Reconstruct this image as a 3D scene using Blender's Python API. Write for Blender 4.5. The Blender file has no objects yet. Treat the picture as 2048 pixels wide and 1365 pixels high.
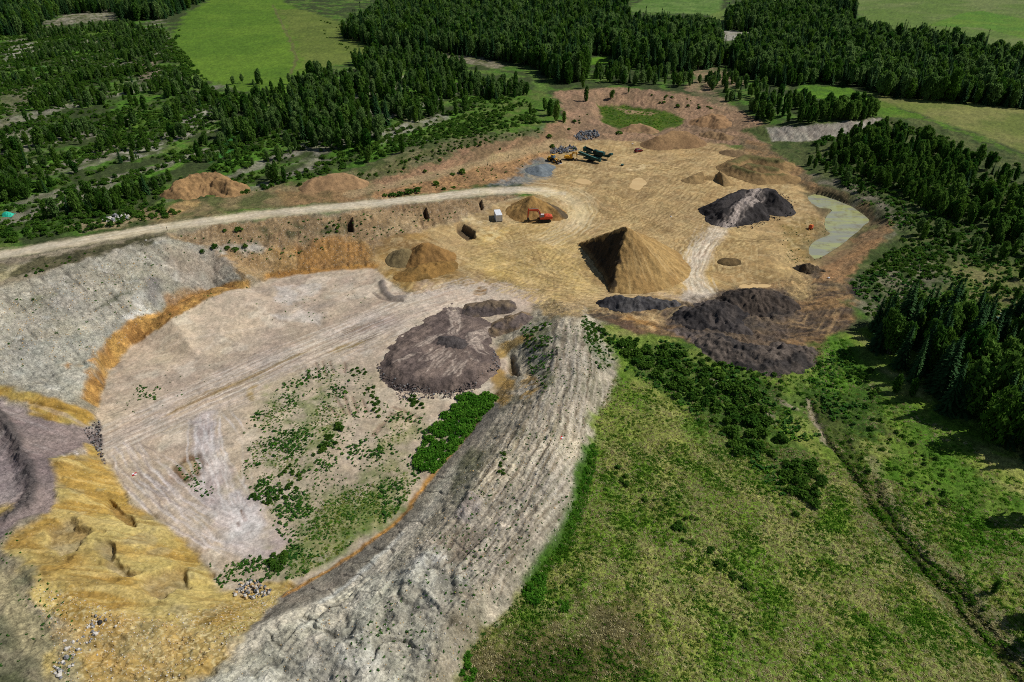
import bpy, bmesh, math, random
import numpy as np
from mathutils import Vector, Matrix, Euler
from mathutils.geometry import delaunay_2d_cdt

# ------------------------------------------------------------------ camera, sky, sun, exposure
SC = bpy.context.scene
COL = SC.collection
CAM_H, PITCH, FPX = 100.0, math.radians(32.0), 1365.33
cam_d = bpy.data.cameras.new('camera')
cam_d.lens, cam_d.sensor_width, cam_d.clip_start, cam_d.clip_end = 24.0, 36.0, 1.0, 12000.0
cam = bpy.data.objects.new('camera', cam_d)
cam.location = (0, 0, CAM_H)
cam.rotation_euler = (math.radians(90) - PITCH, 0, 0)
COL.objects.link(cam)
SC.camera = cam

SUN_EL, SUN_AZ = math.radians(47.0), math.radians(10.0)     # azimuth measured from +X towards +Y
W = bpy.data.worlds.new('World')
SC.world = W
W.use_nodes = True
nt = W.node_tree
bg = nt.nodes['Background']
sky = nt.nodes.new('ShaderNodeTexSky')
sky.sky_type = 'NISHITA'
sky.sun_disc = False
sky.sun_elevation = SUN_EL
sky.sun_rotation = math.pi / 2 - SUN_AZ
sky.air_density, sky.dust_density, sky.ozone_density = 1.0, 0.6, 1.0
nt.links.new(sky.outputs[0], bg.inputs[0])
bg.inputs[1].default_value = 0.05
sun_d = bpy.data.lights.new('sun', 'SUN')
sun_d.energy, sun_d.angle, sun_d.color = 4.05, math.radians(0.53), (1.0, 0.97, 0.92)
sun = bpy.data.objects.new('sun', sun_d)
sdir = Vector((math.cos(SUN_EL) * math.cos(SUN_AZ), math.cos(SUN_EL) * math.sin(SUN_AZ), math.sin(SUN_EL)))
sun.rotation_euler = sdir.to_track_quat('Z', 'Y').to_euler()
sun.location = (200, 100, 300)
COL.objects.link(sun)
SC.view_settings.view_transform = 'Standard'
SC.view_settings.look = 'None'
SC.view_settings.exposure = -0.03
SC.view_settings.gamma = 1.0
SC.view_settings.use_curve_mapping = False
try:
    SC.cycles.use_denoising = False
    SC.cycles.filter_width = 1.0
    SC.cycles.max_bounces = 5
    SC.cycles.diffuse_bounces = 2
    SC.cycles.transmission_bounces = 3
    SC.cycles.transparent_max_bounces = 4
    SC.cycles.caustics_reflective = SC.cycles.caustics_refractive = False
except Exception:
    pass

# ------------------------------------------------------------------ helpers: survey, noise
CP, SP = math.cos(PITCH), math.sin(PITCH)
rng = np.random.default_rng(7)
random.seed(7)


def dirs(px, py):
    u = (np.asarray(px, float) - 1024.0) / FPX
    v = (np.asarray(py, float) - 682.5) / FPX
    return u, CP - v * SP, -SP - v * CP


def at_z(px, py, z):
    """survey pixel -> ground position at a known level"""
    dx, dy, dz = dirs(px, py)
    t = (np.asarray(z, float) - CAM_H) / dz
    return dx * t, dy * t


def lin(c):
    c = np.asarray(c, float) / 255.0
    return np.where(c <= 0.04045, c / 12.92, ((c + 0.055) / 1.055) ** 2.4).astype(np.float32)


def _h(ix, iy, s):
    n = (ix * np.uint32(374761393) + iy * np.uint32(668265263) + np.uint32((s * 974634777) & 0xffffffff)).astype(np.uint32)
    n = (n ^ (n >> np.uint32(13))) * np.uint32(1274126177)
    n = n ^ (n >> np.uint32(16))
    return (n & np.uint32(0xffff)).astype(np.float32) * np.float32(2 / 65535.0) - np.float32(1)


def vnoise(x, y, s=0):
    x = np.asarray(x, np.float32); y = np.asarray(y, np.float32)
    fx = np.floor(x); fy = np.floor(y)
    ix = fx.astype(np.int64).astype(np.uint32); iy = fy.astype(np.int64).astype(np.uint32)
    u = x - fx; v = y - fy
    u = u * u * (3 - 2 * u); v = v * v * (3 - 2 * v)
    o = np.uint32(1)
    a = _h(ix, iy, s); b = _h(ix + o, iy, s); c = _h(ix, iy + o, s); d = _h(ix + o, iy + o, s)
    return (a + (b - a) * u) * (1 - v) + (c + (d - c) * u) * v


def fbm(x, y, scale, octv=3, s=0, gain=0.5):
    r = 0; a = 1.0; t = 0.0
    for k in range(octv):
        q = 2.03 ** k / scale
        ca, sa = math.cos(0.6 * k + s), math.sin(0.6 * k + s)
        r = r + a * vnoise((x * ca - y * sa) * q + 17.3 * k, (x * sa + y * ca) * q - 9.1 * k, s + k)
        t += a; a *= gain
    return r / t * 1.35


def aniso(x, y, ang, long_, short_, s=0, octv=2):
    """streaks that run along the ground direction ang (radians)"""
    ca, sa = math.cos(ang), math.sin(ang)
    p = (x * ca + y * sa) / long_; q = (-x * sa + y * ca) / short_
    r = 0; a = 1.0; t = 0
    for k in range(octv):
        r = r + a * vnoise(p * 2 ** k + 3.7 * k, q * 2 ** k + 5.1 * k, s + k); t += a; a *= .5
    return r / t * 1.3


def sstep(a, b, x):
    t = np.clip((x - a) / (b - a), 0, 1)
    return t * t * (3 - 2 * t)


# ------------------------------------------------------------------ terrain levels (surveyed break lines: pixel x, pixel y, level)
LINES = [
    # haul road, far and near edge
    [(-260, 545, 11), (0, 497, 11), (200, 465, 10.5), (335, 446, 10), (500, 424, 9), (700, 404, 7), (850, 390, 5), (950, 378, 3.5), (1050, 371, 1.8), (1130, 377, .8)],
    [(-260, 578, 11), (0, 526, 11), (200, 488, 10.5), (335, 462, 10), (500, 441, 9), (700, 421, 7), (850, 405, 5), (950, 392, 3.4), (1050, 387, 1.6), (1120, 396, .7)],
    # crest of the gravel wall below the road, then bench over the orange wall
    [(-200, 650, 10.5), (0, 578, 10.5), (140, 528, 10.5), (250, 492, 10), (335, 472, 9.8)],
    [(345, 520, 6.5), (420, 492, 6), (520, 482, 4.6), (620, 475, 3.6), (720, 470, 2.6), (790, 470, 1.4)],
    [(500, 577, -3), (540, 556, -3), (640, 541, -2.6), (755, 533, -2), (775, 548, -1.8)],
    # orange band top and foot
    [(160, 790, -.6), (165, 770, 0), (195, 710, .4), (225, 670, .8), (260, 640, 1.2), (330, 618, 1.3), (400, 582, 1.2), (430, 572, .8), (500, 558, 0)],
    [(195, 885, -5), (195, 815, -5), (200, 790, -5), (215, 740, -5), (270, 690, -4.6), (340, 640, -4), (430, 590, -3.5), (500, 577, -3)],
    # yellow band of the left wall
    [(-200, 760, 5), (0, 768, 3.2), (60, 785, 2.2), (120, 795, 1), (160, 790, -.6)],
    [(-200, 800, 4), (0, 802, 1.6), (60, 832, .2), (150, 856, -2.5), (195, 856, -5)],
    # berm on the mauve ramp
    [(-40, 800, 2.4), (0, 832, 2.4), (35, 880, 2.3), (60, 940, 2.3), (72, 990, 2.6), (0, 1055, 3.8)],
    [(-60, 870, 1.2), (0, 880, 1.2), (20, 930, 1.2), (30, 985, 1.6), (-40, 1030, 2.8)],
    [(60, 880, .8), (90, 920, 1), (100, 990, 1.6), (60, 1030, 3)],
    # yellow sand slope: rim and foot
    [(-60, 1090, 5), (0, 1085, 4.6), (30, 1130, 5), (120, 1145, 4.8), (180, 1240, 5), (300, 1290, 4.6), (400, 1315, 4.2)],
    [(170, 888, -3), (130, 920, .2), (135, 990, 1.2), (200, 1100, 2.2), (330, 1165, -.6), (420, 1235, .2), (500, 1262, 2.4)],
    [(195, 885, -5), (235, 960, -5), (300, 1030, -5), (370, 1080, -5), (410, 1130, -5), (440, 1180, -5), (480, 1195, -5), (560, 1190, -5)],
    # spoil ridge: foot, cut crest, crown, right shoulder, right foot
    [(560, 1190, -5), (640, 1152, -5), (720, 1100, -5), (800, 1035, -5), (860, 965, -4.6), (930, 875, -4.2), (985, 795, -4), (1015, 760, -3.6), (1035, 728, -3.4), (1000, 690, -3), (1020, 655, -1.8), (1075, 625, -.6)],
    [(330, 1440, 4.5), (420, 1345, 3.6), (500, 1262, 2.4), (620, 1205, 0.3), (683, 1189, -.8), (783, 1110, -1.6), (871, 1008, -1.6), (933, 922, -1.4), (1000, 830, -.8), (1050, 775, 0), (1085, 725, .8), (1065, 680, .8), (1090, 640, .4)],
    [(640, 1420, 4.5), (700, 1290, 4), (790, 1190, 3.6), (870, 1080, 3.2), (940, 990, 3.5), (1010, 900, 3.8), (1080, 800, 4), (1120, 700, 4), (1130, 645, 3.2), (1130, 612, 1.6)],
    [(850, 1420, 4), (900, 1260, 3.8), (990, 1150, 3.8), (1060, 1060, 3.8), (1100, 960, 3.8), (1120, 850, 4), (1155, 750, 4), (1162, 670, 3.4), (1165, 635, 2)],
    [(910, 1420, 0), (917, 1365, 0), (945, 1290, 0), (1010, 1220, 0), (1060, 1160, 0), (1130, 1080, -.3), (1160, 980, -.5), (1186, 900, -1), (1192, 830, -1), (1228, 750, -1), (1222, 705, -.5), (1190, 650, .3), (1168, 612, .1)],
    # bank between the dump and the meadow
    [(1250, 662, 0), (1350, 680, -.2), (1450, 715, -.4), (1540, 742, -.5), (1620, 720, -.4), (1690, 668, 0)],
    [(1290, 700, -1.2), (1450, 790, -2.2), (1560, 840, -2.8), (1650, 800, -2.8), (1720, 720, -2.2)],
    # floor
    [(930, 520, -1), (1000, 560, -.5), (1100, 592, 0), (1200, 600, 0), (1300, 590, 0), (1400, 580, 0), (1550, 560, 0), (1600, 500, -.4)],
    [(1050, 440, 0), (1150, 420, .2), (1250, 440, 0), (1400, 450, 0), (1560, 470, -.1)],
    [(1100, 345, .5), (1250, 340, .3), (1400, 330, .3), (1500, 345, .3), (1600, 385, 0)],
    [(1180, 280, 1.2), (1300, 285, .8), (1420, 290, .8)],
    # low-lying pit pieces
    [(780, 700, -3), (700, 800, -4), (600, 900, -4.6), (480, 1000, -5)],
    [(830, 590, -1.6), (900, 572, -1), (960, 590, -1.2)],
    [(910, 455, .4), (950, 440, .2), (1000, 418, 1.2), (1060, 402, 1.2)],
    # right bank round the pond
    [(1690, 585, 1.), (1700, 560, 1.), (1735, 510, .9), (1788, 452, 1.2), (1728, 402, 1.2), (1640, 370, 1.4), (1600, 336, 2.0), (1540, 290, 2.8), (1480, 262, 3)],
    [(1600, 532, -.6), (1655, 520, -1.6), (1700, 485, -1.7), (1742, 447, -1.7), (1700, 412, -1.6), (1620, 386, -1.2), (1560, 350, .5), (1470, 290, 1)],
    # grey cut wall
    [(1545, 283, 1.4), (1600, 283, 2), (1660, 276, 3), (1745, 262, 5)],
    [(1530, 255, 5), (1600, 252, 7), (1700, 243, 8), (1765, 235, 8)],
    # green hollow behind the floor
    [(1198, 212, 1.6), (1196, 240, 1.2), (1230, 258, 1), (1290, 266, 1), (1360, 248, 1.5), (1340, 228, 1.6), (1260, 214, 1.6)],
    [(1190, 196, 5.4), (1180, 235, 3.6), (1150, 262, 2.4)],
    [(1120, 185, 7.5), (1200, 178, 7.5), (1300, 186, 7), (1400, 205, 5), (1450, 245, 3.6)],
    # upper track and red bank
    [(780, 374, 6.2), (870, 352, 5.8), (960, 328, 5.2), (1050, 303, 4.4), (1110, 290, 3), (1160, 287, 1.6)],
    [(930, 368, 3.8), (1000, 345, 2.6), (1060, 322, 1.6), (1110, 305, 1.4)],
    [(690, 345, 9.4), (800, 312, 10.4), (900, 282, 10.4), (1000, 268, 9.4), (1080, 262, 8), (1120, 240, 7)],
    [(640, 395, 8.2), (700, 385, 7.8), (780, 378, 6.6)],
]
POINTS = [(-100, 700, 9), (60, 680, 5.4), (150, 640, 4.6), (250, 590, 4.6), (300, 550, 6), (300, 900, -5), (400, 720, -4.4), (600, 620, -3), (350, 1000, -5), (620, 1080, -5), (750, 950, -4.8), (850, 820, -4),
          (0, 1240, 6), (0, 1365, 7), (130, 1340, 6), (100, 1480, 7), (400, 1480, 5), (270, 1110, 0),
          (1000, 1420, 0), (1300, 1365, -1), (1600, 1365, -2.4), (1300, 1000, -1.5), (1310, 850, -1.5), (1500, 1000, -2.6), (1560, 1180, -3), (1400, 780, -1.8), (1240, 800, -1.2),
          (1650, 900, -3.4), (1760, 1040, -3.8), (1900, 1200, -4.3), (2080, 1400, -5), (2100, 1100, -3), (2100, 900, -2), (1850, 900, -2.4), (1800, 760, -1.6), (1950, 640, -.4), (2100, 560, 0), (1760, 640, -.4), (1850, 540, 1), (1800, 480, 1.6), (1760, 410, 2.2), (1700, 360, 3.2),
          (2100, 450, 3), (1900, 400, 4), (2100, 330, 4), (1800, 330, 5), (1700, 275, 6), (1850, 250, 6), (2100, 250, 5),
          (1600, 170, 8), (1500, 190, 8), (1420, 160, 8),
          (0, 430, 12), (250, 430, 11), (480, 395, 10), (590, 365, 10), (200, 320, 12), (500, 260, 12), (800, 210, 12), (0, 200, 13), (350, 150, 13), (600, 100, 13), (-100, 60, 14), (300, 30, 15), (720, 80, 13),
          (1000, 120, 10), (1300, 120, 8), (1750, 110, 7), (2150, 150, 6), (2150, 50, 6), (1000, 20, 12), (1500, 15, 8), (2150, 0, 8), (-150, 0, 16), (400, 0, 15)]
FAR = [(-4000, 4000, 30), (0, 4200, 20), (4000, 4000, 15), (-4000, -300, 12), (4000, -300, -5), (0, -300, 3), (-300, 10, 8), (300, 10, -6), (0, 30, 2), (60, 40, -3), (-60, 40, 6)]

vx, vz, ed = [], [], []
for ln in LINES:
    i0 = len(vx)
    for (a, b, z) in ln:
        x, y = at_z(a, b, z); vx.append((float(x), float(y))); vz.append(z)
    ed += [(i0 + k, i0 + k + 1) for k in range(len(ln) - 1)]
for (a, b, z) in POINTS:
    x, y = at_z(a, b, z); vx.append((float(x), float(y))); vz.append(z)
for (x, y, z) in FAR:
    vx.append((x, y)); vz.append(z)
ov, oe, of, ovi, oei, ofi = delaunay_2d_cdt([Vector(p) for p in vx], ed, [], 0, 0.05)
OV = np.array([(p.x, p.y) for p in ov]); VX = np.array(vx); VZ = np.array(vz)
OZ = np.zeros(len(OV))
for i, src in enumerate(ovi):
    if src:
        OZ[i] = np.mean([vz[k] for k in src])
    else:
        d = ((VX - OV[i]) ** 2).sum(1); k = np.argsort(d)[:4]; w = 1 / (d[k] + .01)
        OZ[i] = (VZ[k] * w).sum() / w.sum()

# grid of the ground sheet: fine where the quarry is, coarse towards the horizon
NX, NY = 980, 860
vv = np.linspace(0.56, -0.515, NY)
yy = CAM_H * (CP - vv * SP) / (SP + vv * CP)
yrow = np.concatenate([[-250., -100., 0., 25., 40.], yy[yy > 45], [1500., 1900., 2500., 3200., 4100.]])
ucol = np.concatenate([[-9., -4., -2.2, -1.5, -1.25], np.linspace(-1.12, 1.12, NX), [1.25, 1.5, 2.2, 4., 9.]])


def halfw(y):
    return 0.75 * (np.maximum(y, 0) * CP + CAM_H * SP)


XG = (halfw(yrow)[:, None] * ucol[None, :]).astype(np.float64)
YG = np.repeat(yrow[:, None], len(ucol), 1)
NR, NC = XG.shape
ZG = np.full((NR, NC), np.nan)
for f in of:
    (x0, y0), (x1, y1), (x2, y2) = OV[f[0]], OV[f[1]], OV[f[2]]
    r0 = np.searchsorted(yrow, min(y0, y1, y2) - .01); r1 = np.searchsorted(yrow, max(y0, y1, y2) + .01)
    if r1 <= r0: continue
    hw = halfw(yrow[r0:r1])
    lo = min(min(x0, x1, x2) / hw.min(), min(x0, x1, x2) / hw.max()); hi = max(max(x0, x1, x2) / hw.min(), max(x0, x1, x2) / hw.max())
    c0 = max(np.searchsorted(ucol, lo) - 1, 0); c1 = min(np.searchsorted(ucol, hi) + 1, NC)
    xs = XG[r0:r1, c0:c1]; ys = YG[r0:r1, c0:c1]
    den = (y1 - y2) * (x0 - x2) + (x2 - x1) * (y0 - y2)
    if abs(den) < 1e-9: continue
    l0 = ((y1 - y2) * (xs - x2) + (x2 - x1) * (ys - y2)) / den
    l1 = ((y2 - y0) * (xs - x2) + (x0 - x2) * (ys - y2)) / den
    l2 = 1 - l0 - l1
    m = (l0 >= -1e-6) & (l1 >= -1e-6) & (l2 >= -1e-6)
    ZG[r0:r1, c0:c1][m] = (l0 * OZ[f[0]] + l1 * OZ[f[1]] + l2 * OZ[f[2]])[m]
ZG[np.isnan(ZG)] = 5.0


def blur(a, n):
    for _ in range(n):
        b = np.pad(a, 1, mode='edge')
        a = (b[:-2, 1:-1] + b[2:, 1:-1] + b[1:-1, :-2] + b[1:-1, 2:] + 2 * a) / 6
    return a


ZG = blur(ZG, 4)


def hz(x, y, Z=None):
    Z = ZG if Z is None else Z
    x = np.asarray(x, float); y = np.asarray(y, float)
    r = np.clip(np.interp(y, yrow, np.arange(NR)), 0, NR - 1.001); c = np.clip(np.interp(x / halfw(y), ucol, np.arange(NC)), 0, NC - 1.001)
    i = r.astype(int); j = c.astype(int); fr = r - i; fc = c - j
    return (Z[i, j] * (1 - fc) + Z[i, j + 1] * fc) * (1 - fr) + (Z[i + 1, j] * (1 - fc) + Z[i + 1, j + 1] * fc) * fr


def hit(px, py):
    """survey pixel -> point of the ground"""
    px = np.atleast_1d(np.asarray(px, float)); py = np.atleast_1d(np.asarray(py, float))
    dx, dy, dz = dirs(px, py)
    dz = np.minimum(dz, -0.01)
    ta = (30 - CAM_H) / dz; tb = (-12 - CAM_H) / dz
    s = np.linspace(0, 1, 260)[:, None]
    t = ta + (tb - ta) * s
    below = (CAM_H + dz * t) < hz(dx * t, dy * t)
    k = np.argmax(below, 0); k = np.maximum(k, 1)
    n = np.arange(len(px)); lo = t[k - 1, n]; hi = t[k, n]
    for _ in range(14):
        mid = (lo + hi) / 2; b = (CAM_H + dz * mid) < hz(dx * mid, dy * mid)
        hi = np.where(b, mid, hi); lo = np.where(b, lo, mid)
    return dx * hi, dy * hi


def pts(l):
    a = np.array(l, float)
    x, y = hit(a[:, 0], a[:, 1])
    return np.stack([x, y], 1)


def hit1(px, py):
    x, y = hit(px, py)
    return float(x[0]), float(y[0])


def seg_dist(x, y, P, closed=False):
    d = np.full(x.shape, 1e9, np.float32); tt = np.zeros(x.shape, np.float32); L = 0.
    n = len(P)
    for k in range(n if closed else n - 1):
        ax, ay = P[k]; bx, by = P[(k + 1) % n]
        ex, ey = bx - ax, by - ay; l2 = ex * ex + ey * ey + 1e-9
        t = np.clip(((x - ax) * ex + (y - ay) * ey) / l2, 0, 1)
        q = (x - ax - t * ex) ** 2 + (y - ay - t * ey) ** 2
        b = q < d
        d[b] = q[b]; l = math.sqrt(l2); tt[b] = (L + t * l)[b]; L += l
    return np.sqrt(d), tt


def inside(x, y, P):
    c = np.zeros(x.shape, bool); n = len(P)
    for k in range(n):
        ax, ay = P[k]; bx, by = P[(k + 1) % n]
        if ay == by: continue
        c ^= ((ay > y) != (by > y)) & (x < (bx - ax) * (y - ay) / (by - ay) + ax)
    return c


# flat arrays over the sheet
X = XG.ravel().astype(np.float32); Y = YG.ravel().astype(np.float32)
N = len(X)
wx1 = fbm(X, Y, 9, 3, 11); wy1 = fbm(X, Y, 9, 3, 23)
wx2 = fbm(X, Y, 2.2, 2, 31); wy2 = fbm(X, Y, 2.2, 2, 43)


def pmask(poly, soft=1.0, warp=1.0):
    P = pts(poly); mg = soft + 3 * warp + 1
    ix = np.nonzero((X > P[:, 0].min() - mg) & (X < P[:, 0].max() + mg) & (Y > P[:, 1].min() - mg) & (Y < P[:, 1].max() + mg))[0]
    x = X[ix] + warp * (1.6 * wx1[ix] + .8 * wx2[ix]); y = Y[ix] + warp * (1.6 * wy1[ix] + .8 * wy2[ix])
    d, _ = seg_dist(x, y, P, True)
    sd = np.where(inside(x, y, P), d, -d)
    m = sstep(-soft, soft, sd)
    k = m > 0.002
    return ix[k], m[k]


def smask(line, width, soft=.5, warp=.3, taper=False):
    P = pts(line); mg = width + soft + 3 * warp
    ix = np.nonzero((X > P[:, 0].min() - mg) & (X < P[:, 0].max() + mg) & (Y > P[:, 1].min() - mg) & (Y < P[:, 1].max() + mg))[0]
    x = X[ix] + warp * (1.6 * wx1[ix] + .8 * wx2[ix]); y = Y[ix] + warp * (1.6 * wy1[ix] + .8 * wy2[ix])
    d, t = seg_dist(x, y, P)
    w = width / 2
    if taper:
        T = t / max(t.max(), 1e-3); w = w * np.clip(np.minimum(T, 1 - T) * 5, .15, 1)
    m = 1 - sstep(-soft, soft, d - w)
    k = m > 0.002
    return ix[k], m[k], d[k], t[k]
# ------------------------------------------------------------------ ground zones: colour, relief, class
C = np.tile(lin((60, 70, 36)), (N, 1)).astype(np.float32)
CLS = np.zeros(N, np.int8)
AB = np.full(N, .45, np.float32)      # hummocks, about 4 m across
AS = np.full(N, .08, np.float32)      # clods, about 1 m across
RZ = np.zeros(N, np.float32)          # carved or added level
CLASSES = ['terrain', 'haul_road', 'quarry_floor', 'pit_floor', 'pit_wall', 'sand_slope', 'spoil_ridge', 'meadow', 'hayfield', 'dump_ground']


def mixc(ix, m, rgb, rgb2=None, scale=6, s=1, bias=0., ang=None):
    col = lin(rgb)[None, :]
    if rgb2 is not None:
        n = fbm(X[ix], Y[ix], scale, 3, s) if ang is None else aniso(X[ix], Y[ix], ang, scale * 5, scale * .6, s, 3)
        w = sstep(-.45, .45, n + bias)[:, None]
        col = col * (1 - w) + lin(rgb2)[None, :] * w
    C[ix] = C[ix] * (1 - m[:, None]) + col * m[:, None]


def Zn(poly, rgb, rgb2=None, soft=1., warp=1., amt=1., scale=6, s=1, bias=0., cls=None, big=None, small=None, ang=None, carve=0.):
    ix, m = pmask(poly, soft, warp)
    if rgb is not None:
        mixc(ix, m * amt, rgb, rgb2, scale, s, bias, ang)
    if cls is not None:
        CLS[ix[m > .5]] = CLASSES.index(cls)
    if big is not None: AB[ix] += (big - AB[ix]) * m
    if small is not None: AS[ix] += (small - AS[ix]) * m
    if carve: RZ[ix] += carve * m
    return ix, m


def St(line, width, rgb, amt=1., soft=.5, warp=.3, streak=0., taper=False, cls=None, big=None, small=None, carve=0., rgb2=None):
    ix, m, d, t = smask(line, width, soft, warp, taper)
    if streak:
        n = vnoise(t / 14., d / .42, 5) * .6 + vnoise(t / 5., d / .9, 9) * .5
        m2 = m * np.clip(1 + streak * (n - .25) * 1.6, 0, 1)
    else:
        m2 = m
    if rgb is not None:
        mixc(ix, np.clip(m2 * amt, 0, 1), rgb, rgb2, 3, 3)
    if cls is not None: CLS[ix[m > .5]] = CLASSES.index(cls)
    if big is not None: AB[ix] += (big - AB[ix]) * m
    if small is not None: AS[ix] += (small - AS[ix]) * m
    if carve: RZ[ix] += carve * m
    return ix, m


def tracks(line, n, spread, rgb, amt=.4, width=.5, seed=0, carve=-.03, jit=1.5):
    """a fan of wheel marks running along a line"""
    P = pts(line); r = np.random.default_rng(seed)
    # resample
    d = np.r_[0, np.cumsum(np.hypot(*np.diff(P, axis=0).T))]
    q = np.linspace(0, d[-1], max(4, int(d[-1] / 6)))
    px_ = np.interp(q, d, P[:, 0]); py_ = np.interp(q, d, P[:, 1])
    tx = np.gradient(px_); ty = np.gradient(py_); l = np.hypot(tx, ty) + 1e-6
    for k in range(n):
        o = r.normal(0, spread * .5) + np.interp(np.linspace(0, 1, len(q)), np.linspace(0, 1, 4), r.normal(0, jit, 4))
        a, b = sorted(r.uniform(0, 1, 2)); b = min(1, b + .35); a = max(0, a - .25)
        i0, i1 = int(a * (len(q) - 1)), int(b * (len(q) - 1))
        if i1 - i0 < 2: continue
        for side in (0, 1.9):
            oo = o + side
            Q = np.stack([px_ - ty / l * oo, py_ + tx / l * oo], 1)[i0:i1 + 1]
            mg = width + 1
            ix = np.nonzero((X > Q[:, 0].min() - mg) & (X < Q[:, 0].max() + mg) & (Y > Q[:, 1].min() - mg) & (Y < Q[:, 1].max() + mg))[0]
            dd, tt = seg_dist(X[ix] + .25 * wx2[ix], Y[ix] + .25 * wy2[ix], Q)
            m = (1 - sstep(width * .3, width * .9, dd)) * np.clip(.6 + .8 * vnoise(tt / 6, dd * 0 + k, k), 0, 1) * amt
            kk = m > .01
            mixc(ix[kk], m[kk], rgb)
            RZ[ix[kk]] += carve * m[kk] / max(amt, .1)


# --- wild land behind and beside the quarry
n1 = fbm(X, Y, 34, 3, 3); n2 = fbm(X, Y, 9, 3, 5); n3 = fbm(X, Y, 2.6, 2, 8)
allm = np.arange(N)
mixc(allm, sstep(-.2, .4, n2 + .5 * n1) * .85, (72, 108, 32), (94, 112, 48), 5, 21)
LEFT = [(-200, 30), (330, 30), (350, 140), (480, 170), (620, 160), (760, 130), (930, 190), (1080, 230), (1090, 262), (880, 285), (690, 345), (600, 362), (480, 390), (330, 440), (0, 497), (-200, 540)]
ix, m = pmask(LEFT, 3, 2)
st = aniso(X[ix], Y[ix], math.radians(62), 60, 9, 77, 3)
bare = sstep(.2, .5, st + .35 * n2[ix]) * m
mixc(ix, bare * .85, (138, 130, 112), (112, 108, 86), 3, 14)
mixc(ix, sstep(.15, .5, aniso(X[ix], Y[ix], math.radians(62), 40, 10, 91, 2)) * m * .7 * (1 - bare), (78, 120, 28))
AB[ix] += (.9 - AB[ix]) * m
for g, c1, c2 in (([(0, 175), (60, 165), (110, 175), (90, 205), (40, 225), (0, 260)], (112, 105, 82), (92, 94, 60)),
                  ([(10, 95), (65, 85), (75, 115), (30, 125), (8, 140)], (168, 160, 140), (110, 112, 84)),
                  ([(275, 125), (320, 118), (322, 150), (290, 165), (270, 150)], (140, 122, 104), (112, 102, 80)),
                  ([(300, 85), (345, 75), (330, 95), (300, 100)], (150, 142, 124), (110, 104, 84)),
                  ([(240, 290), (330, 270), (400, 215), (440, 205), (380, 270), (320, 310), (245, 325)], (150, 142, 126), (84, 88, 58)),
                  ([(150, 260), (215, 250), (200, 270), (150, 285)], (140, 130, 116), (112, 108, 86)),
                  ([(760, 270), (810, 240), (850, 235), (900, 230), (880, 245), (820, 262), (770, 290)], (150, 142, 124), (104, 104, 70)),
                  ([(885, 108), (960, 112), (1010, 130), (1000, 140), (920, 125)], (138, 126, 104), (96, 96, 60)),
                  ([(1435, 65), (1460, 62), (1520, 68), (1510, 78), (1445, 82)], (170, 160, 146), (138, 130, 112)),
                  ([(130, 30), (180, 15), (235, 8), (230, 40), (140, 48), (90, 56)], (146, 136, 116), (84, 86, 52)),
                  ([(900, 165), (980, 170), (975, 180), (905, 178)], (128, 122, 98), None)):
    Zn(g, c1, c2, 1.5, 2.0, .85, 3, 4)
# grassy clearings
for g, c1, c2 in (([(900, 250), (960, 200), (1060, 178), (1095, 185), (1110, 230), (1080, 262), (1000, 266), (900, 280), (850, 270)], (74, 104, 30), (92, 104, 48)),
                  ([(440, 300), (475, 235), (485, 250), (460, 310), (420, 325)], (46, 100, 44), (60, 110, 40)),
                  ([(240, 255), (330, 210), (350, 180), (340, 215), (260, 265)], (84, 108, 34), (72, 96, 30)),
                  ([(880, 118), (930, 140), (930, 165), (905, 165), (895, 140)], (82, 118, 32), (72, 104, 30)),
                  ([(1175, 118), (1215, 112), (1215, 128), (1180, 130)], (92, 130, 28), None),
                  ([(1295, 108), (1330, 118), (1320, 125), (1290, 118)], (84, 124, 28), None),
                  ([(1050, 125), (1065, 140), (1080, 165), (1100, 185), (1070, 180)], (92, 116, 48), None),
                  ([(165, 68), (215, 48), (255, 45), (230, 65), (175, 74)], (84, 108, 36), None),
                  ([(50, 132), (92, 130), (92, 142), (60, 146)], (74, 110, 48), None),
                  ([(1600, 168), (1700, 176), (1750, 200), (1770, 225), (1660, 200), (1590, 195)], (86, 122, 26), (70, 104, 26))):
    Zn(g, c1, c2, 2, 1.6, .95, 5, 6, small=.12)
# hay fields
Zn([(345, 70), (370, 30), (425, 0), (440, -20), (525, -20), (590, 15), (680, 45), (730, 75), (748, 105), (700, 125), (640, 138), (600, 150), (600, 185), (560, 195), (480, 182), (430, 165), (390, 158), (362, 135)], (94, 120, 36), (84, 112, 32), 3, 2, 1, 30, 12, cls='hayfield', big=.25, small=.1)
Zn([(555, 20), (600, 18), (680, 45), (730, 75), (748, 105), (700, 125), (640, 138), (605, 140), (590, 90)], (106, 112, 52), (96, 104, 46), 4, 3, .8, 20, 13)
St([(545, 10), (565, 50), (585, 90), (592, 120), (580, 150)], 2.2, (104, 92, 62), .7, .8, 1)
Zn([(1680, -30), (1692, 8), (1770, 70), (1860, 84), (1960, 98), (2060, 122), (2300, 150), (2300, -40)], (92, 112, 46), (108, 118, 64), 3, 1, 1, 40, 9, cls='hayfield', big=.3, small=.1)
Zn([(1850, 52), (1920, 28), (1960, 22), (2060, 40), (2060, 80), (1960, 56)], (80, 118, 30), (96, 122, 36), 2, 1, .9, 30, 10)
Zn([(1240, 25), (1290, 0), (1300, -20), (1450, -20), (1440, 22), (1420, 30), (1300, 25)], (100, 122, 58), (84, 112, 44), 3, 1, 1, 20, 11, cls='hayfield', small=.1)
Zn([(1420, 30), (1445, 22), (1450, 50), (1430, 55)], (102, 118, 54), None, 2, 1, .9)
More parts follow.
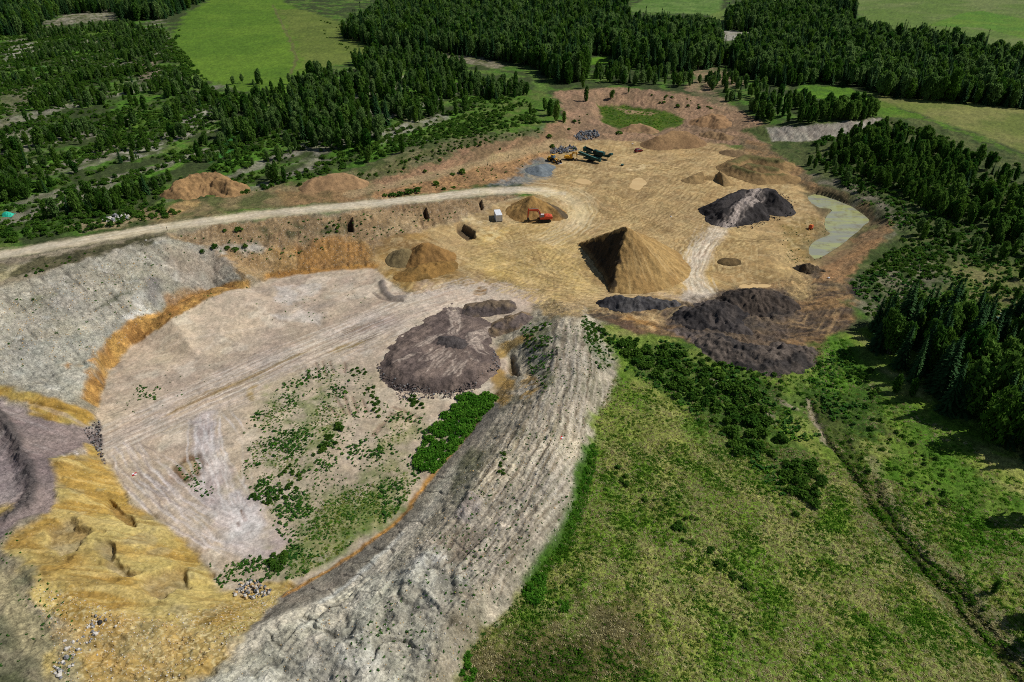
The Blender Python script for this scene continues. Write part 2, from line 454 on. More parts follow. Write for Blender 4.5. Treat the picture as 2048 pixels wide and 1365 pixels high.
Zn([(1735, 190), (1850, 195), (2060, 215), (2300, 240), (2300, 420), (2060, 310), (1960, 270), (1850, 232), (1770, 205)], (124, 122, 66), (104, 112, 50), 3, 1, 1, 14, 10, cls='hayfield', big=.3, small=.12)
Zn([(1660, 195), (1770, 205), (1850, 236), (1960, 275), (2060, 318), (2060, 350), (1960, 320), (1850, 275), (1780, 240), (1700, 225)], (80, 112, 26), (96, 116, 38), 2, 2, .9, 8, 15)
# road verges and the scrub below the upper bank
Zn([(480, 385), (600, 362), (690, 350), (760, 360), (800, 372), (800, 392), (700, 402), (500, 422), (340, 444), (240, 450), (260, 420), (400, 400)], (132, 112, 80), (92, 92, 54), 2, 2, .9, 6, 16, big=.4)
Zn([(690, 350), (800, 315), (900, 285), (1000, 268), (1090, 262), (1115, 240), (1150, 262), (1160, 285), (1060, 300), (960, 326), (870, 350), (780, 372)], (150, 116, 86), (124, 100, 72), 2, 2, 1, 7, 17, big=.5, small=.3, ang=math.radians(65))
Zn([(690, 352), (740, 325), (850, 285), (950, 268), (1080, 258), (1090, 270), (1000, 282), (930, 300), (880, 322), (800, 348), (730, 362)], (104, 100, 68), (72, 80, 42), 2, 2.5, .9, 4, 18)
Zn([(560, 382), (640, 372), (740, 368), (740, 398), (640, 408), (560, 414)], (150, 116, 80), (124, 100, 66), 2, 2, .85, 5, 19)
Zn([(780, 376), (870, 354), (960, 330), (1050, 305), (1110, 292), (1120, 310), (1060, 330), (1040, 366), (950, 376), (850, 388), (740, 398)], (160, 122, 82), (138, 106, 72), 1.5, 1.5, 1, 5, 20, big=.35, small=.3)
St([(700, 388), (780, 373), (870, 352), (960, 327), (1050, 302), (1110, 289), (1170, 284)], 6.0, (160, 134, 98), .9, 1., .6, streak=.3, big=.1, small=.04)
# ground behind the floor
Zn([(1110, 185), (1200, 175), (1310, 180), (1420, 195), (1500, 235), (1545, 260), (1530, 290), (1440, 290), (1300, 285), (1180, 285), (1130, 262)], (152, 120, 92), (132, 106, 80), 2, 2, 1, 7, 22, big=.6, small=.3)
Zn([(1390, 130), (1470, 145), (1500, 165), (1440, 185), (1480, 225), (1440, 215), (1380, 180)], (142, 116, 90), (104, 98, 66), 2, 2, .9, 6, 24, big=.6)
Zn([(1198, 212), (1250, 210), (1300, 218), (1345, 228), (1372, 238), (1360, 252), (1300, 268), (1250, 262), (1205, 245)], (80, 98, 28), (64, 84, 22), 1.2, 1, 1, 5, 23, small=.1, big=.15)
Zn([(1232, 214), (1275, 222), (1320, 228), (1300, 232), (1250, 228)], (160, 128, 98), None, 1.2, 1, .8, big=.9)
Zn([(-250, 560), (0, 520), (340, 462), (700, 420), (1000, 390), (1100, 400), (1100, 600), (1230, 660), (1230, 760), (1190, 900), (1130, 1080), (1010, 1220), (910, 1430), (-250, 1430)], (150, 136, 112), (134, 120, 98), 1.5, 1., 1, 5, 199)
# --- tan quarry floor
FLOOR = [(770, 480), (850, 462), (910, 442), (960, 424), (1010, 405), (1090, 388), (1060, 372), (1040, 366), (1075, 330), (1100, 308), (1130, 290), (1180, 280), (1300, 283), (1420, 285), (1480, 300), (1560, 345), (1620, 385), (1660, 420), (1700, 470), (1690, 520), (1640, 560), (1600, 600), (1520, 640), (1350, 640), (1200, 622), (1100, 604), (1010, 560), (900, 572), (830, 592), (770, 552), (740, 520)]
Zn(FLOOR, (180, 149, 102), (164, 134, 90), 2, 1.5, 1, 16, 2, cls='quarry_floor', big=.12, small=.05)
Zn([(940, 480), (1050, 440), (1150, 430), (1170, 480), (1180, 540), (1200, 590), (1100, 600), (1000, 560), (930, 530)], (196, 164, 98), (180, 148, 90), 5, 3, .9, 8, 4)
Zn([(1360, 300), (1480, 310), (1560, 350), (1600, 420), (1420, 400), (1300, 350)], (176, 144, 98), (162, 130, 86), 5, 3, .7, 12, 6)
Zn([(1390, 480), (1480, 470), (1560, 500), (1560, 570), (1400, 578), (1380, 540)], (152, 122, 76), (162, 130, 84), 3, 2, .8, 8, 7)
Zn([(1560, 450), (1620, 430), (1680, 470), (1650, 520), (1580, 530)], (134, 112, 66), (150, 122, 74), 2, 2, .9, 3, 8, small=.12)
Zn([(1180, 352), (1260, 372), (1320, 360), (1330, 380), (1250, 400), (1180, 380)], (150, 122, 80), None, 3, 3, .6)
Zn([(1060, 378), (1160, 372), (1200, 390), (1180, 440), (1130, 470), (1100, 450), (1145, 420), (1120, 395)], (200, 172, 124), (184, 152, 104), 2, 2, .8, 5, 9)
Zn([(955, 455), (985, 450), (1010, 475), (1000, 490), (975, 480)], (214, 188, 136), (186, 146, 84), 1, 1, .85, 2, 10)
Zn([(905, 436), (940, 432), (1000, 446), (960, 452), (930, 446)], (216, 192, 146), (190, 160, 106), 1, .8, .85, 2, 10)
Zn([(1072, 386), (1100, 387), (1118, 391), (1098, 395)], (226, 210, 176), None, .7, .6, .9)
St([(905, 438), (935, 428), (965, 416), (1005, 404), (1030, 398)], .9, (206, 184, 136), .8, .5, .5)
Zn([(1045, 338), (1062, 322), (1085, 316), (1105, 325), (1112, 342), (1090, 356), (1060, 364), (1010, 374), (985, 378), (1000, 366), (1035, 352)], (122, 122, 116), (104, 108, 108), 2.2, 2, .85, 4, 9)
# shallow hollow west of the floor
Zn([(770, 545), (800, 532), (880, 520), (920, 545), (870, 580), (820, 590)], (150, 116, 62), (118, 90, 48), 1.5, 1.5, .9, 5, 26, big=.3, small=.1)
Zn([(745, 470), (800, 462), (860, 470), (880, 500), (790, 530), (760, 520)], (158, 122, 68), (132, 100, 58), 1.5, 1.5, .8, 5, 27, big=.3)
# --- pit floor
PIT = [(540, 557), (640, 541), (755, 533), (775, 560), (800, 580), (830, 596), (900, 576), (960, 566), (1010, 566), (1080, 596), (1060, 625), (1010, 655), (990, 690), (1025, 728), (985, 795), (930, 875), (860, 965), (800, 1035), (720, 1100), (640, 1152), (560, 1190), (480, 1195), (440, 1180), (410, 1130), (370, 1080), (300, 1030), (235, 960), (195, 885), (195, 815), (200, 790), (215, 740), (270, 690), (340, 640), (430, 590), (500, 577)]
Zn(PIT, (192, 170, 144), (176, 155, 133), .8, .5, 1, 14, 28, cls='pit_floor', big=.1, small=.05)
ix, m = pmask(PIT, 1, .5)
s_ = aniso(X[ix], Y[ix], math.radians(18), 9, .7, 55, 2)
mixc(ix, sstep(.3, .7, s_) * m * .35 * (Y[ix] > 115) * sstep(-.2, .4, fbm(X[ix], Y[ix], 20, 2, 57)), (142, 120, 106))
mixc(ix, sstep(.35, .75, aniso(X[ix], Y[ix], math.radians(24), 12, 1.2, 66, 2)) * m * .4, (206, 186, 162))
mixc(ix, sstep(.3, .6, fbm(X[ix], Y[ix], 7, 4, 68)) * m * .55, (212, 194, 170))
mixc(ix, sstep(.35, .6, fbm(X[ix], Y[ix], 5, 4, 69)) * m * .4, (150, 130, 112))
RZ[ix] -= .07 * sstep(.3, .7, s_) * m
Zn([(840, 560), (900, 572), (960, 560), (1040, 590), (1090, 600), (1050, 625), (960, 610), (860, 630), (800, 660), (780, 640), (830, 596)], (196, 172, 148), (178, 152, 132), 3, 2, .8, 8, 29)
Zn([(550, 575), (590, 570), (600, 600), (560, 610)], (206, 192, 178), None, 1.5, 1.5, .7)
Zn([(600, 572), (640, 570), (636, 590), (600, 595)], (208, 194, 180), None, 1.5, 1.5, .6)
Zn([(530, 630), (640, 625), (630, 645), (540, 640)], (206, 192, 178), None, 1.5, 1.5, .6)
# wide haul line across the pit with its yellow streak
St([(205, 885), (330, 830), (480, 765), (600, 710), (720, 660), (840, 610), (960, 580)], 13, (192, 172, 152), .75, 2., 1., streak=.8)
St([(340, 828), (420, 790), (520, 748), (580, 718), (620, 700)], 3.6, (164, 138, 86), .85, 1.2, .5, streak=.8, taper=True)
St([(300, 850), (360, 818), (450, 776), (540, 738)], 1.6, (140, 112, 66), .7, .6, .4, streak=.8, taper=True)
St([(655, 706), (700, 690), (740, 676)], 2.6, (152, 124, 66), .85, .8, .5, streak=.5, taper=True)
St([(680, 665), (730, 650), (760, 640)], 3., (112, 92, 66), .8, 1.2, 1., streak=.9, taper=True)
St([(720, 680), (750, 670), (758, 668)], 2.6, (104, 84, 62), .8, 1., .8, streak=.6, taper=True)
St([(510, 772), (500, 785), (505, 800)], 1.6, (160, 132, 82), .8, .5, .3)
# scraped ramps in the lower pit
Zn([(380, 830), (425, 820), (440, 870), (455, 940), (500, 1010), (560, 1070), (578, 1090), (540, 1115), (470, 1110), (420, 1060), (395, 1000), (400, 930)], (194, 178, 168), (172, 154, 146), 1.5, 1.2, .85, 5, 30)
Zn([(440, 1010), (500, 1020), (520, 1060), (470, 1090), (440, 1060)], (214, 204, 194), (184, 168, 158), 1.5, 1.2, .7, 3, 30)
Zn([(345, 935), (370, 915), (405, 912), (410, 945), (380, 965), (352, 958)], (120, 88, 60), (92, 76, 52), .8, .7, .9, 2, 31, carve=-.35)
Zn([(363, 930), (390, 925), (398, 942), (372, 950)], (186, 160, 124), None, .5, .5, .8)
for a, b, w in (((482, 1022), (490, 1042), .7), ((475, 1046), (478, 1053), .6), ((415, 928), (418, 932), .5)):
    St([a, b], w, (108, 74, 52), .9, .25, .1)
tracks([(215, 900), (260, 960), (330, 1030), (420, 1090), (480, 1110)], 16, 7, (206, 192, 182), .5, .45, 3)
tracks([(215, 900), (260, 960), (330, 1030), (420, 1090)], 8, 6, (132, 114, 106), .45, .3, 33)
tracks([(410, 830), (425, 900), (450, 980), (500, 1060)], 12, 4, (214, 202, 192), .5, .4, 5)
tracks([(205, 885), (330, 830), (480, 765), (600, 710), (720, 660), (840, 610), (960, 575)], 26, 9, (214, 198, 180), .45, .35, 6)
tracks([(205, 885), (330, 830), (480, 765), (600, 710), (720, 660), (840, 610)], 14, 9, (134, 112, 98), .4, .3, 7)
St([(765, 565), (770, 585), (785, 598), (808, 598)], 2.2, (116, 104, 96), .8, .8, .3, carve=.7)
St([(745, 585), (760, 598), (780, 603), (805, 603)], .9, (104, 90, 80), .7, .3, .2, carve=-.25)
Zn([(945, 580), (955, 573), (972, 577), (970, 588), (955, 592), (944, 588)], (164, 128, 82), (128, 96, 62), .4, .3, .95, 1.5, 9, carve=-.3)
St([(945, 605), (953, 594)], .8, (120, 104, 88), .6, .3, .2)
Zn([(963, 560), (975, 558), (975, 564), (964, 565)], (214, 204, 180), (150, 130, 100), .4, .4, .8, 1, 8)
# weedy lower part of the pit (colour of the soil between the plants)
Zn([(490, 850), (560, 760), (640, 720), (760, 740), (770, 790), (850, 800), (860, 880), (840, 960), (790, 1035), (700, 1095), (600, 1160), (560, 1180), (450, 1170), (420, 1130), (560, 1110), (580, 1090), (520, 1020), (480, 940)], (192, 172, 148), (172, 154, 126), 4, 3, .6, 6, 35)
Zn([(620, 1010), (760, 960), (840, 955), (790, 1035), (700, 1095), (600, 1160), (560, 1170), (580, 1090)], (88, 108, 40), (134, 132, 80), 4, 3, .9, 3.5, 36, -.15)
Zn([(500, 880), (560, 790), (640, 740), (700, 760), (680, 860), (640, 930), (620, 1010), (560, 1040), (510, 1000)], (108, 120, 60), (180, 162, 134), 5, 4, .7, 3, 37, .25)
Zn([(780, 830), (850, 850), (850, 940), (800, 960), (740, 930)], (120, 124, 62), (176, 158, 126), 4, 3, .6, 3, 38)
for ln in ([(630, 725), (640, 750)], [(645, 722), (655, 752)], [(660, 722), (668, 745)], [(690, 725), (690, 745)], [(655, 810), (675, 835)], [(672, 790), (690, 830)], [(690, 790), (700, 830)], [(705, 795), (715, 825)], [(725, 800), (735, 825)], [(760, 850), (745, 870)], [(780, 830), (750, 872)], [(785, 815), (835, 835)], [(780, 825), (825, 845)]):
    St(ln, .7, (132, 104, 84), .6, .3, .2, carve=-.15)
# --- walls on the left
WALL = [(-200, 650), (0, 578), (140, 528), (250, 492), (335, 472), (420, 490), (510, 485), (560, 520), (500, 558), (430, 572), (400, 582), (330, 618), (260, 640), (225, 670), (195, 710), (165, 770), (160, 790), (120, 795), (60, 785), (0, 768), (-200, 765)]
Zn(WALL, (170, 160, 140), (152, 143, 124), 1.2, .8, 1, 7, 40, cls='pit_wall', big=.35, small=.2)
ix, m = pmask(WALL, 1.2, .8)
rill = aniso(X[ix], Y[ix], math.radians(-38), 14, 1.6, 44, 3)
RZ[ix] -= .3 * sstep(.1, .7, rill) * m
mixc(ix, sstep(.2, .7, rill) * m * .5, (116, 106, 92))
mixc(ix, sstep(.3, .7, aniso(X[ix], Y[ix], math.radians(-34), 8, .8, 144, 2)) * m * .5, (186, 178, 160))
mixc(ix, sstep(.3, .6, aniso(X[ix], Y[ix], math.radians(30), 26, 2.2, 145, 3)) * m * .45, (120, 112, 98))
mixc(ix, sstep(.35, .8, fbm(X[ix], Y[ix], 5, 3, 71)) * m * .6, (184, 178, 166))
Zn([(60, 690), (200, 640), (240, 650), (190, 720), (160, 780), (60, 780), (0, 760), (0, 720)], (162, 156, 142), (138, 134, 122), 4, 3, .7, 5, 42)
Zn([(330, 480), (420, 495), (520, 490), (540, 520), (430, 560), (380, 560), (330, 520)], (166, 150, 132), (150, 130, 110), 4, 3, .6, 6, 43)
Zn([(292, 555), (322, 558), (325, 590), (310, 610), (292, 600)], (128, 120, 112), (112, 106, 100), 1.2, .8, .85, 3, 45)
St([(190, 618), (215, 605), (258, 582)], 1.6, (86, 88, 66), .7, .8, .8)
St([(250, 640), (265, 630), (300, 622)], 2., (204, 196, 182), .8, .8, .8)
Zn([(45, 585), (80, 570), (120, 575), (100, 590), (60, 605)], (92, 96, 62), (140, 132, 112), 1.5, 2, .6, 2, 46)
# tan bank below the road
BANK = [(335, 468), (500, 443), (700, 423), (850, 407), (950, 395), (1040, 390), (1010, 404), (960, 424), (910, 440), (850, 462), (770, 480), (740, 520), (755, 533), (640, 541), (540, 556), (500, 560), (560, 520), (510, 487), (420, 492)]
Zn(BANK, (160, 134, 100), (138, 112, 80), 1.2, 1, 1, 6, 47, big=.45, small=.2, cls='pit_wall')
ix, m = pmask(BANK, 1.2, .8)
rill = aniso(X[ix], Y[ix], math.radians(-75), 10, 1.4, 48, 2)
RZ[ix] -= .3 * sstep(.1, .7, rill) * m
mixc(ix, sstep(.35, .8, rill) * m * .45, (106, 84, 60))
Zn([(500, 455), (640, 445), (740, 440), (700, 470), (600, 480), (520, 478)], (140, 116, 84), (76, 76, 48), 2, 2, .85, 3, 49)
Zn([(440, 505), (560, 500), (640, 492), (720, 480), (752, 500), (750, 530), (640, 538), (560, 548), (490, 552)], (166, 132, 84), (148, 114, 68), 1.5, 1.5, .8, 5, 50)
# orange bands
ORANGE = [(160, 795), (165, 768), (195, 708), (225, 668), (260, 640), (330, 616), (370, 598), (400, 580), (440, 572), (500, 560), (500, 576), (430, 592), (340, 642), (270, 692), (215, 742), (200, 792), (195, 815)]
Zn(ORANGE, (166, 126, 68), (140, 100, 52), .6, .45, .97, 4, 51, small=.2, big=.3)
ix, m = pmask(ORANGE, .6, .45)
mixc(ix, sstep(.2, .6, fbm(X[ix], Y[ix], 1.4, 2, 52)) * m * .5, (198, 152, 84))
Zn([(330, 600), (400, 570), (440, 566), (400, 590), (340, 622)], (140, 96, 48), (150, 112, 66), 1, 1, .7, 2, 53)
St([(540, 553), (600, 545), (690, 536), (750, 531)], 3.0, (170, 122, 60), .9, .8, .5, rgb2=(148, 104, 52))
Zn([(600, 490), (690, 478), (730, 490), (740, 525), (660, 535), (600, 540)], (156, 112, 62), (140, 102, 60), 1.5, 1.5, .75, 4, 54)
Zn([(160, 735), (190, 700), (200, 715), (180, 750)], (190, 134, 62), (150, 146, 134), .8, 1, .7, 1.5, 55)
for p in ((168, 745), (138, 733)):
    Zn([(p[0] - 7, p[1]), (p[0], p[1] - 6), (p[0] + 9, p[1] - 2), (p[0] + 4, p[1] + 7)], (178, 128, 66), None, .6, .7, .7)
Zn([(-60, 765), (0, 770), (40, 782), (100, 795), (160, 812), (192, 832), (170, 856), (110, 848), (55, 832), (55, 805), (0, 795), (-60, 795)], (176, 148, 78), (162, 126, 58), .7, .5, .97, 4, 56, cls='sand_slope', small=.1, big=.2)
St([(58, 806), (100, 812), (150, 822)], .7, (116, 88, 40), .7, .3, .3, carve=-.3)
# mauve ramp and berm
Zn([(-60, 800), (0, 800), (55, 832), (110, 848), (180, 858), (197, 885), (170, 890), (112, 915), (120, 960), (135, 985), (120, 1020), (60, 1035), (0, 1080), (-60, 1090)], (140, 122, 114), (122, 106, 100), .8, .7, 1, 6, 57, cls='dump_ground', big=.15, small=.14)
ix, m = pmask([(0, 800), (190, 856), (195, 888), (110, 915), (70, 930), (0, 850)], 1, .6)
mixc(ix, sstep(.1, .6, aniso(X[ix], Y[ix], math.radians(-12), 16, 1.4, 58, 3)) * m * .5, (166, 150, 142))
Zn([(-60, 870), (0, 872), (25, 910), (50, 960), (55, 985), (0, 1030), (-60, 1050)], (158, 142, 134), (142, 126, 120), 1.2, 1, .9, 5, 59)
St([(-20, 820), (10, 845), (35, 885), (58, 935), (70, 975), (62, 1005), (20, 1035)], 2.6, (84, 76, 72), .9, .9, .6, carve=.55, small=.3)
Zn([(-20, 1012), (10, 1005), (42, 1008), (30, 1025), (-10, 1032)], (176, 146, 76), None, 1, 1, .8)
Zn([(170, 862), (196, 840), (205, 900), (212, 930), (196, 905)], (100, 90, 88), (128, 114, 108), .8, .8, .9, 2, 60, small=.35)
# yellow sand slope
SAND = [(110, 920), (175, 905), (170, 885), (195, 890), (235, 960), (300, 1030), (370, 1080), (405, 1115), (425, 1150), (440, 1180), (480, 1195), (520, 1170), (570, 1165), (600, 1172), (560, 1210), (490, 1262), (430, 1320), (330, 1420), (150, 1420), (140, 1330), (170, 1250), (60, 1180), (30, 1130), (5, 1090), (40, 1060), (110, 1020), (125, 985)]
Zn(SAND, (182, 158, 94), (166, 132, 66), .8, .7, 1, 7, 61, cls='sand_slope', big=.5, small=.12)
ix, m = pmask(SAND, .8, .7)
n_ = aniso(X[ix], Y[ix], math.radians(-8), 14, 3.0, 62, 3)
mixc(ix, sstep(.1, .6, n_) * m * .55, (188, 166, 106))
mixc(ix, sstep(.35, .7, fbm(X[ix], Y[ix], 4.5, 3, 63)) * m * .6, (150, 134, 96))
RZ[ix] += .75 * n_ * m + .5 * fbm(X[ix], Y[ix], 6, 3, 163) * m
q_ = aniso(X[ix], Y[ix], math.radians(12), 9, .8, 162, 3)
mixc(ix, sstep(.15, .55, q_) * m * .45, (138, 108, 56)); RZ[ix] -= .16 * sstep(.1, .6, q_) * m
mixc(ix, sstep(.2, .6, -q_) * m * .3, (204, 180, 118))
for g in ([(180, 1100), (205, 1075), (225, 1085), (205, 1110), (235, 1130), (275, 1140), (250, 1150), (205, 1135)], [(290, 1150), (370, 1130), (392, 1165), (370, 1180), (310, 1190), (295, 1170)], [(100, 1050), (150, 1040), (200, 1060), (160, 1090), (110, 1100)]):
    Zn(g, (140, 116, 74), (158, 140, 104), .7, 1, .8, 3, 64, carve=-1.3)
Zn([(215, 990), (235, 1000), (262, 1030), (272, 1055), (255, 1050), (235, 1020), (218, 1010)], (136, 104, 54), None, .4, .5, .85, carve=-1.1)
Zn([(20, 1130), (60, 1180), (165, 1250), (150, 1330), (60, 1250), (0, 1190)], (150, 136, 104), (166, 148, 100), 2, 2, .8, 3, 65, small=.2)
Zn([(160, 1230), (300, 1235), (420, 1250), (470, 1275), (420, 1330), (330, 1420), (170, 1420), (150, 1330)], (160, 138, 90), (172, 140, 80), 2, 2, .8, 3, 66, small=.25)
ix, m = pmask([(60, 1160), (300, 1230), (480, 1200), (590, 1165), (490, 1262), (330, 1420), (150, 1420)], 2, 1)
mixc(ix, sstep(.25, .6, vnoise(X[ix] * 3.2, Y[ix] * 3.2, 67)) * m * .5, (222, 202, 152))
# bottom-left plateau with its track
Zn([(-80, 1090), (0, 1100), (40, 1160), (150, 1250), (140, 1420), (-80, 1420)], (138, 126, 100), (112, 108, 80), 2, 2, .9, 4, 68, big=.3, small=.15)
Zn([(-80, 1290), (0, 1270), (40, 1310), (60, 1420), (-80, 1420)], (58, 66, 40), (92, 92, 62), 1.5, 2, .85, 3, 69)
St([(-20, 1150), (40, 1220), (100, 1300), (135, 1380)], 3.4, (164, 150, 112), .8, 1, .5, streak=.3)
Zn([(95, 1300), (130, 1285), (135, 1340), (100, 1345)], (186, 158, 84), None, 1, 1.2, .6)
# --- spoil ridge
RIDGE = [(560, 1192), (640, 1154), (720, 1102), (800, 1037), (860, 967), (930, 877), (985, 797), (1035, 740), (1000, 700), (985, 685), (1030, 655), (1080, 620), (1130, 604), (1168, 612), (1190, 650), (1222, 705), (1228, 750), (1192, 830), (1186, 900), (1160, 980), (1130, 1080), (1060, 1160), (1010, 1220), (945, 1290), (910, 1430), (330, 1430), (420, 1345), (490, 1262)]
Zn(RIDGE, (186, 171, 146), (160, 147, 124), .9, .8, 1, 6, 80, cls='spoil_ridge', big=.32, small=.2)
Zn([(420, 1345), (520, 1255), (640, 1200), (720, 1160), (800, 1110), (900, 1100), (960, 1130), (900, 1230), (850, 1300), (820, 1430), (330, 1430)], (184, 177, 156), (158, 150, 132), 2.5, 2, .9, 5, 81)
ix, m = pmask([(420, 1345), (640, 1200), (900, 1080), (970, 1110), (850, 1300), (820, 1430), (330, 1430)], 2, 1)
mixc(ix, sstep(.25, .7, fbm(X[ix], Y[ix], 4, 3, 82)) * m * .6, (202, 196, 182))
mixc(ix, sstep(.3, .7, fbm(X[ix], Y[ix], 6, 4, 83)) * m * .55, (114, 109, 98))
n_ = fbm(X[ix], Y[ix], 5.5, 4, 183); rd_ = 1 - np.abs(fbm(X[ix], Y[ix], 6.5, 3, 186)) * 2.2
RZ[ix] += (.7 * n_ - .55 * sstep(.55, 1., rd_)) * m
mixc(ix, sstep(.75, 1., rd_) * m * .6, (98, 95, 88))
mixc(ix, sstep(.1, .5, n_) * m * .5, (202, 194, 174))
ix, m = pmask([(1040, 640), (1190, 640), (1228, 750), (1190, 880), (1160, 980), (1060, 1010), (960, 1010), (900, 1000), (1000, 830)], 3, 2)
mixc(ix, sstep(.05, .5, fbm(X[ix], Y[ix], 5, 4, 184)) * m * .55, (104, 100, 74))
mixc(ix, sstep(.2, .5, aniso(X[ix], Y[ix], math.radians(68), 14, 1.3, 185, 3)) * m * .5, (100, 88, 70))
# cut bank with cracks, orange foot line
Zn([(560, 1192), (640, 1154), (720, 1102), (800, 1037), (860, 967), (930, 877), (985, 797), (1010, 815), (935, 922), (871, 1010), (783, 1112), (690, 1185), (600, 1215), (480, 1275), (490, 1262)], (148, 136, 118), (128, 118, 104), .8, .5, .95, 4, 84, small=.12)
St([(470, 1290), (540, 1252), (620, 1222), (690, 1190), (785, 1105), (860, 1015), (915, 940)], 4.2, (198, 186, 164), .85, 1.2, .7, streak=.3)
St([(640, 1205), (700, 1165), (760, 1112), (800, 1072)], 1.0, (222, 214, 198), .8, .5, .4, streak=.4)
St([(620, 1290), (700, 1220), (780, 1150), (830, 1105)], 2.4, (192, 180, 160), .6, 1.2, .8, streak=.4)
for k, (px_, py_) in enumerate(((640, 1180), (700, 1150), (720, 1125), (760, 1100), (775, 1065), (820, 1045), (860, 985), (885, 955), (735, 1185), (660, 1215), (610, 1240))):
    St([(px_ - 14, py_ - 4 + k % 3 * 3), (px_, py_ + 2), (px_ + 18, py_ - 2), (px_ + 26, py_ + 8)], .28, (52, 48, 44), .8, .14, .25, carve=-.2)
St([(570, 1190), (640, 1155), (720, 1102), (800, 1037), (850, 975), (880, 930), (905, 905)], 1.1, (188, 134, 62), .9, .5, .4, rgb2=(166, 118, 66))
St([(905, 905), (935, 870), (985, 800)], 1.5, (160, 120, 76), .7, .6, .5)
# top of the ridge: ruts, pale and weedy patches
tracks([(1135, 640), (1128, 760), (1098, 860), (1040, 960), (970, 1060), (900, 1140)], 24, 10, (116, 100, 80), .5, .3, 13, carve=-.08, jit=2.6)
tracks([(1100, 700), (1060, 820), (1000, 920), (930, 1020), (880, 1090)], 16, 9, (124, 108, 88), .5, .35, 14, carve=-.1, jit=2.6)
tracks([(1135, 640), (1128, 760), (1098, 860), (1040, 960), (970, 1060), (900, 1140)], 22, 10, (206, 190, 166), .5, .4, 15, jit=2.6)
for o in (-8, 12, 32, 46):
    St([(1118 + o, 650), (1105 + o, 760), (1078 + o, 860), (1020 + o * .9, 960), (955 + o * .6, 1060), (905 + o * .4, 1120)], .9, (112, 98, 82), .6, .35, .35, streak=.6, carve=-.18)
tracks([(1130, 640), (1120, 760), (1090, 860), (1030, 960), (960, 1060)], 12, 8, (190, 176, 156), .5, .4, 12)
Zn([(1040, 650), (1100, 640), (1110, 680), (1090, 720), (1110, 770), (1085, 790), (1060, 720), (1035, 690)], (96, 96, 66), (148, 140, 122), 1, 1, .8, 2, 85)
Zn([(1165, 635), (1190, 660), (1212, 705), (1222, 740), (1195, 735), (1172, 700), (1160, 665)], (104, 106, 72), (150, 144, 124), 1, 1, .8, 1.5, 86)
Zn([(925, 920), (960, 880), (985, 900), (960, 960), (915, 1040), (900, 1010)], (92, 92, 66), (150, 142, 122), 1.5, 1.5, .75, 2.5, 87)
Zn([(960, 720), (1010, 740), (1030, 790), (1010, 810), (985, 790), (975, 750)], (164, 128, 66), (140, 112, 66), 1, 1, .9, 2, 88)
Zn([(1040, 745), (1070, 745), (1080, 780), (1050, 800), (1035, 780)], (198, 184, 160), (176, 140, 80), 1, 1, .85, 1.5, 89)
Zn([(1018, 712), (1030, 712), (1038, 735), (1036, 752), (1020, 745)], (104, 82, 50), None, .8, .5, .85, carve=-1.3)
Zn([(990, 705), (1000, 690), (1050, 668), (1060, 680), (1020, 705), (1000, 720)], (166, 132, 70), (146, 118, 70), 1, 1, .9, 2, 90)
Zn([(930, 990), (960, 1000), (970, 1030), (940, 1060), (920, 1040)], (134, 124, 118), (166, 150, 136), 1, 1, .8, 2, 91, carve=.5)
Zn([(1085, 612), (1130, 602), (1165, 614), (1160, 640), (1100, 640)], (164, 136, 88), (140, 116, 80), 1, 1, .8, 2, 92)
# --- dump ground on the right
DUMP = [(1200, 612), (1360, 600), (1420, 585), (1560, 560), (1600, 545), (1640, 530), (1700, 560), (1722, 600), (1700, 650), (1640, 700), (1622, 722), (1560, 742), (1480, 725), (1400, 695), (1340, 672), (1250, 664), (1190, 640), (1170, 622)]
Zn(DUMP, (132, 102, 68), (96, 80, 64), 1.2, 1, 1, 6, 93, cls='dump_ground', big=.4, small=.2, ang=math.radians(8))
ix, m = pmask(DUMP, 1, 1)
mixc(ix, sstep(.2, .65, aniso(X[ix], Y[ix], math.radians(15), 16, 2.0, 94, 3)) * m * .55, (84, 70, 60))
mixc(ix, sstep(.35, .7, aniso(X[ix], Y[ix], math.radians(10), 12, 2.5, 95, 3)) * m * .5, (172, 132, 82))
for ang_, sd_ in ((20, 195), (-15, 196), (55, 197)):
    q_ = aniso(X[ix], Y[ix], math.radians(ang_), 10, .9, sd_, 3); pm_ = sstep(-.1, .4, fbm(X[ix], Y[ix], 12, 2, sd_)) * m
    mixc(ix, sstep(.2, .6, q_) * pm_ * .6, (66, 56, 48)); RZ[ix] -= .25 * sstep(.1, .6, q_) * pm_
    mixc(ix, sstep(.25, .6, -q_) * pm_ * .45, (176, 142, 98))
Zn([(1230, 625), (1300, 615), (1340, 640), (1300, 655), (1240, 645)], (206, 170, 118), (172, 128, 74), 2, 2, .8, 3, 96)
Zn([(1190, 640), (1230, 640), (1290, 664), (1250, 666), (1210, 655)], (96, 74, 58), None, 1, 1, .7)
Zn([(1330, 655), (1400, 660), (1480, 680), (1560, 690), (1620, 690), (1622, 722), (1560, 744), (1480, 727), (1400, 697)], (82, 74, 70), (112, 98, 90), 1, 1.5, .9, 3, 97, big=.5, small=.4)
Zn([(1700, 555), (1725, 575), (1735, 600), (1700, 590), (1680, 570)], (40, 38, 36), None, .8, .8, .9)
ix, m = pmask(FLOOR, 2, 1)
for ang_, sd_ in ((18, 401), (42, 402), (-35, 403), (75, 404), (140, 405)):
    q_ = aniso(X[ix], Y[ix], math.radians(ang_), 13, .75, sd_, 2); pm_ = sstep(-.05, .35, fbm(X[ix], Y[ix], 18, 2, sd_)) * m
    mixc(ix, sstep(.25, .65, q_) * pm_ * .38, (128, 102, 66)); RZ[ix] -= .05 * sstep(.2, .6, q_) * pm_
    mixc(ix, sstep(.3, .7, -q_) * pm_ * .38, (202, 174, 124))
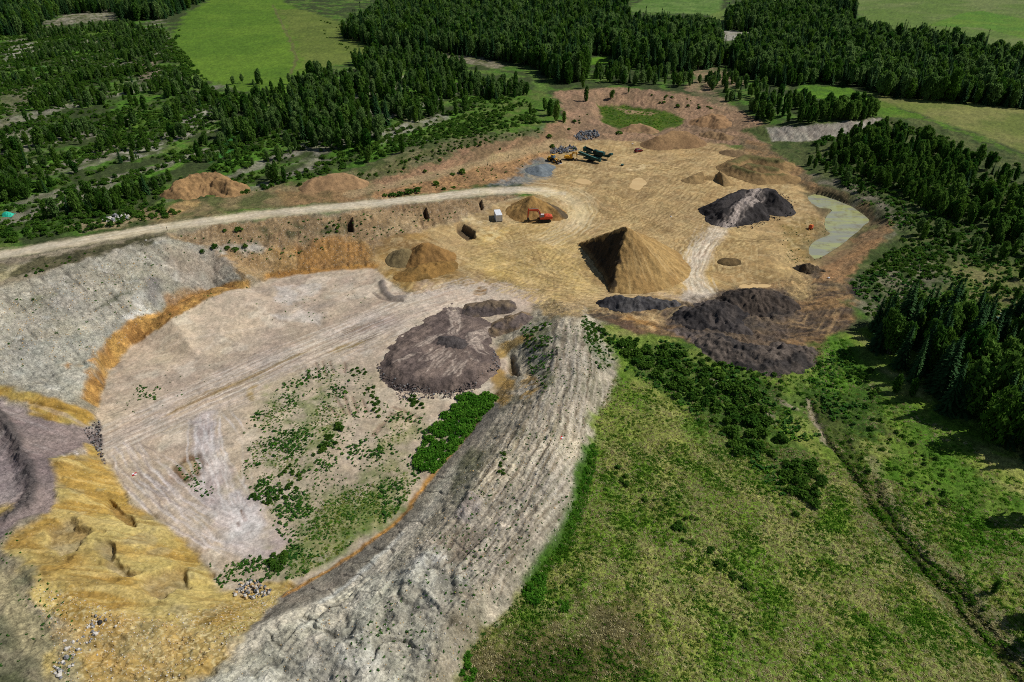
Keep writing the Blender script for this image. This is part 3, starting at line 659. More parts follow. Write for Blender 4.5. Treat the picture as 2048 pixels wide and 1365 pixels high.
mixc(ix, sstep(.35, .6, fbm(X[ix], Y[ix], 3.2, 3, 406)) * m * .35, (132, 106, 70))
mixc(ix, sstep(.42, .6, fbm(X[ix], Y[ix], 2.4, 3, 407)) * m * .4, (206, 180, 132))
# wheel marks on the floor
St([(1410, 580), (1385, 560), (1390, 520), (1420, 480), (1440, 455), (1480, 420)], 6.5, (204, 184, 156), .85, 1.5, .8, streak=.5)
St([(1600, 590), (1590, 550), (1550, 500), (1510, 470), (1480, 462)], 7.5, (198, 166, 112), .7, 2, .8, streak=.5)
Zn([(1330, 592), (1380, 570), (1410, 575), (1420, 592), (1380, 600)], (198, 178, 158), (150, 128, 110), 2, 2, .75, 2, 98)
Zn([(1370, 540), (1400, 520), (1420, 560), (1440, 578), (1330, 590)], (206, 168, 96), (186, 148, 84), 2, 2, .5, 3, 99)
tracks([(1410, 585), (1388, 550), (1400, 505), (1440, 450)], 14, 5, (222, 206, 182), .5, .4, 20)
tracks([(1100, 395), (1150, 405), (1160, 440), (1110, 475), (1020, 500), (930, 520)], 40, 16, (208, 178, 122), .5, .45, 21, jit=4)
tracks([(1100, 395), (1150, 405), (1160, 440), (1110, 475), (1020, 500), (930, 520)], 30, 16, (150, 118, 74), .45, .35, 22, jit=4)
tracks([(1130, 385), (1250, 410), (1400, 430), (1440, 440)], 20, 18, (192, 160, 110), .4, .5, 23, jit=5)
tracks([(1130, 385), (1250, 410), (1400, 430), (1440, 440)], 20, 18, (146, 116, 76), .4, .4, 24, jit=5)
tracks([(1160, 470), (1120, 520), (1090, 570), (1050, 600)], 30, 14, (214, 182, 118), .5, .45, 25, jit=4)
tracks([(1160, 470), (1120, 520), (1090, 570), (1050, 600)], 20, 14, (150, 120, 70), .45, .35, 26, jit=4)
tracks([(1060, 600), (1000, 590), (920, 600), (800, 640)], 24, 8, (212, 190, 164), .5, .4, 27)
tracks([(1060, 600), (1150, 605), (1250, 600), (1360, 596)], 16, 6, (206, 176, 130), .5, .4, 28)
tracks([(1060, 600), (1150, 605), (1250, 600), (1360, 596)], 12, 6, (112, 92, 72), .5, .35, 29)
tracks([(1240, 335), (1330, 325), (1400, 315), (1460, 330)], 14, 12, (196, 166, 120), .4, .5, 30, jit=4)
tracks([(1200, 340), (1260, 380), (1330, 420), (1350, 470)], 24, 22, (144, 116, 76), .4, .45, 31, jit=6)
tracks([(1590, 585), (1570, 530), (1520, 480), (1500, 460)], 18, 7, (150, 122, 84), .4, .35, 32)
tracks([(1300, 440), (1400, 470), (1370, 530), (1330, 590)], 16, 10, (192, 158, 104), .4, .4, 34)
for rr in (0, 1):
    th = np.linspace(-.6, 2.6, 14); cx, cy = 1268 + rr * 2, 334
    St([(cx + (14 + rr * 5) * math.cos(a), cy + (5 + rr * 2) * math.sin(a)) for a in th], .8, (222, 196, 150), .7, .5, .2)
St([(1245, 332), (1300, 326), (1380, 318)], .9, (206, 174, 120), .6, .4, .3)
for k_, (ln_, n_, sp_) in enumerate((([(1000, 470), (1060, 500), (1130, 560), (1180, 595)], 16, 12), ([(930, 525), (1010, 545), (1100, 575), (1200, 598)], 18, 10), ([(1180, 380), (1230, 420), (1300, 440), (1400, 470), (1400, 540)], 22, 16),
                                    ([(1480, 300), (1400, 340), (1330, 400), (1250, 450), (1180, 470)], 20, 20), ([(1560, 480), (1480, 470), (1430, 480), (1400, 520)], 14, 8), ([(1140, 340), (1200, 350), (1300, 345), (1420, 330)], 14, 16))):
    tracks(ln_, n_, sp_, (206, 176, 124), .5, .4, 60 + k_, jit=5)
    tracks(ln_, n_, sp_, (122, 96, 60), .5, .32, 80 + k_, jit=5)
St([(1405, 588), (1385, 562), (1392, 522), (1418, 484), (1436, 462)], 5.6, (212, 190, 162), .85, 1.6, .8, streak=.4)
tracks([(1410, 588), (1387, 552), (1398, 508), (1436, 458)], 16, 4, (226, 208, 182), .55, .4, 120)
tracks([(1410, 588), (1387, 552), (1398, 508), (1436, 458)], 8, 4, (150, 126, 100), .5, .35, 121)
St([(1370, 596), (1420, 590)], 5., (204, 186, 164), .7, 2.5, 1.5, streak=.5)
Zn([(1340, 606), (1420, 596), (1500, 585), (1585, 590), (1600, 615), (1545, 650), (1600, 690), (1500, 705), (1400, 680), (1350, 640)], (76, 68, 62), (104, 88, 72), 3, 3, .8, 3, 198, small=.35)
# gravel road on top of everything
for off, col_, am in ((0, (196, 178, 148), 1.),):
    St([(-260, 560), (0, 511), (200, 476), (335, 454), (500, 432), (700, 412), (850, 397), (950, 385), (1050, 379), (1090, 381)], 7.6, col_, am, 1.2, .3, streak=.05, cls='haul_road', big=.05, small=.03, rgb2=(184, 166, 134))
St([(1080, 380), (1115, 385), (1145, 398), (1160, 420), (1150, 445)], 9, (198, 172, 128), .85, 3.5, 1., streak=.4)
tracks([(1000, 380), (1080, 380), (1130, 390), (1160, 420), (1140, 455), (1080, 480)], 22, 7, (214, 190, 146), .5, .5, 47, jit=2)
tracks([(0, 511), (200, 476), (335, 454), (500, 432), (700, 412), (850, 397), (950, 385), (1050, 379), (1130, 388)], 12, 2.4, (212, 196, 170), .4, .7, 40, jit=.4)
tracks([(0, 511), (200, 476), (335, 454), (500, 432), (700, 412), (850, 397), (950, 385), (1050, 379)], 6, 3., (166, 148, 118), .4, .6, 41, jit=.5)
Zn([(-60, 545), (0, 530), (60, 525), (50, 545), (0, 565), (-60, 580)], (186, 172, 136), (164, 150, 112), 1.5, 1, .85, 4, 42)
Zn([(60, 520), (200, 490), (325, 466), (330, 472), (250, 492), (140, 526), (30, 560), (20, 548)], (64, 62, 40), (90, 84, 58), 1.2, 1.5, .95, 4, 43, small=.2)
Zn([(-60, 535), (0, 528), (15, 530), (0, 548), (-60, 560)], (74, 72, 48), None, 1.2, 1.5, .7)
Zn([(150, 450), (220, 440), (260, 440), (240, 455), (160, 466)], (160, 140, 110), (134, 116, 86), 1.2, 1.5, .85, 3, 44)
Zn([(340, 408), (390, 395), (410, 410), (380, 425), (345, 430), (300, 440)], (174, 142, 92), (150, 120, 80), 1.5, 1.5, .85, 4, 45)
# trenches cut into the bank, the undercut hole
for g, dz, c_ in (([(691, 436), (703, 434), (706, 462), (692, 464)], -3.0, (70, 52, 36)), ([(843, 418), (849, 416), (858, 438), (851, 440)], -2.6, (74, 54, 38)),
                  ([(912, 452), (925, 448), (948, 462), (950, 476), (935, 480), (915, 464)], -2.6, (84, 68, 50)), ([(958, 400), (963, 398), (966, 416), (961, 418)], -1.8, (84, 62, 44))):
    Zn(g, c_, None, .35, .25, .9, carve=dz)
# --- meadow on the right
MEADOW = [(917, 1365), (945, 1290), (1010, 1220), (1060, 1160), (1130, 1080), (1160, 980), (1186, 900), (1192, 830), (1228, 750), (1222, 705), (1190, 650), (1250, 664), (1340, 676), (1400, 700), (1480, 730), (1560, 748), (1622, 726), (1690, 672), (1760, 640), (1850, 640), (2200, 700), (2300, 1430), (905, 1430)]
Zn(MEADOW, (100, 124, 38), (134, 138, 66), 1.2, 1.2, 1, 5, 100, cls='meadow', big=.35, small=.12)
ix, m = pmask(MEADOW, 1.2, 1)
mixc(ix, sstep(.0, .5, aniso(X[ix], Y[ix], math.radians(-40), 10, 4, 101, 3)) * m * .5, (150, 144, 88))
mixc(ix, sstep(.1, .55, fbm(X[ix], Y[ix], 11, 3, 102)) * m * .6, (88, 122, 30))
mixc(ix, sstep(.1, .5, fbm(X[ix] * .7, Y[ix], 14, 3, 103) - sstep(150, 110, Y[ix]) + .1 * 0) * m * .4, (84, 118, 32))
Zn([(920, 1365), (960, 1290), (1010, 1230), (1120, 1225), (1260, 1230), (1340, 1290), (1300, 1430), (910, 1430)], (74, 64, 40), (100, 88, 56), 4, 4, .9, 4, 104)
Zn([(1230, 700), (1340, 690), (1450, 730), (1560, 760), (1640, 740), (1690, 690), (1760, 760), (1800, 830), (1700, 900), (1660, 860), (1560, 840), (1640, 960), (1560, 1000), (1460, 880), (1330, 790), (1250, 750)], (58, 84, 28), (84, 106, 42), 3, 3, .92, 4, 105, big=.5, small=.2)
Zn([(1620, 690), (1690, 672), (1740, 720), (1760, 800), (1680, 800), (1620, 740)], (84, 120, 32), (66, 100, 26), 2, 2, .8, 4, 106)
Zn([(1780, 800), (1900, 850), (1960, 930), (2060, 1010), (2200, 1200), (2000, 1180), (1880, 1060), (1780, 930)], (76, 114, 26), (96, 122, 38), 3, 3, .9, 6, 107)
St([(1180, 905), (1165, 970), (1135, 1075), (1062, 1160)], 3.2, (60, 94, 24), .9, 1, .6)
# stream ditch with a dry bank beside it
DITCH = [(1625, 810), (1650, 870), (1690, 920), (1735, 985), (1770, 1050), (1840, 1120), (1900, 1190), (1960, 1260), (2060, 1370), (2160, 1480)]
St([(p[0] + 30, p[1] - 6) for p in DITCH[3:]], 2.2, (150, 136, 100), .75, .8, .8, streak=.6)
St([(p[0] - 20, p[1] + 8) for p in DITCH[3:]], 1.6, (112, 112, 76), .8, .5, .4)
St([(p[0] + 12, p[1]) for p in DITCH], 5.5, (76, 84, 38), .8, 1.2, 1., carve=-.5)
St(DITCH, 1.3, (52, 54, 30), .85, .6, .6, carve=-.6)
St([(p[0] + 22, p[1] - 2) for p in DITCH[3:]], 1.0, (40, 40, 24), .8, .5, .5, carve=-.5)
St([(p[0] + 48, p[1] - 10) for p in DITCH[2:]], 2.6, (150, 138, 100), .7, 1., 1., streak=.7)
for ln in ([(1420, 760), (1450, 775), (1480, 795)], [(1520, 822), (1545, 838), (1555, 850)], [(1616, 800), (1640, 850), (1652, 885)], [(1560, 800), (1590, 820)], [(1235, 690), (1270, 704)]):
    St(ln, 1.5, (158, 142, 116), .75, .6, .6, carve=.25)
St([(1905, 1030), (1830, 1090), (1990, 985)], .9, (70, 74, 34), .4, .5, .4)
St([(1215, 960), (1250, 1000)], .5, (150, 140, 98), .4, .3, .2)
# hill on the right: pale gravel showing between the bushes
HILL = [(1480, 262), (1540, 290), (1600, 333), (1640, 368), (1725, 405), (1788, 452), (1735, 510), (1700, 560), (1740, 600), (1760, 640), (1850, 640), (2200, 700), (2300, 420), (2060, 320), (1850, 240), (1760, 232), (1600, 252), (1530, 250)]
Zn(HILL, (62, 76, 34), (84, 90, 48), 2, 2, 1, 6, 110, big=.8, small=.2)
Zn([(1540, 292), (1600, 335), (1640, 370), (1725, 408), (1788, 455), (1740, 508), (1700, 560), (1660, 580), (1640, 540), (1700, 490), (1745, 452), (1700, 412), (1620, 384), (1560, 350), (1480, 300), (1470, 275)], (144, 112, 76), (114, 96, 70), 1.5, 1.5, 1, 5, 111, big=.5, small=.2)
Zn([(1605, 385), (1640, 376), (1710, 410), (1752, 448), (1742, 452), (1700, 412)], (92, 76, 48), (70, 60, 42), .8, .6, .9, 3, 112)
Zn([(1600, 345), (1650, 370), (1730, 408), (1790, 455), (1770, 480), (1830, 450), (1760, 400), (1680, 360)], (128, 116, 98), (84, 84, 56), 2, 2.5, .8, 4, 113)
Zn([(1640, 520), (1690, 500), (1735, 462), (1765, 470), (1730, 520), (1700, 560), (1640, 560)], (154, 116, 78), (130, 104, 74), 1.2, 1.2, .9, 4, 114, ang=math.radians(40))
CUTW = [(1530, 256), (1600, 254), (1700, 244), (1765, 236), (1745, 262), (1660, 277), (1600, 284), (1545, 283)]
Zn(CUTW, (156, 146, 130), (138, 126, 112), .8, .8, 1, 5, 115, cls='pit_wall', small=.3)
ix, m = pmask(CUTW, .8, .8)
rill = aniso(X[ix], Y[ix], math.radians(95), 12, 2.2, 116, 2)
RZ[ix] -= .5 * sstep(.1, .7, rill) * m
Zn([(1690, 560), (1760, 540), (1850, 520), (1900, 560), (1850, 620), (1740, 640), (1700, 600)], (64, 80, 36), (120, 112, 88), 2, 3, .8, 3, 117)
Zn([(1900, 520), (2060, 530), (2100, 640), (1990, 640), (1920, 590)], (96, 104, 46), (124, 116, 72), 3, 3, .8, 5, 118)

# level work for water
POND = [(1617, 389), (1620, 399), (1627, 407), (1641, 415), (1664, 417), (1664, 421), (1652, 432), (1649, 447), (1654, 461), (1664, 467), (1632, 477), (1619, 490), (1620, 507), (1630, 517), (1641, 514), (1656, 505), (1686, 487), (1700, 474), (1716, 463), (1724, 452), (1739, 443), (1729, 432), (1703, 413), (1680, 400), (1666, 393), (1647, 386), (1630, 385)]
PUDDLES = [[(1151, 360), (1160, 357), (1175, 359), (1186, 366), (1172, 369), (1158, 367), (1150, 364)],
           [(1266, 359), (1276, 355), (1284, 356), (1292, 362), (1294, 368), (1286, 372), (1280, 380), (1271, 380), (1258, 374), (1262, 368)],
           [(1478, 571), (1490, 568), (1500, 570), (1505, 566), (1512, 569), (1530, 568), (1545, 571), (1530, 576), (1500, 577), (1482, 576)]]
pond_xy = pts(POND)
pud_xy = [pts(p) for p in PUDDLES]
Zn([(1612, 380), (1650, 378), (1710, 408), (1750, 446), (1700, 490), (1640, 530), (1610, 520), (1605, 490), (1640, 465), (1640, 430), (1615, 405)], (120, 104, 70), (104, 90, 62), 2.5, 2, .85, 3, 8)
Zn(POND, (134, 122, 88), None, .8, .3, .9, small=.02, big=.02)
for p in PUDDLES:
    Zn(p, (176, 142, 92), None, .8, .3, .9, small=.0, big=.0)

ZG = ZG + (AB * (.55 * n3 * .6 + .5 * fbm(X, Y, 4.2, 3, 201)) + AS * (fbm(X, Y, 1.1, 2, 205) * 1.2 + .55 * fbm(X, Y, .42, 2, 207)) + RZ).reshape(NR, NC)
# water basins
ix, m = pmask(POND, 1.0, .2)
zf = ZG.ravel()
zf[ix] += (-1.75 - zf[ix]) * m
zf[ix] = np.where((m > .3) & (zf[ix] > -1.5), -1.5 - .3 * m, zf[ix])
pud_z = []
for p, xy in zip(PUDDLES, pud_xy):
    ix, m = pmask(p, .9, .15)
    lv = float(np.median(zf[ix]))
    zf[ix] += (lv - .10 - zf[ix]) * m
    pud_z.append(lv - .04)
ZG = zf.reshape(NR, NC)

# general colour variation of soil and plants
g1 = fbm(X, Y, 11, 3, 301); g2 = fbm(X, Y, 2.4, 3, 305); g3 = vnoise(X * 2.1, Y * 2.1, 309)
g4 = fbm(X, Y, .5, 2, 311)
C *= (1 + .12 * g1 + .14 * g2 + .12 * g3 + .16 * g4)[:, None]
C *= np.stack([1 + .03 * g2, np.ones(N), 1 - .05 * g1], 1)
C *= np.array([.95, 1., 1.04])
C = np.clip(C, .004, .95).astype(np.float32)


# ------------------------------------------------------------------ materials
def new_mat(name):
    m = bpy.data.materials.new(name); m.use_nodes = True
    return m, m.node_tree.nodes, m.node_tree.links, m.node_tree.nodes['Principled BSDF']


def ground_mat(name, grain=1.0, speck=0.0, speck_col=(.55, .52, .46), bump=.25, scale=1.0, rough=.95):
    m, n, l, b = new_mat(name)
    at = n.new('ShaderNodeAttribute'); at.attribute_name = 'Col'
    co = n.new('ShaderNodeTexCoord')
    n1_ = n.new('ShaderNodeTexNoise'); n1_.inputs['Scale'].default_value = 2.6 * scale; n1_.inputs['Detail'].default_value = 6; n1_.inputs['Roughness'].default_value = .68
    l.new(co.outputs['Object'], n1_.inputs['Vector'])
    mr = n.new('ShaderNodeMapRange'); mr.inputs[1].default_value = .3; mr.inputs[2].default_value = .7
    mr.inputs[3].default_value = 1 - .5 * grain; mr.inputs[4].default_value = 1 + .5 * grain
    l.new(n1_.outputs['Fac'], mr.inputs[0])
    n2_ = n.new('ShaderNodeTexNoise'); n2_.inputs['Scale'].default_value = .55 * scale; n2_.inputs['Detail'].default_value = 7; n2_.inputs['Roughness'].default_value = .78
    l.new(co.outputs['Object'], n2_.inputs['Vector'])
    mr2 = n.new('ShaderNodeMapRange'); mr2.inputs[1].default_value = .32; mr2.inputs[2].default_value = .68
    mr2.inputs[3].default_value = 1 - .42 * grain; mr2.inputs[4].default_value = 1 + .42 * grain
    l.new(n2_.outputs['Fac'], mr2.inputs[0])
    mm = n.new('ShaderNodeMath'); mm.operation = 'MULTIPLY'; l.new(mr.outputs[0], mm.inputs[0]); l.new(mr2.outputs[0], mm.inputs[1])
    mx = n.new('ShaderNodeMix'); mx.data_type = 'RGBA'; mx.blend_type = 'MULTIPLY'; mx.inputs[0].default_value = 1
    l.new(at.outputs['Color'], mx.inputs[6]); l.new(mm.outputs[0], mx.inputs[7])
    out = mx.outputs[2]
    if speck > 0:
        vo = n.new('ShaderNodeTexVoronoi'); vo.inputs['Scale'].default_value = 1.7
        l.new(co.outputs['Object'], vo.inputs['Vector'])
        cr = n.new('ShaderNodeMapRange'); cr.inputs[1].default_value = .16; cr.inputs[2].default_value = .26; cr.inputs[3].default_value = speck; cr.inputs[4].default_value = 0
        l.new(vo.outputs['Distance'], cr.inputs[0])
        se = n.new('ShaderNodeSeparateColor'); l.new(vo.outputs['Color'], se.inputs[0])
        gt = n.new('ShaderNodeMath'); gt.operation = 'GREATER_THAN'; gt.inputs[1].default_value = .55; l.new(se.outputs[0], gt.inputs[0])
        mu = n.new('ShaderNodeMath'); mu.operation = 'MULTIPLY'; l.new(cr.outputs[0], mu.inputs[0]); l.new(gt.outputs[0], mu.inputs[1])
        m2 = n.new('ShaderNodeMix'); m2.data_type = 'RGBA'
        l.new(mu.outputs[0], m2.inputs[0]); l.new(out, m2.inputs[6]); m2.inputs[7].default_value = (*speck_col, 1)
        out = m2.outputs[2]
    l.new(out, b.inputs['Base Color'])
    b.inputs['Roughness'].default_value = rough
    b.inputs['Specular IOR Level'].default_value = .15
    bp = n.new('ShaderNodeBump'); bp.inputs['Strength'].default_value = bump; bp.inputs['Distance'].default_value = .5
    l.new(n1_.outputs['Fac'], bp.inputs['Height']); l.new(bp.outputs[0], b.inputs['Normal'])
    return m


GM = {'terrain': ground_mat('scrub_ground', 1.0, .0, bump=.5), 'haul_road': ground_mat('road_gravel', .3, 0, bump=.1),
      'quarry_floor': ground_mat('tan_soil', .5, 0, bump=.2), 'pit_floor': ground_mat('pink_till', .5, .25, (.6, .54, .48), bump=.2),
      'pit_wall': ground_mat('gravel_wall', .9, .55, (.58, .54, .47), bump=.6), 'sand_slope': ground_mat('yellow_sand', .55, .3, (.62, .50, .30), bump=.3),
      'spoil_ridge': ground_mat('grey_spoil', .9, .4, (.56, .52, .46), bump=.6), 'meadow': ground_mat('meadow_soil', 1.1, 0, bump=.6, scale=1.4),
      'hayfield': ground_mat('hay_soil', .5, 0, bump=.3), 'dump_ground': ground_mat('dump_soil', .8, .2, (.4, .36, .32), bump=.5)}


# ------------------------------------------------------------------ object helpers
def link(o, parent=None):
    COL.objects.link(o)
    if parent is not None: o.parent = parent
    return o


def tag(o, label=None, cat=None, group=None, kind=None):
    for k, v in (('label', label), ('category', cat), ('group', group), ('kind', kind)):
        if v: o[k] = v
    return o


def np_mesh(name, V, F, mat=None, smooth=True, cols=None):
    V = np.asarray(V, np.float32); F = np.asarray(F, np.int32)
    me = bpy.data.meshes.new(name)
    k = F.shape[1]
    me.vertices.add(len(V)); me.vertices.foreach_set('co', V.ravel())
    me.loops.add(F.size); me.loops.foreach_set('vertex_index', F.ravel())
    me.polygons.add(len(F)); me.polygons.foreach_set('loop_start', np.arange(0, F.size, k, dtype=np.int32))
    me.polygons.foreach_set('loop_total', np.full(len(F), k, np.int32))
    me.polygons.foreach_set('use_smooth', np.full(len(F), smooth, bool))
    me.update(calc_edges=True)
    if cols is not None:
        a = me.color_attributes.new('Col', 'FLOAT_COLOR', 'POINT')
        a.data.foreach_set('color', np.concatenate([cols, np.ones((len(cols), 1))], 1).astype(np.float32).ravel())
    if mat: me.materials.append(mat)
    return me


# the ground sheet, cut into its kinds of ground along shared edges
ii = np.arange(NR * NC).reshape(NR, NC)
quads = np.stack([ii[:-1, :-1], ii[:-1, 1:], ii[1:, 1:], ii[1:, :-1]], -1).reshape(-1, 4)
fcls = CLS[quads[:, 0]]
VG = np.stack([X, Y, ZG.ravel()], 1)
gx = np.gradient(ZG, axis=1) / np.maximum(np.gradient(XG, axis=1), 1e-3)
drow = np.gradient(YG, axis=0); xr = np.gradient(XG, axis=0)
gy = (np.gradient(ZG, axis=0) - gx * xr) / np.maximum(drow, 1e-3)
NRM = np.stack([-gx.ravel(), -gy.ravel(), np.ones(N)], 1); NRM /= np.linalg.norm(NRM, axis=1)[:, None]
LABELS = {'terrain': 'scrubby ground between the trees and bushes', 'haul_road': 'pale gravel haul road curving along the pit', 'quarry_floor': 'tan sandy quarry floor with wheel marks',
          'pit_floor': 'pinkish pit floor with scraped lanes', 'pit_wall': 'grey and tan gravel slopes of the pit', 'sand_slope': 'yellow sand slope at the pit edge',
          'spoil_ridge': 'grey spoil ridge with wheel ruts', 'meadow': 'rough green meadow with straw patches', 'hayfield': 'mown green hay fields', 'dump_ground': 'brown and mauve dumped soil ground'}
for k, nm in enumerate(CLASSES):
    q = quads[fcls == k]
    if not len(q): continue
    used, inv = np.unique(q, return_inverse=True)
    me = np_mesh(nm, VG[used], inv.reshape(-1, 4), GM[nm], True, C[used])
    me.normals_split_custom_set_from_vertices(NRM[used].tolist())
    o = link(bpy.data.objects.new(nm, me)); tag(o, LABELS[nm], None, None, 'structure')


# ------------------------------------------------------------------ water
def water_mat(name, rgb, rgb2, rough):
    m, n, l, b = new_mat(name)
    co = n.new('ShaderNodeTexCoord'); nz = n.new('ShaderNodeTexNoise'); nz.inputs['Scale'].default_value = .12; nz.inputs['Detail'].default_value = 3
    mp = n.new('ShaderNodeMapping'); mp.inputs['Scale'].default_value = (.6, 2.2, 1); l.new(co.outputs['Object'], mp.inputs[0]); l.new(mp.outputs[0], nz.inputs['Vector'])
    cr = n.new('ShaderNodeValToRGB'); cr.color_ramp.elements[0].position = .42; cr.color_ramp.elements[1].position = .6
    cr.color_ramp.elements[0].color = (*lin(rgb), 1); cr.color_ramp.elements[1].color = (*lin(rgb2), 1)
    l.new(nz.outputs['Fac'], cr.inputs[0]); l.new(cr.outputs[0], b.inputs['Base Color'])
    b.inputs['Roughness'].default_value = rough
    w = n.new('ShaderNodeTexNoise'); w.inputs['Scale'].default_value = 1.2; l.new(co.outputs['Object'], w.inputs['Vector'])
    bp = n.new('ShaderNodeBump'); bp.inputs['Strength'].default_value = .03; l.new(w.outputs['Fac'], bp.inputs['Height']); l.new(bp.outputs[0], b.inputs['Normal'])
    return m


def pond_mat():
    m = water_mat('pond_water', (150, 150, 130), (166, 168, 112), .1)
    n, l = m.node_tree.nodes, m.node_tree.links
    b = n['Principled BSDF']; src = b.inputs['Base Color'].links[0].from_socket
    co = n.new('ShaderNodeTexCoord'); nz = n.new('ShaderNodeTexNoise'); nz.inputs['Scale'].default_value = .3; nz.inputs['Detail'].default_value = 5; nz.inputs['Roughness'].default_value = .65
    l.new(co.outputs['Object'], nz.inputs['Vector'])
    mr = n.new('ShaderNodeMapRange'); mr.inputs[1].default_value = .52; mr.inputs[2].default_value = .66; mr.inputs[4].default_value = .75
    l.new(nz.outputs['Fac'], mr.inputs[0])
    mx = n.new('ShaderNodeMix'); mx.data_type = 'RGBA'; l.new(mr.outputs[0], mx.inputs[0]); l.new(src, mx.inputs[6]); mx.inputs[7].default_value = (*lin((132, 122, 86)), 1)
    l.new(mx.outputs[2], b.inputs['Base Color'])
    return m


def sheet(name, xy, z, mat, label):
    # outline rounded by subdividing once, triangulated around its centre line
    P = np.asarray(xy)
    for _ in range(2 if name == 'pond' else 1):
        a = .75 * P + .25 * np.roll(P, -1, 0); b = .25 * P + .75 * np.roll(P, -1, 0)
        P = np.stack([a, b], 1).reshape(-1, 2)
    bm = bmesh.new()
    f = bm.faces.new([bm.verts.new((p[0], p[1], z)) for p in P])
    f.normal_update()
    if f.normal.z < 0: f.normal_flip()
    bmesh.ops.triangulate(bm, faces=[f])
    me = bpy.data.meshes.new(name); bm.to_mesh(me); bm.free(); me.materials.append(mat)
    return tag(link(bpy.data.objects.new(name, me)), label, None, None, 'structure')


cen = pond_xy.mean(0)
sheet('pond', cen + (pond_xy - cen) * 1.03, -1.42, pond_mat(), 'murky pale green settling pond')
PM = water_mat('puddle_water', (212, 178, 122), (220, 188, 132), .3)
for xy, z, lb in zip(pud_xy, pud_z, ('small muddy tan puddle nearest the green machines', 'large muddy tan puddle in the middle of the floor', 'thin muddy puddle behind the black heaps')):
    c_ = xy.mean(0)
    sheet('puddle', c_ + (xy - c_) * 1.04, z, PM, lb)

# ------------------------------------------------------------------ stockpiles: heaps that stand on the floor
def pile(name, label, cat, ridges, slope, rgb, rgb2=None, noise=.35, nscale=3., step=.4, flat=None, fn=None, tint=None, mat=None, grain=.6, rnd=.8, group=None, rill=.0, sink=.35, part_tint=None):
    """ridges: lists of (pixel x, pixel y of the crest, height above the ground)"""
    R = []
    for rd in ridges:
        q = []
        for (a, b, h) in rd:
            z = float(hz(*[v for v in np.ravel(hit(a, b))]))
            for _ in range(12):
                x, y = at_z(a, b, z + h); z = .5 * z + .5 * float(hz(x, y))
            x, y = at_z(a, b, z + h); q.append((float(x), float(y), h))
        R.append(q)
    allp = np.array([p for q in R for p in q]); mg = allp[:, 2].max() / slope * 1.25 + 3
    xs = np.arange(allp[:, 0].min() - mg, allp[:, 0].max() + mg, step); ys = np.arange(allp[:, 1].min() - mg, allp[:, 1].max() + mg, step)
    gx_, gy_ = np.meshgrid(xs, ys); gx_ = gx_.astype(np.float32); gy_ = gy_.astype(np.float32)
    wx_ = gx_ + fbm(gx_, gy_, nscale * 2.2, 3, 3) * noise * 2.6 + .35 * fbm(gx_, gy_, 1.3, 2, 4) * min(1, noise * 2); wy_ = gy_ + fbm(gx_, gy_, nscale * 2.2, 3, 13) * noise * 2.6 + .35 * fbm(gx_, gy_, 1.3, 2, 14) * min(1, noise * 2)
    h = np.full(gx_.shape, -9., np.float32)
    for q in R:
        segs = list(zip(q[:-1], q[1:])) if len(q) > 1 else [(q[0], q[0])]
        for (ax, ay, ah), (bx, by, bh) in segs:
            ex, ey = bx - ax, by - ay; l2 = ex * ex + ey * ey + 1e-6
            t = np.clip(((wx_ - ax) * ex + (wy_ - ay) * ey) / l2, 0, 1)
            d = np.sqrt((wx_ - ax - t * ex) ** 2 + (wy_ - ay - t * ey) ** 2)
            hh = ah + (bh - ah) * t
            v = hh - slope * np.where(d < rnd, d * d / (2 * rnd), d - rnd / 2)
            h = np.maximum(h, v)
    if flat is not None:
        h = np.where(h > flat, flat + (h - flat) * .12, h)
    if rill:
        cx, cy = allp[:, 0].mean(), allp[:, 1].mean(); th = np.arctan2(gy_ - cy, gx_ - cx); rr = np.hypot(gx_ - cx, gy_ - cy)
        h = h - rill * np.clip(vnoise(th * 9, rr * .05, 5) + .5 * vnoise(th * 22, rr * .1, 6), 0, 1) * np.clip(rr / 4, 0, 1)
    h = h + noise * (.5 * fbm(gx_, gy_, nscale, 3, 7) + .25 * fbm(gx_, gy_, nscale * .35, 2, 9)) * np.clip(h / 1.0, .15, 1)
    h = h + min(.16, noise * .3) * fbm(gx_, gy_, .8, 2, 19) * np.clip(h, 0, 1)
    h = h + .28 * np.exp(-np.clip(h, 0, 9) / .5)          # skirt of fallen grains
    if fn is not None: h = fn(gx_, gy_, h, allp)
    base = hz(gx_, gy_)
    V = np.stack([gx_.ravel(), gy_.ravel(), (base + np.maximum(h, -sink)).ravel()], 1)
    ny, nx = gx_.shape; id_ = np.arange(ny * nx).reshape(ny, nx)
    q = np.stack([id_[:-1, :-1], id_[:-1, 1:], id_[1:, 1:], id_[1:, :-1]], -1).reshape(-1, 4)
    keep = (h.ravel()[q] > .02).any(1)
    q = q[keep]; used, inv = np.unique(q, return_inverse=True)
    xx = gx_.ravel()[used]; yy_ = gy_.ravel()[used]; hh = h.ravel()[used]
    col = np.tile(lin(rgb), (len(used), 1))
    if rgb2 is not None:
        w = sstep(-.4, .4, fbm(xx, yy_, nscale * 1.5, 3, 15))[:, None]; col = col * (1 - w) + lin(rgb2) * w
    col = col * (1 + .16 * fbm(xx, yy_, 1.4, 3, 17) + .1 * fbm(xx, yy_, 6, 2, 18))[:, None]
    if tint is not None: col = tint(xx, yy_, hh, col, allp)
    m = mat or PILE_M.setdefault((grain,), ground_mat('heap_soil', grain, 0, bump=.35))
    me = np_mesh(name, V[used], inv.reshape(-1, 4), m, True, np.clip(col * np.array([.95, 1., 1.05]), .004, .95))
    o = link(bpy.data.objects.new(name, me))
    tag(o, label, cat, group)
    PILES.append((gx_, gy_, h, xs[0], ys[0], step))
    return o


PILE_M, PILES = {}, []


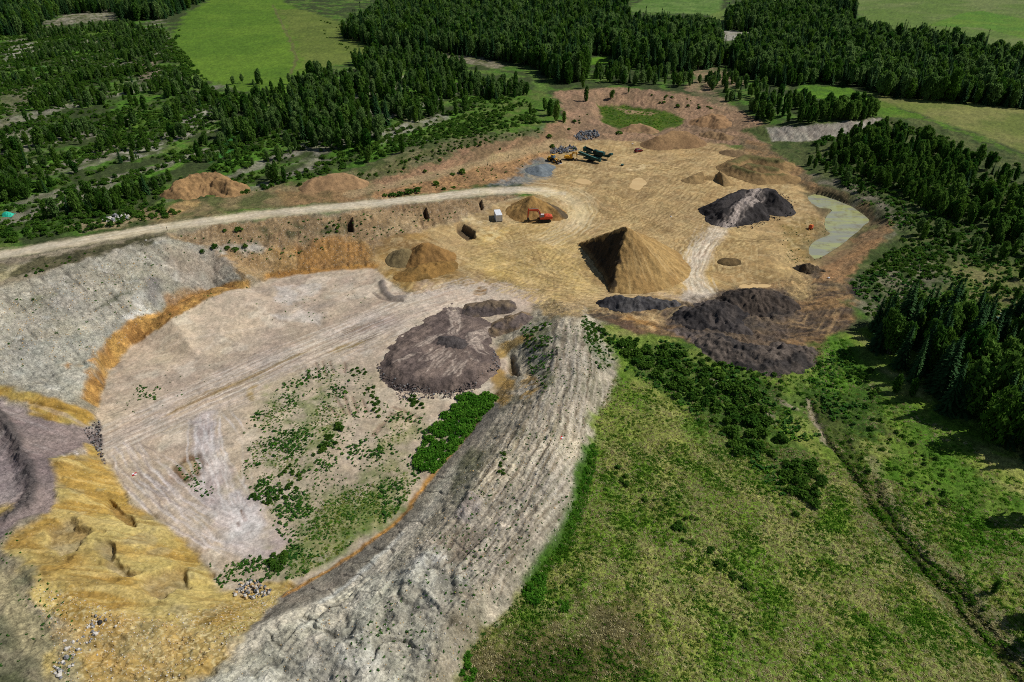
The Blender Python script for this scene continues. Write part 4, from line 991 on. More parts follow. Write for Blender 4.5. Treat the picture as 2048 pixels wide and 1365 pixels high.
def top_z(x, y):
    """ground level including the heaps"""
    z = float(hz(x, y)); e = 0.
    for gx_, gy_, h, x0, y0, st_ in PILES:
        j = int(round((x - x0) / st_)); i = int(round((y - y0) / st_))
        if 0 <= i < h.shape[0] and 0 <= j < h.shape[1]: e = max(e, float(h[i, j]))
    return z + e


def stripe_tint(lines, rgb, amt=.8, base=.5):
    def f(x, y, h, col, allp):
        for (P, w) in lines:
            d, t = seg_dist(x + .5 * fbm(x, y, 2, 2, 33), y + .5 * fbm(x, y, 2, 2, 34), P)
            n_ = np.clip(base + .9 * vnoise(t / 6, d / .35, 3) + .6 * fbm(x, y, 1.2, 2, 35), 0, 1)
            m = ((1 - sstep(w * .2, w * .75, d)) * amt * n_)[:, None]
            col = col * (1 - m) + lin(rgb) * m
        return col
    return f


def up(line, h):
    """pixel line lying on top of a heap of height h"""
    out = []
    for (a, b) in line:
        z = float(hz(*np.ravel(hit(a, b)))); x, y = at_z(a, b, z + h); out.append((float(x), float(y)))
    return np.array(out)


# big sand cone, dug away on its west side to a dark steep face
APX, CL, CB = np.array(at_z(1254, 455, 13.0)), np.array(at_z(1168, 490, 1.0)), np.array(at_z(1226, 592, 0.0))


def wedge(x, y):
    """distance inside the dug wedge from its two edges (negative outside)"""
    def side(p, q):
        d = (q - p) / np.hypot(*(q - p)); return (x - p[0]) * -d[1] + (y - p[1]) * d[0]
    w = 1.3 * fbm(x, y, 5, 3, 61) + .6 * fbm(x, y, 1.5, 2, 64)
    sa = side(APX, CL) ; sb = -side(APX, CB)
    return np.minimum(sa, sb) + w


def cut_cone(x, y, h, allp):
    e1, e2 = CL - APX, CB - APX; det = e1[0] * e2[1] - e1[1] * e2[0]
    dx, dy = x - APX[0], y - APX[1]
    u = (dx * e2[1] - dy * e2[0]) / det; v = (e1[0] * dy - e1[1] * dx) / det
    rough = .6 * fbm(x, y, 3.6, 3, 62) + .7 * np.abs(fbm(x, y, 2.1, 3, 65)) + .5 * aniso(x, y, math.radians(-125), 6, 1.3, 66, 2)
    plane = 13.0 - 12.0 * u - 12.8 * v - .9 * sstep(0, .25, np.minimum(u, v)) + rough * sstep(0, .12, np.minimum(u, v))
    return np.where(wedge(x, y) > 0, np.minimum(h, plane), h)


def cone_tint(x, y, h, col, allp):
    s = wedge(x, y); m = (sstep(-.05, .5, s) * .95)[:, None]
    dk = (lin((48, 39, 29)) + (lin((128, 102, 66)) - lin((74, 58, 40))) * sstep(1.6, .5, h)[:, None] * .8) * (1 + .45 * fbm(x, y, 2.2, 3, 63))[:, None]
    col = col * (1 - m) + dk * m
    th = np.arctan2(y - APX[1], x - APX[0])
    st_ = (sstep(.1, .8, vnoise(th * 26, np.hypot(x - APX[0], y - APX[1]) * .08, 4)) * (1 - m[:, 0]) * .55)[:, None]
    col = col * (1 - st_) + lin((196, 164, 112)) * st_
    s2 = (sstep(.25, .8, vnoise(th * 34 + 7, np.hypot(x - APX[0], y - APX[1]) * .1, 14)) * (1 - m[:, 0]) * .45)[:, None]
    return col * (1 - s2) + lin((122, 94, 56)) * s2


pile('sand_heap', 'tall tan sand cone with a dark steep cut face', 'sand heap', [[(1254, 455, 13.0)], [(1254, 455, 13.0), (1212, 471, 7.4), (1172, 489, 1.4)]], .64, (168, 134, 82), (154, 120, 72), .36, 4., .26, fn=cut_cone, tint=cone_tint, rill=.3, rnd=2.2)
# black heap with a pale ramp of wheel marks
L1 = [(up([(1425, 476), (1450, 448)], 1.), 6.0), (up([(1440, 458), (1462, 432), (1490, 404), (1515, 386), (1530, 378)], 4.6), 4.6), (up([(1470, 424), (1500, 394), (1512, 382)], 5.4), 2.6), (up([(1500, 404), (1530, 388)], 6.), 1.6)]
pile('black_soil_heap', 'large black soil heap with pale wheel tracks running up it', 'soil heap', [[(1442, 402, 5.0), (1490, 378, 6.6), (1540, 374, 7.0), (1556, 396, 5.0)], [(1452, 418, 4.6), (1500, 392, 6.4)], [(1500, 400, 6.), (1462, 440, 1.2)]], .72, (50, 45, 43), (66, 60, 57), .5, 3., .3, flat=6.2, tint=stripe_tint(L1, (176, 158, 144), .9, .6), grain=.9)
# black heaps on the dump
pile('black_soil_heap', 'black soil heap just in front of the thin puddle', 'soil heap', [[(1465, 596, 3.0), (1500, 580, 4.0), (1540, 580, 4.0), (1565, 596, 2.6)]], .55, (54, 48, 44), (80, 68, 58), .6, 2.6, .26, grain=.9, rill=.6)
pile('black_soil_heap', 'dark ribbed soil heap lowest on the dump ground', 'soil heap', [[(1390, 622, 2.8), (1420, 610, 3.2), (1450, 602, 3.4)], [(1420, 610, 3.2), (1455, 634, 2.2), (1475, 650, 1.2)]], .5, (54, 49, 47), (80, 71, 65), .6, 2.4, .28, grain=.9, rill=.4)
pile('black_soil_heap', 'low long blackish berm at the foot of the sand cone', 'soil heap', [[(1218, 598, 2.0), (1240, 594, 2.8), (1275, 594, 2.6), (1310, 598, 1.8), (1350, 602, 1.2)]], .8, (58, 55, 56), (84, 79, 76), .5, 2., .25, grain=.9, rill=.3)
pile('rough_soil_heap', 'lumpy grey-black dumped soil along the meadow edge', 'soil heap', [[(1440, 676, 1.6), (1490, 694, 2.), (1540, 706, 2.2), (1600, 700, 1.8)]], .36, (62, 56, 52), (94, 82, 72), .8, 2., .26, grain=1.)
pile('rough_soil_heap', 'small dark clod heap at the pond corner', 'soil heap', [[(1608, 526, 2.2), (1622, 528, 2.4)]], .9, (92, 76, 56), (70, 60, 48), .6, 1.6, .22, grain=1.)
pile('small_soil_mound', 'small lone dark mound on the open floor', 'soil mound', [[(1456, 519, 1.0), (1466, 519, 1.0)]], .5, (110, 88, 56), (92, 74, 46), .3, 2., .22)
# purple-brown platform heap in the pit
L2 = [(up(l, 2.3), w) for l, w in (([(905, 600), (912, 640), (905, 660)], 4.5), ([(1040, 600), (990, 640), (940, 665)], 3.6), ([(940, 665), (960, 690)], 2.4), ([(880, 660), (835, 690)], 1.2),
      ([(890, 690), (862, 715)], 1.4), ([(900, 700), (870, 735)], 1.2), ([(912, 708), (905, 740)], 1.), ([(925, 720), (898, 748)], 1.2), ([(930, 700), (955, 720)], 1.), ([(945, 690), (970, 705)], 1.), ([(955, 680), (975, 700)], .8), ([(830, 705), (800, 720)], 1.6),
      ([(880, 700), (850, 745)], .9), ([(868, 690), (838, 720)], .9), ([(935, 715), (915, 752)], .9), ([(985, 650), (930, 690)], 1.2))]
L2 = [(P, .55 * w if w < 2 else w * .7) for P, w in L2] + [(P + np.array([o, .3 * o]), .6) for P, w in L2 for o in (-1.4, 1.2) if w >= 1.2]


FOOT = pts([(758, 738), (772, 702), (808, 668), (848, 642), (880, 618), (905, 606), (930, 622), (968, 640), (1000, 655), (982, 688), (1002, 722), (998, 746), (962, 774), (905, 787), (840, 787), (790, 780), (764, 762)])


def plat(x, y, h, allp):
    xw = x + .7 * fbm(x, y, 5, 3, 72) + .3 * fbm(x, y, 1.2, 2, 73); yw = y + .7 * fbm(x, y, 5, 3, 74) + .3 * fbm(x, y, 1.2, 2, 75)
    d, _ = seg_dist(xw, yw, FOOT, True); sd = np.where(inside(xw, yw, FOOT), d, -d)
    y0, y1 = FOOT[:, 1].min(), FOOT[:, 1].max(); f = np.clip((y - y0) / (y1 - y0), 0, 1)      # 0 front, 1 back
    H = 2.6 * (1 - f) + .5 * f
    hh = H * sstep(-.2, 3.8 + 3.5 * f, sd) + (sd > 0) * (.22 * aniso(x, y, math.radians(50), 8, .8, 71, 2) * np.clip(sd / 4, 0, 1) + .25 * fbm(x, y, 2, 3, 76))
    return np.where(sd < -.2, -1., hh)


pile('mauve_spoil_heap', 'broad low mauve-brown spoil heap with wheel tracks on top', 'spoil heap', [[(780, 740, 1.), (880, 680, 1.), (960, 650, 1.)], [(850, 760, 1.), (960, 740, 1.)], [(900, 620, 1.), (990, 720, 1.)]], .2, (122, 104, 92), (102, 87, 79), .3, 3., .24, fn=plat, tint=stripe_tint(L2, (180, 160, 142), .75, .55), grain=.9)
pile('mauve_spoil_heap', 'low dark windrow heap behind the mauve spoil platform', 'spoil heap', [[(945, 612, 1.7), (975, 606, 2.), (1010, 608, 1.4)]], .6, (94, 82, 76), (116, 98, 78), .45, 2., .25, grain=.9)
pile('mauve_spoil_heap', 'crescent spoil heap below the tracks of the mauve platform', 'spoil heap', [[(985, 655, 1.4), (1015, 637, 1.9), (1045, 628, 1.5)]], .6, (102, 88, 80), (128, 106, 80), .45, 2., .25, grain=.9)
pile('dark_soil_mound', 'small dark mound on top of the mauve spoil platform', 'soil mound', [[(888, 676, 2.3), (905, 680, 2.5), (918, 690, 2.3)]], .4, (78, 70, 66), None, .3, 1.6, .22, grain=.9)
# tan heap behind the orange excavator, dark soil on its far side


def two_tone(x, y, h, col, allp):
    a = np.array(at_z(1085, 395, 4)); b = np.array(at_z(1135, 432, .5))
    d, t = seg_dist(x, y, np.array([a, b])); m = ((1 - sstep(2.0, 3.4, d + .8 * fbm(x, y, 3, 2, 5))) * .85)[:, None]
    return col * (1 - m) + lin((74, 66, 54)) * m


pile('sand_heap', 'tan sand heap right behind the orange excavator', 'sand heap', [[(1066, 392, 6.6)], [(1066, 392, 6.6), (1090, 402, 4.8), (1112, 420, 2.6)], [(1066, 392, 6.6), (1040, 408, 3.4)]], .66, (166, 128, 74), (150, 114, 66), .3, 3., .28, tint=two_tone, rill=.3)
pile('sand_heap', 'brown pointed sand heap left of the churned floor', 'sand heap', [[(850, 489, 5.0)], [(850, 489, 5.), (880, 498, 3.2)]], .66, (148, 110, 62), (132, 98, 56), .3, 3., .28, rill=.25)
pile('sand_heap', 'small grey sand heap leaning on the brown pointed heap', 'sand heap', [[(806, 498, 3.4)]], .66, (138, 118, 80), (122, 104, 70), .3, 3., .28)
pile('sand_heap', 'low spread sand heap at the foot of the brown pointed heap', 'sand heap', [[(815, 545, 1.4), (850, 530, 2.2), (890, 525, 1.6)]], .4, (144, 108, 58), (120, 92, 50), .4, 3., .28)
pile('sand_heap', 'long brown sand heap behind the dark red car', 'sand heap', [[(1318, 272, 4.8), (1345, 262, 6.2), (1372, 262, 6.), (1385, 270, 4.4)]], .62, (156, 122, 84), (140, 108, 74), .4, 5., .5, rill=.25)
pile('sand_heap', 'brown heap beside the green hollow', 'sand heap', [[(1265, 250, 2.6), (1285, 248, 2.6), (1300, 256, 1.8)]], .5, (150, 118, 84), None, .4, 4., .5)
pile('sand_heap', 'small brown mound at the back edge of the floor', 'sand heap', [[(1420, 262, 2.2), (1450, 268, 2.)]], .5, (144, 114, 80), None, .5, 4., .5)
pile('sand_heap', 'brown ridge heap at the far corner of the floor', 'sand heap', [[(1405, 235, 3.), (1425, 226, 3.4), (1440, 238, 3.)]], .5, (154, 118, 82), None, .5, 4., .5)


def green_top(x, y, h, col, allp):
    m = (sstep(2.2, 3.2, h + .8 * fbm(x, y, 4, 3, 6)) * .8)[:, None]
    return col * (1 - m) + lin((92, 90, 50)) * (1 + .3 * fbm(x, y, 2, 2, 8))[:, None] * m


pile('overgrown_heap', 'flat-topped tan heap with weeds growing on it', 'sand heap', [[(1462, 322, 3.4), (1500, 308, 3.8), (1560, 318, 3.6)], [(1470, 330, 3.4), (1520, 346, 3.4), (1575, 348, 2.6)], [(1500, 325, 3.8), (1550, 335, 3.6)]], .6, (158, 126, 82), (138, 110, 72), .4, 4., .4, flat=3.2, tint=green_top)


def scoop(x, y, h, allp):
    a = np.array(at_z(1437, 342, 3)); b = np.array(at_z(1446, 372, .2)); d = b - a; nrm = np.array([d[1], -d[0]]) / np.hypot(*d)
    if nrm[0] > 0: nrm = -nrm
    s = (x - a[0]) * nrm[0] + (y - a[1]) * nrm[1]
    return np.where((s > 0) & (s < 7), h - np.minimum(1.9, s * 1.7), h)


pile('sand_heap', 'crescent sand heap with a scooped dark side', 'sand heap', [[(1385, 352, 2.2), (1405, 344, 3.0), (1436, 342, 3.6), (1444, 350, 3.2)]], .62, (160, 130, 86), (144, 116, 76), .3, 3., .3, fn=scoop)
pile('sand_heap', 'low grey-brown heap at the foot of the right bank', 'sand heap', [[(1455, 300, 1.6), (1480, 302, 1.8)]], .5, (134, 108, 76), None, .4, 3., .4)
pile('sand_heap', 'orange-brown mound standing alone beside the gravel road', 'sand heap', [[(362, 362, 4.4), (385, 346, 6.0), (420, 342, 6.4), (455, 360, 4.6)]], .68, (160, 124, 82), (140, 108, 72), .7, 3., .3, flat=5.0, rill=.5)
pile('sand_heap', 'curved tan bank of sand above the road bend', 'sand heap', [[(612, 368, 1.8), (640, 352, 3.4), (690, 346, 3.8), (716, 356, 2.4)]], .6, (156, 122, 86), (138, 108, 76), .4, 4., .4)
pile('blue_gravel_heap', 'blue-grey crushed gravel heap below the wheel loader', 'gravel heap', [[(1078, 332, 2.8)], [(1078, 332, 2.4), (1094, 328, 1.5)]], .5, (116, 120, 120), (102, 108, 110), .25, 3., .3)

# ------------------------------------------------------------------ plants: prototypes
def leaf_mat(name, a, b, trans=.25, rough=.8):
    m, n, l, bs = new_mat(name)
    oi = n.new('ShaderNodeObjectInfo'); cr = n.new('ShaderNodeMix'); cr.data_type = 'RGBA'
    l.new(oi.outputs['Random'], cr.inputs[0]); cr.inputs[6].default_value = (*lin(a), 1); cr.inputs[7].default_value = (*lin(b), 1)
    at = n.new('ShaderNodeAttribute'); at.attribute_name = 'Col'
    mx = n.new('ShaderNodeMix'); mx.data_type = 'RGBA'; mx.blend_type = 'MULTIPLY'; mx.inputs[0].default_value = 1
    l.new(cr.outputs[2], mx.inputs[6]); l.new(at.outputs['Color'], mx.inputs[7])
    l.new(mx.outputs[2], bs.inputs['Base Color']); bs.inputs['Roughness'].default_value = rough; bs.inputs['Specular IOR Level'].default_value = .06
    tr = n.new('ShaderNodeBsdfTranslucent'); l.new(mx.outputs[2], tr.inputs[0])
    ms = n.new('ShaderNodeMixShader'); ms.inputs[0].default_value = trans
    l.new(bs.outputs[0], ms.inputs[1]); l.new(tr.outputs[0], ms.inputs[2]); l.new(ms.outputs[0], n['Material Output'].inputs[0])
    return m


def plain_mat(name, rgb, rough=.8, metal=0., grain=.15, scale=3., spec=.3):
    m, n, l, b = new_mat(name)
    co = n.new('ShaderNodeTexCoord'); nz = n.new('ShaderNodeTexNoise'); nz.inputs['Scale'].default_value = scale; nz.inputs['Detail'].default_value = 4
    l.new(co.outputs['Object'], nz.inputs['Vector'])
    mr = n.new('ShaderNodeMapRange'); mr.inputs[1].default_value = .3; mr.inputs[2].default_value = .7; mr.inputs[3].default_value = 1 - grain; mr.inputs[4].default_value = 1 + grain
    l.new(nz.outputs['Fac'], mr.inputs[0])
    mx = n.new('ShaderNodeMix'); mx.data_type = 'RGBA'; mx.blend_type = 'MULTIPLY'; mx.inputs[0].default_value = 1
    mx.inputs[6].default_value = (*lin(rgb), 1); l.new(mr.outputs[0], mx.inputs[7]); l.new(mx.outputs[2], b.inputs['Base Color'])
    b.inputs['Roughness'].default_value = rough; b.inputs['Metallic'].default_value = metal; b.inputs['Specular IOR Level'].default_value = spec
    return m


LM = {'poplar': leaf_mat('poplar_leaves', (52, 94, 32), (112, 146, 62), .42), 'spruce': leaf_mat('spruce_needles', (38, 70, 38), (58, 90, 46), .15),
      'willow': leaf_mat('willow_leaves', (62, 102, 34), (96, 130, 46), .45), 'bright': leaf_mat('bright_leaves', (62, 116, 28), (94, 142, 44), .35),
      'weed': leaf_mat('weed_leaves', (48, 92, 34), (80, 118, 48), .3), 'grass': leaf_mat('grass_blades', (102, 136, 42), (158, 164, 80), .42),
      'straw': leaf_mat('straw_blades', (188, 178, 122), (222, 212, 164), .4), 'lush': leaf_mat('lush_grass_blades', (72, 126, 28), (106, 150, 44), .4),
      'birch': leaf_mat('birch_leaves', (90, 124, 60), (124, 152, 86), .45)}
BARK = {'grey': plain_mat('grey_bark', (82, 76, 66), .9), 'brown': plain_mat('brown_bark', (60, 50, 40), .9)}


def quads_from(cen, ax, ay, var):
    n = len(cen)
    V = np.stack([cen - ax - ay, cen + ax - ay, cen + ax * .75 + ay, cen - ax * .75 + ay], 1).reshape(-1, 3)
    F = np.arange(4 * n).reshape(n, 4)
    return V, F, np.repeat(var, 4)


def rand_dirs(r, n):
    d = r.normal(size=(n, 3)); return d / np.linalg.norm(d, axis=1)[:, None]


def leaf_cloud(r, cl_pos, cl_rad, per, size, upbias=.5, upright=0.):
    """small leaf faces in clumps; returns verts, quads, per-vertex tone"""
    n = len(cl_pos) * per
    c = np.repeat(cl_pos, per, 0); rad = np.repeat(cl_rad, per)
    p = c + rand_dirs(r, n) * (rad * r.uniform(.35, 1.05, n))[:, None] * np.array([1, 1, .85])
    nrm = rand_dirs(r, n) + np.array([0, 0, upbias]) + (p - c) / np.maximum(rad, .01)[:, None] * .6
    nrm /= np.linalg.norm(nrm, axis=1)[:, None]
    t = np.cross(nrm, rand_dirs(r, n)); t /= np.linalg.norm(t, axis=1)[:, None]
    b = np.cross(nrm, t)
    if upright:
        b = b * (1 - upright) + np.array([.12, .05, 1.]) * upright + r.normal(0, .22, (n, 3)); b /= np.linalg.norm(b, axis=1)[:, None]
        t = np.cross(b, rand_dirs(r, n)); t /= np.linalg.norm(t, axis=1)[:, None]; t = t * .62; b = b * 1.45
    s = size * r.uniform(.6, 1.3, n)
    var = np.repeat(r.uniform(.78, 1.22, len(cl_pos)), per) * r.uniform(.85, 1.15, n)
    return quads_from(p, t * (s * .5)[:, None], b * (s * .75)[:, None], var)


def tube(path, rads, k=6):
    V, F = [], []
    path = np.asarray(path, float)
    for i, p in enumerate(path):
        d = path[min(i + 1, len(path) - 1)] - path[max(i - 1, 0)]; d /= np.linalg.norm(d) + 1e-9
        u = np.cross(d, [0, 1, .1]); u /= np.linalg.norm(u) + 1e-9; w = np.cross(d, u)
        for a in np.arange(k) / k * 2 * math.pi:
            V.append(p + (u * math.cos(a) + w * math.sin(a)) * rads[i])
    for i in range(len(path) - 1):
        for j in range(k):
            F.append((i * k + j, i * k + (j + 1) % k, (i + 1) * k + (j + 1) % k, (i + 1) * k + j))
    return np.array(V), np.array(F)


def cat(parts):
    Vs, Fs, o = [], [], 0
    for V, F in parts:
        Vs.append(V); Fs.append(F + o); o += len(V)
    return np.concatenate(Vs), np.concatenate(Fs)


class Proto:
    pass


def make_proto(nm, leafV, leafF, var, leafm, trunk=None, bark=None):
    p = Proto(); p.name = nm
    cols = np.repeat(var[:, None], 3, 1)
    p.crown = np_mesh(nm + '_crown', leafV, leafF, LM[leafm], False, cols)
    p.trunk = None
    V, F, cc = leafV, leafF, cols
    if trunk is not None:
        p.trunk = np_mesh(nm + '_trunk', trunk[0], trunk[1], BARK[bark], True, np.ones((len(trunk[0]), 3)))
        V, F = cat([(leafV, leafF), trunk]); cc = np.concatenate([cols, np.ones((len(trunk[0]), 3))])
    p.joined = np_mesh(nm + '_whole', V, F, LM[leafm], False, cc)
    if trunk is not None:
        p.joined.materials.append(BARK[bark])
        mi = np.zeros(len(F), np.int32); mi[len(leafF):] = 1; p.joined.polygons.foreach_set('material_index', mi)
    p.obj = bpy.data.objects.new(nm + '_source', p.joined)
    return p


def poplar(seed, leafm='poplar', wide=.17, base=.14, nclump=120, per=9, size=.42, stems=1):
    """10 m broadleaf, narrow uneven crown of leaf clumps on limbs"""
    r = np.random.default_rng(seed)
    tr = []; cp, cr_ = [], []
    for s in range(stems):
        off = np.array([r.normal(0, .5), r.normal(0, .5), 0]) if stems > 1 else np.zeros(3)
        H = 9.6 * (r.uniform(.75, 1) if s else 1)
        lean = r.normal(0, .35, 2) + off[:2] * .5
        path = [off * .3 + np.array([lean[0] * (t ** 1.5) + .12 * math.sin(5 * t + seed), lean[1] * (t ** 1.5), H * t]) for t in np.linspace(0, 1, 6)]
        tr.append(tube(path, np.linspace(.15, .025, 6), 6))
        n = nclump // stems
        for k in range(n):
            t = base + (1 - base) * (k + r.uniform(0, 1)) / n
            prof = math.sin(math.pi * min(1, ((t - base) / (1 - base)) ** .95 * .88 + .08)) ** .55
            rad = 10 * wide * prof * (.75 + .5 * r.random())
            a = k * 2.399 + r.normal(0, .5)
            q = rad * math.sqrt(r.uniform(.15, 1))
            i = min(int(t * 5), 4); f = t * 5 - i
            c0 = path[i] * (1 - f) + path[i + 1] * f
            c = c0 + np.array([math.cos(a) * q, math.sin(a) * q, r.normal(0, .2) + q * .25])
            cp.append(c); cr_.append(.28 + .3 * prof * r.uniform(.5, 1.4))
            if k % 6 == 0:
                tr.append(tube([c0 - [0, 0, q * .45], (c0 + c) / 2, c], [.05, .035, .012], 4))
    V, F, var = leaf_cloud(r, np.array(cp), np.array(cr_), per, size, .5, .72)
    return make_proto('poplar%d' % seed, V, F, var, leafm, cat(tr), 'grey')


def spruce(seed, wide=.165):
    r = np.random.default_rng(seed); H = 10.
    P, AX, AY, var = [], [], [], []
    nt_ = 30
    for k in range(nt_):
        z = H * (.05 + .94 * (k / nt_) ** .95)
        L = H * wide * (1 - z / H) ** .85 * r.uniform(.82, 1.15) + .12
        nb = int(9 - 5 * k / nt_) + 2
        for b in range(nb):
            a = b / nb * 2 * math.pi + k * 1.3 + r.normal(0, .15); l = L * r.uniform(.7, 1.15)
            d = np.array([math.cos(a), math.sin(a), 0]); s_ = np.array([-math.sin(a), math.cos(a), 0])
            v = r.uniform(.75, 1.2)
            for f, w in ((.3, .30), (.62, .26), (.92, .16)):
                c = d * l * f + np.array([0, 0, z - l * f * (.18 + .28 * f) + r.normal(0, .03)])
                tilt = np.array([0, 0, -.35 * (1 + f)])
                P.append(c); AX.append(s_ * (w * l * .55 + .06) + rand_dirs(r, 1)[0] * .03); AY.append((d + tilt * .6) * l * .21); var.append(v * (.8 + .35 * f))
    # leader
    for k in range(5):
        a = r.uniform(0, 6.28); P.append(np.array([0, 0, H - .12 * k])); AX.append(np.array([math.cos(a), math.sin(a), 0]) * (.05 + .05 * k)); AY.append(np.array([0, 0, .2])); var.append(1.1)
    V, F, vv_ = quads_from(np.array(P), np.array(AX), np.array(AY), np.array(var))
    trk = tube([(0, 0, 0), (0, 0, 3), (0, 0, 9.5)], [.17, .12, .02], 6)
    return make_proto('spruce%d' % seed, V, F, vv_, 'spruce', trk, 'brown')


def shrub(seed, leafm, n=34, per=11, size=.17, flatq=.62, spread=1.):
    """2 m wide bush, unit radius about 1"""
    r = np.random.default_rng(seed); cp, cr_, tr = [], [], []
    for k in range(n):
        a = r.uniform(0, 6.28); q = math.sqrt(r.random()) * .82 * spread
        z = flatq * 1.5 * math.sqrt(max(.05, 1 - (q / spread) ** 2)) * r.uniform(.35, 1.05)
        cp.append((math.cos(a) * q, math.sin(a) * q, z + .05)); cr_.append(r.uniform(.18, .32))
        if k % 4 == 0: tr.append(tube([(0, 0, 0), (math.cos(a) * q * .5, math.sin(a) * q * .5, z * .6), (math.cos(a) * q, math.sin(a) * q, z)], [.03, .02, .008], 4))
    V, F, var = leaf_cloud(r, np.array(cp), np.array(cr_), per, size, .8)
    return make_proto('shrub%d' % seed, V, F, var, leafm, cat(tr), 'brown')


def tuft(seed, leafm, n=16, h=.5, lean=.35, w=.05):
    r = np.random.default_rng(seed); P = r.normal(0, .16, (n, 2)); V, F, var = [], [], []
    for k in range(n):
        a = r.uniform(0, 6.28); hh = h * r.uniform(.5, 1.15); s_ = np.array([math.cos(a), math.sin(a), 0]) * w
        b = np.array([P[k, 0], P[k, 1], -.04]); d = np.array([.28 * lean + r.normal(0, .22), -.5 * lean + r.normal(0, .22), 1.]) * hh
        m_ = b + d * .55 + np.array([0, 0, .06 * hh]); t = b + d * np.array([1.25, 1.25, .92])
        i = len(V); V += [b - s_, b + s_, m_ + s_ * .9, m_ - s_ * .9, t + s_ * .3, t - s_ * .3]; F += [(i, i + 1, i + 2, i + 3), (i + 3, i + 2, i + 4, i + 5)]
        var += [r.uniform(.75, 1.2)] * 6
    return make_proto('tuft%d' % seed, np.array(V), np.array(F), np.array(var), leafm)


def weed(seed, leafm='weed', n=16, size=.26):
    r = np.random.default_rng(seed); cp = np.concatenate([r.normal(0, .28, (5, 2)), r.uniform(.1, .35, (5, 1))], 1)
    V, F, var = leaf_cloud(r, cp, np.full(5, .22), n // 4 + 1, size, 1.2)
    return make_proto('weed%d' % seed, V, F, var, leafm)


POP = [poplar(1, wide=.14), poplar(2, wide=.11, nclump=110), poplar(3, wide=.165, stems=2, nclump=150), poplar(4, 'birch', wide=.14, base=.25, nclump=110), poplar(5, 'willow', wide=.17, stems=4, nclump=160, base=.03, size=.34), poplar(6, 'birch', wide=.17, stems=3, nclump=150, base=.06)]
SPR = [spruce(11, .15), spruce(12, .12), spruce(13, .17)]
SHR = [shrub(21, 'willow'), shrub(22, 'willow', 40, 11, .17, .75), shrub(23, 'willow', 28, 11, .18, .5, 1.1)]
BSH = [shrub(31, 'bright', 40, 11, .16, .5), shrub(32, 'bright', 36, 11, .17, .42, 1.1)]
TUF = [tuft(41, 'grass', 20, .2, 1.2, .06), tuft(42, 'straw', 16, .24, 1.6, .05), tuft(43, 'lush', 22, .24, .9, .06), tuft(44, 'grass', 18, .17, 1.6, .06), tuft(45, 'straw', 18, .2, 2., .05)]
WEE = [weed(51), weed(52), weed(53, 'bright')]


# ------------------------------------------------------------------ plants: where they stand
def in_frame(x, y, z, mg=.06):
    dpt = y * CP + (CAM_H - z) * SP
    u = x / dpt; v = ((CAM_H - z) * CP - y * SP) / dpt
    return (np.abs(u) < .75 * (1 + mg)) & (np.abs(v) < .5 * (1 + mg)) & (dpt > 1)


def scatter(poly, spacing, seed, thr=None, nscale=14, ang=None, jitter=.9, excl=None):
    P = pts(poly) if not isinstance(poly, np.ndarray) else poly
    r = np.random.default_rng(seed)
    xs = np.arange(P[:, 0].min(), P[:, 0].max(), spacing); ys = np.arange(P[:, 1].min(), P[:, 1].max(), spacing)
    a, b = np.meshgrid(xs, ys); a = a.ravel() + r.uniform(-.5, .5, a.size) * spacing * jitter * 1.4; b = b.ravel() + r.uniform(-.5, .5, b.size) * spacing * jitter * 1.4
    k = inside(a, b, P); a, b = a[k], b[k]
    if thr is not None:
        nn = fbm(a, b, nscale, 3, seed) if ang is None else aniso(a, b, ang, nscale * 3, nscale * .6, seed, 3) + .3 * fbm(a, b, nscale * .5, 2, seed + 3)
        k = nn + r.normal(0, .22, len(a)) > thr; a, b = a[k], b[k]
    for e in (excl or []):
        E = pts(e); k = ~inside(a, b, E); a, b = a[k], b[k]
    z = hz(a, b); k = in_frame(a, b, z, .08)
    return a[k], b[k], z[k], r


FIELD_EX = []
# placements: kind -> rows of (x, y, z, rot, scale, proto, where)
PL = {'tree': [], 'spruce': [], 'shrub': [], 'bright': []}


def grow(poly, spacing, hr, mix, where, seed, thr=None, nscale=14, ang=None, kinds=None, excl=None):
    """hr: height range in metres; mix: share of spruce; kinds: prototypes of the broadleaf"""
    a, b, z, r = scatter(poly, spacing, seed, thr, nscale, ang, excl=excl)
    for x, y, q in zip(a, b, z):
        h = r.uniform(*hr) * (1 + .12 * r.normal())
        if r.random() < mix:
            PL['spruce'].append((x, y, q, r.uniform(0, 6.28), h * r.uniform(.95, 1.25) / 10, int(r.integers(3)), where))
        else:
            PL['tree'].append((x, y, q, r.uniform(0, 6.28), h / 10, int(r.choice(kinds or [0, 1, 2, 3, 3, 4, 5])), where))


def bush(poly, spacing, sr, where, seed, thr=None, nscale=10, ang=None, kind='shrub', excl=None):
    a, b, z, r = scatter(poly, spacing, seed, thr, nscale, ang, excl=excl)
    for x, y, q in zip(a, b, z):
        PL[kind].append((x, y, q, r.uniform(0, 6.28), r.uniform(*sr), int(r.integers(3 if kind == 'shrub' else 2)), where))


A62 = math.radians(62)
ROADX = [[(-260, 540), (0, 490), (200, 458), (335, 440), (500, 418), (700, 398), (800, 388), (800, 420), (500, 450), (0, 540)]]
MOUNDX = [[(330, 420), (335, 375), (390, 345), (440, 345), (490, 385), (440, 420), (380, 425)], [(600, 378), (610, 358), (690, 342), (730, 362), (700, 385)]]
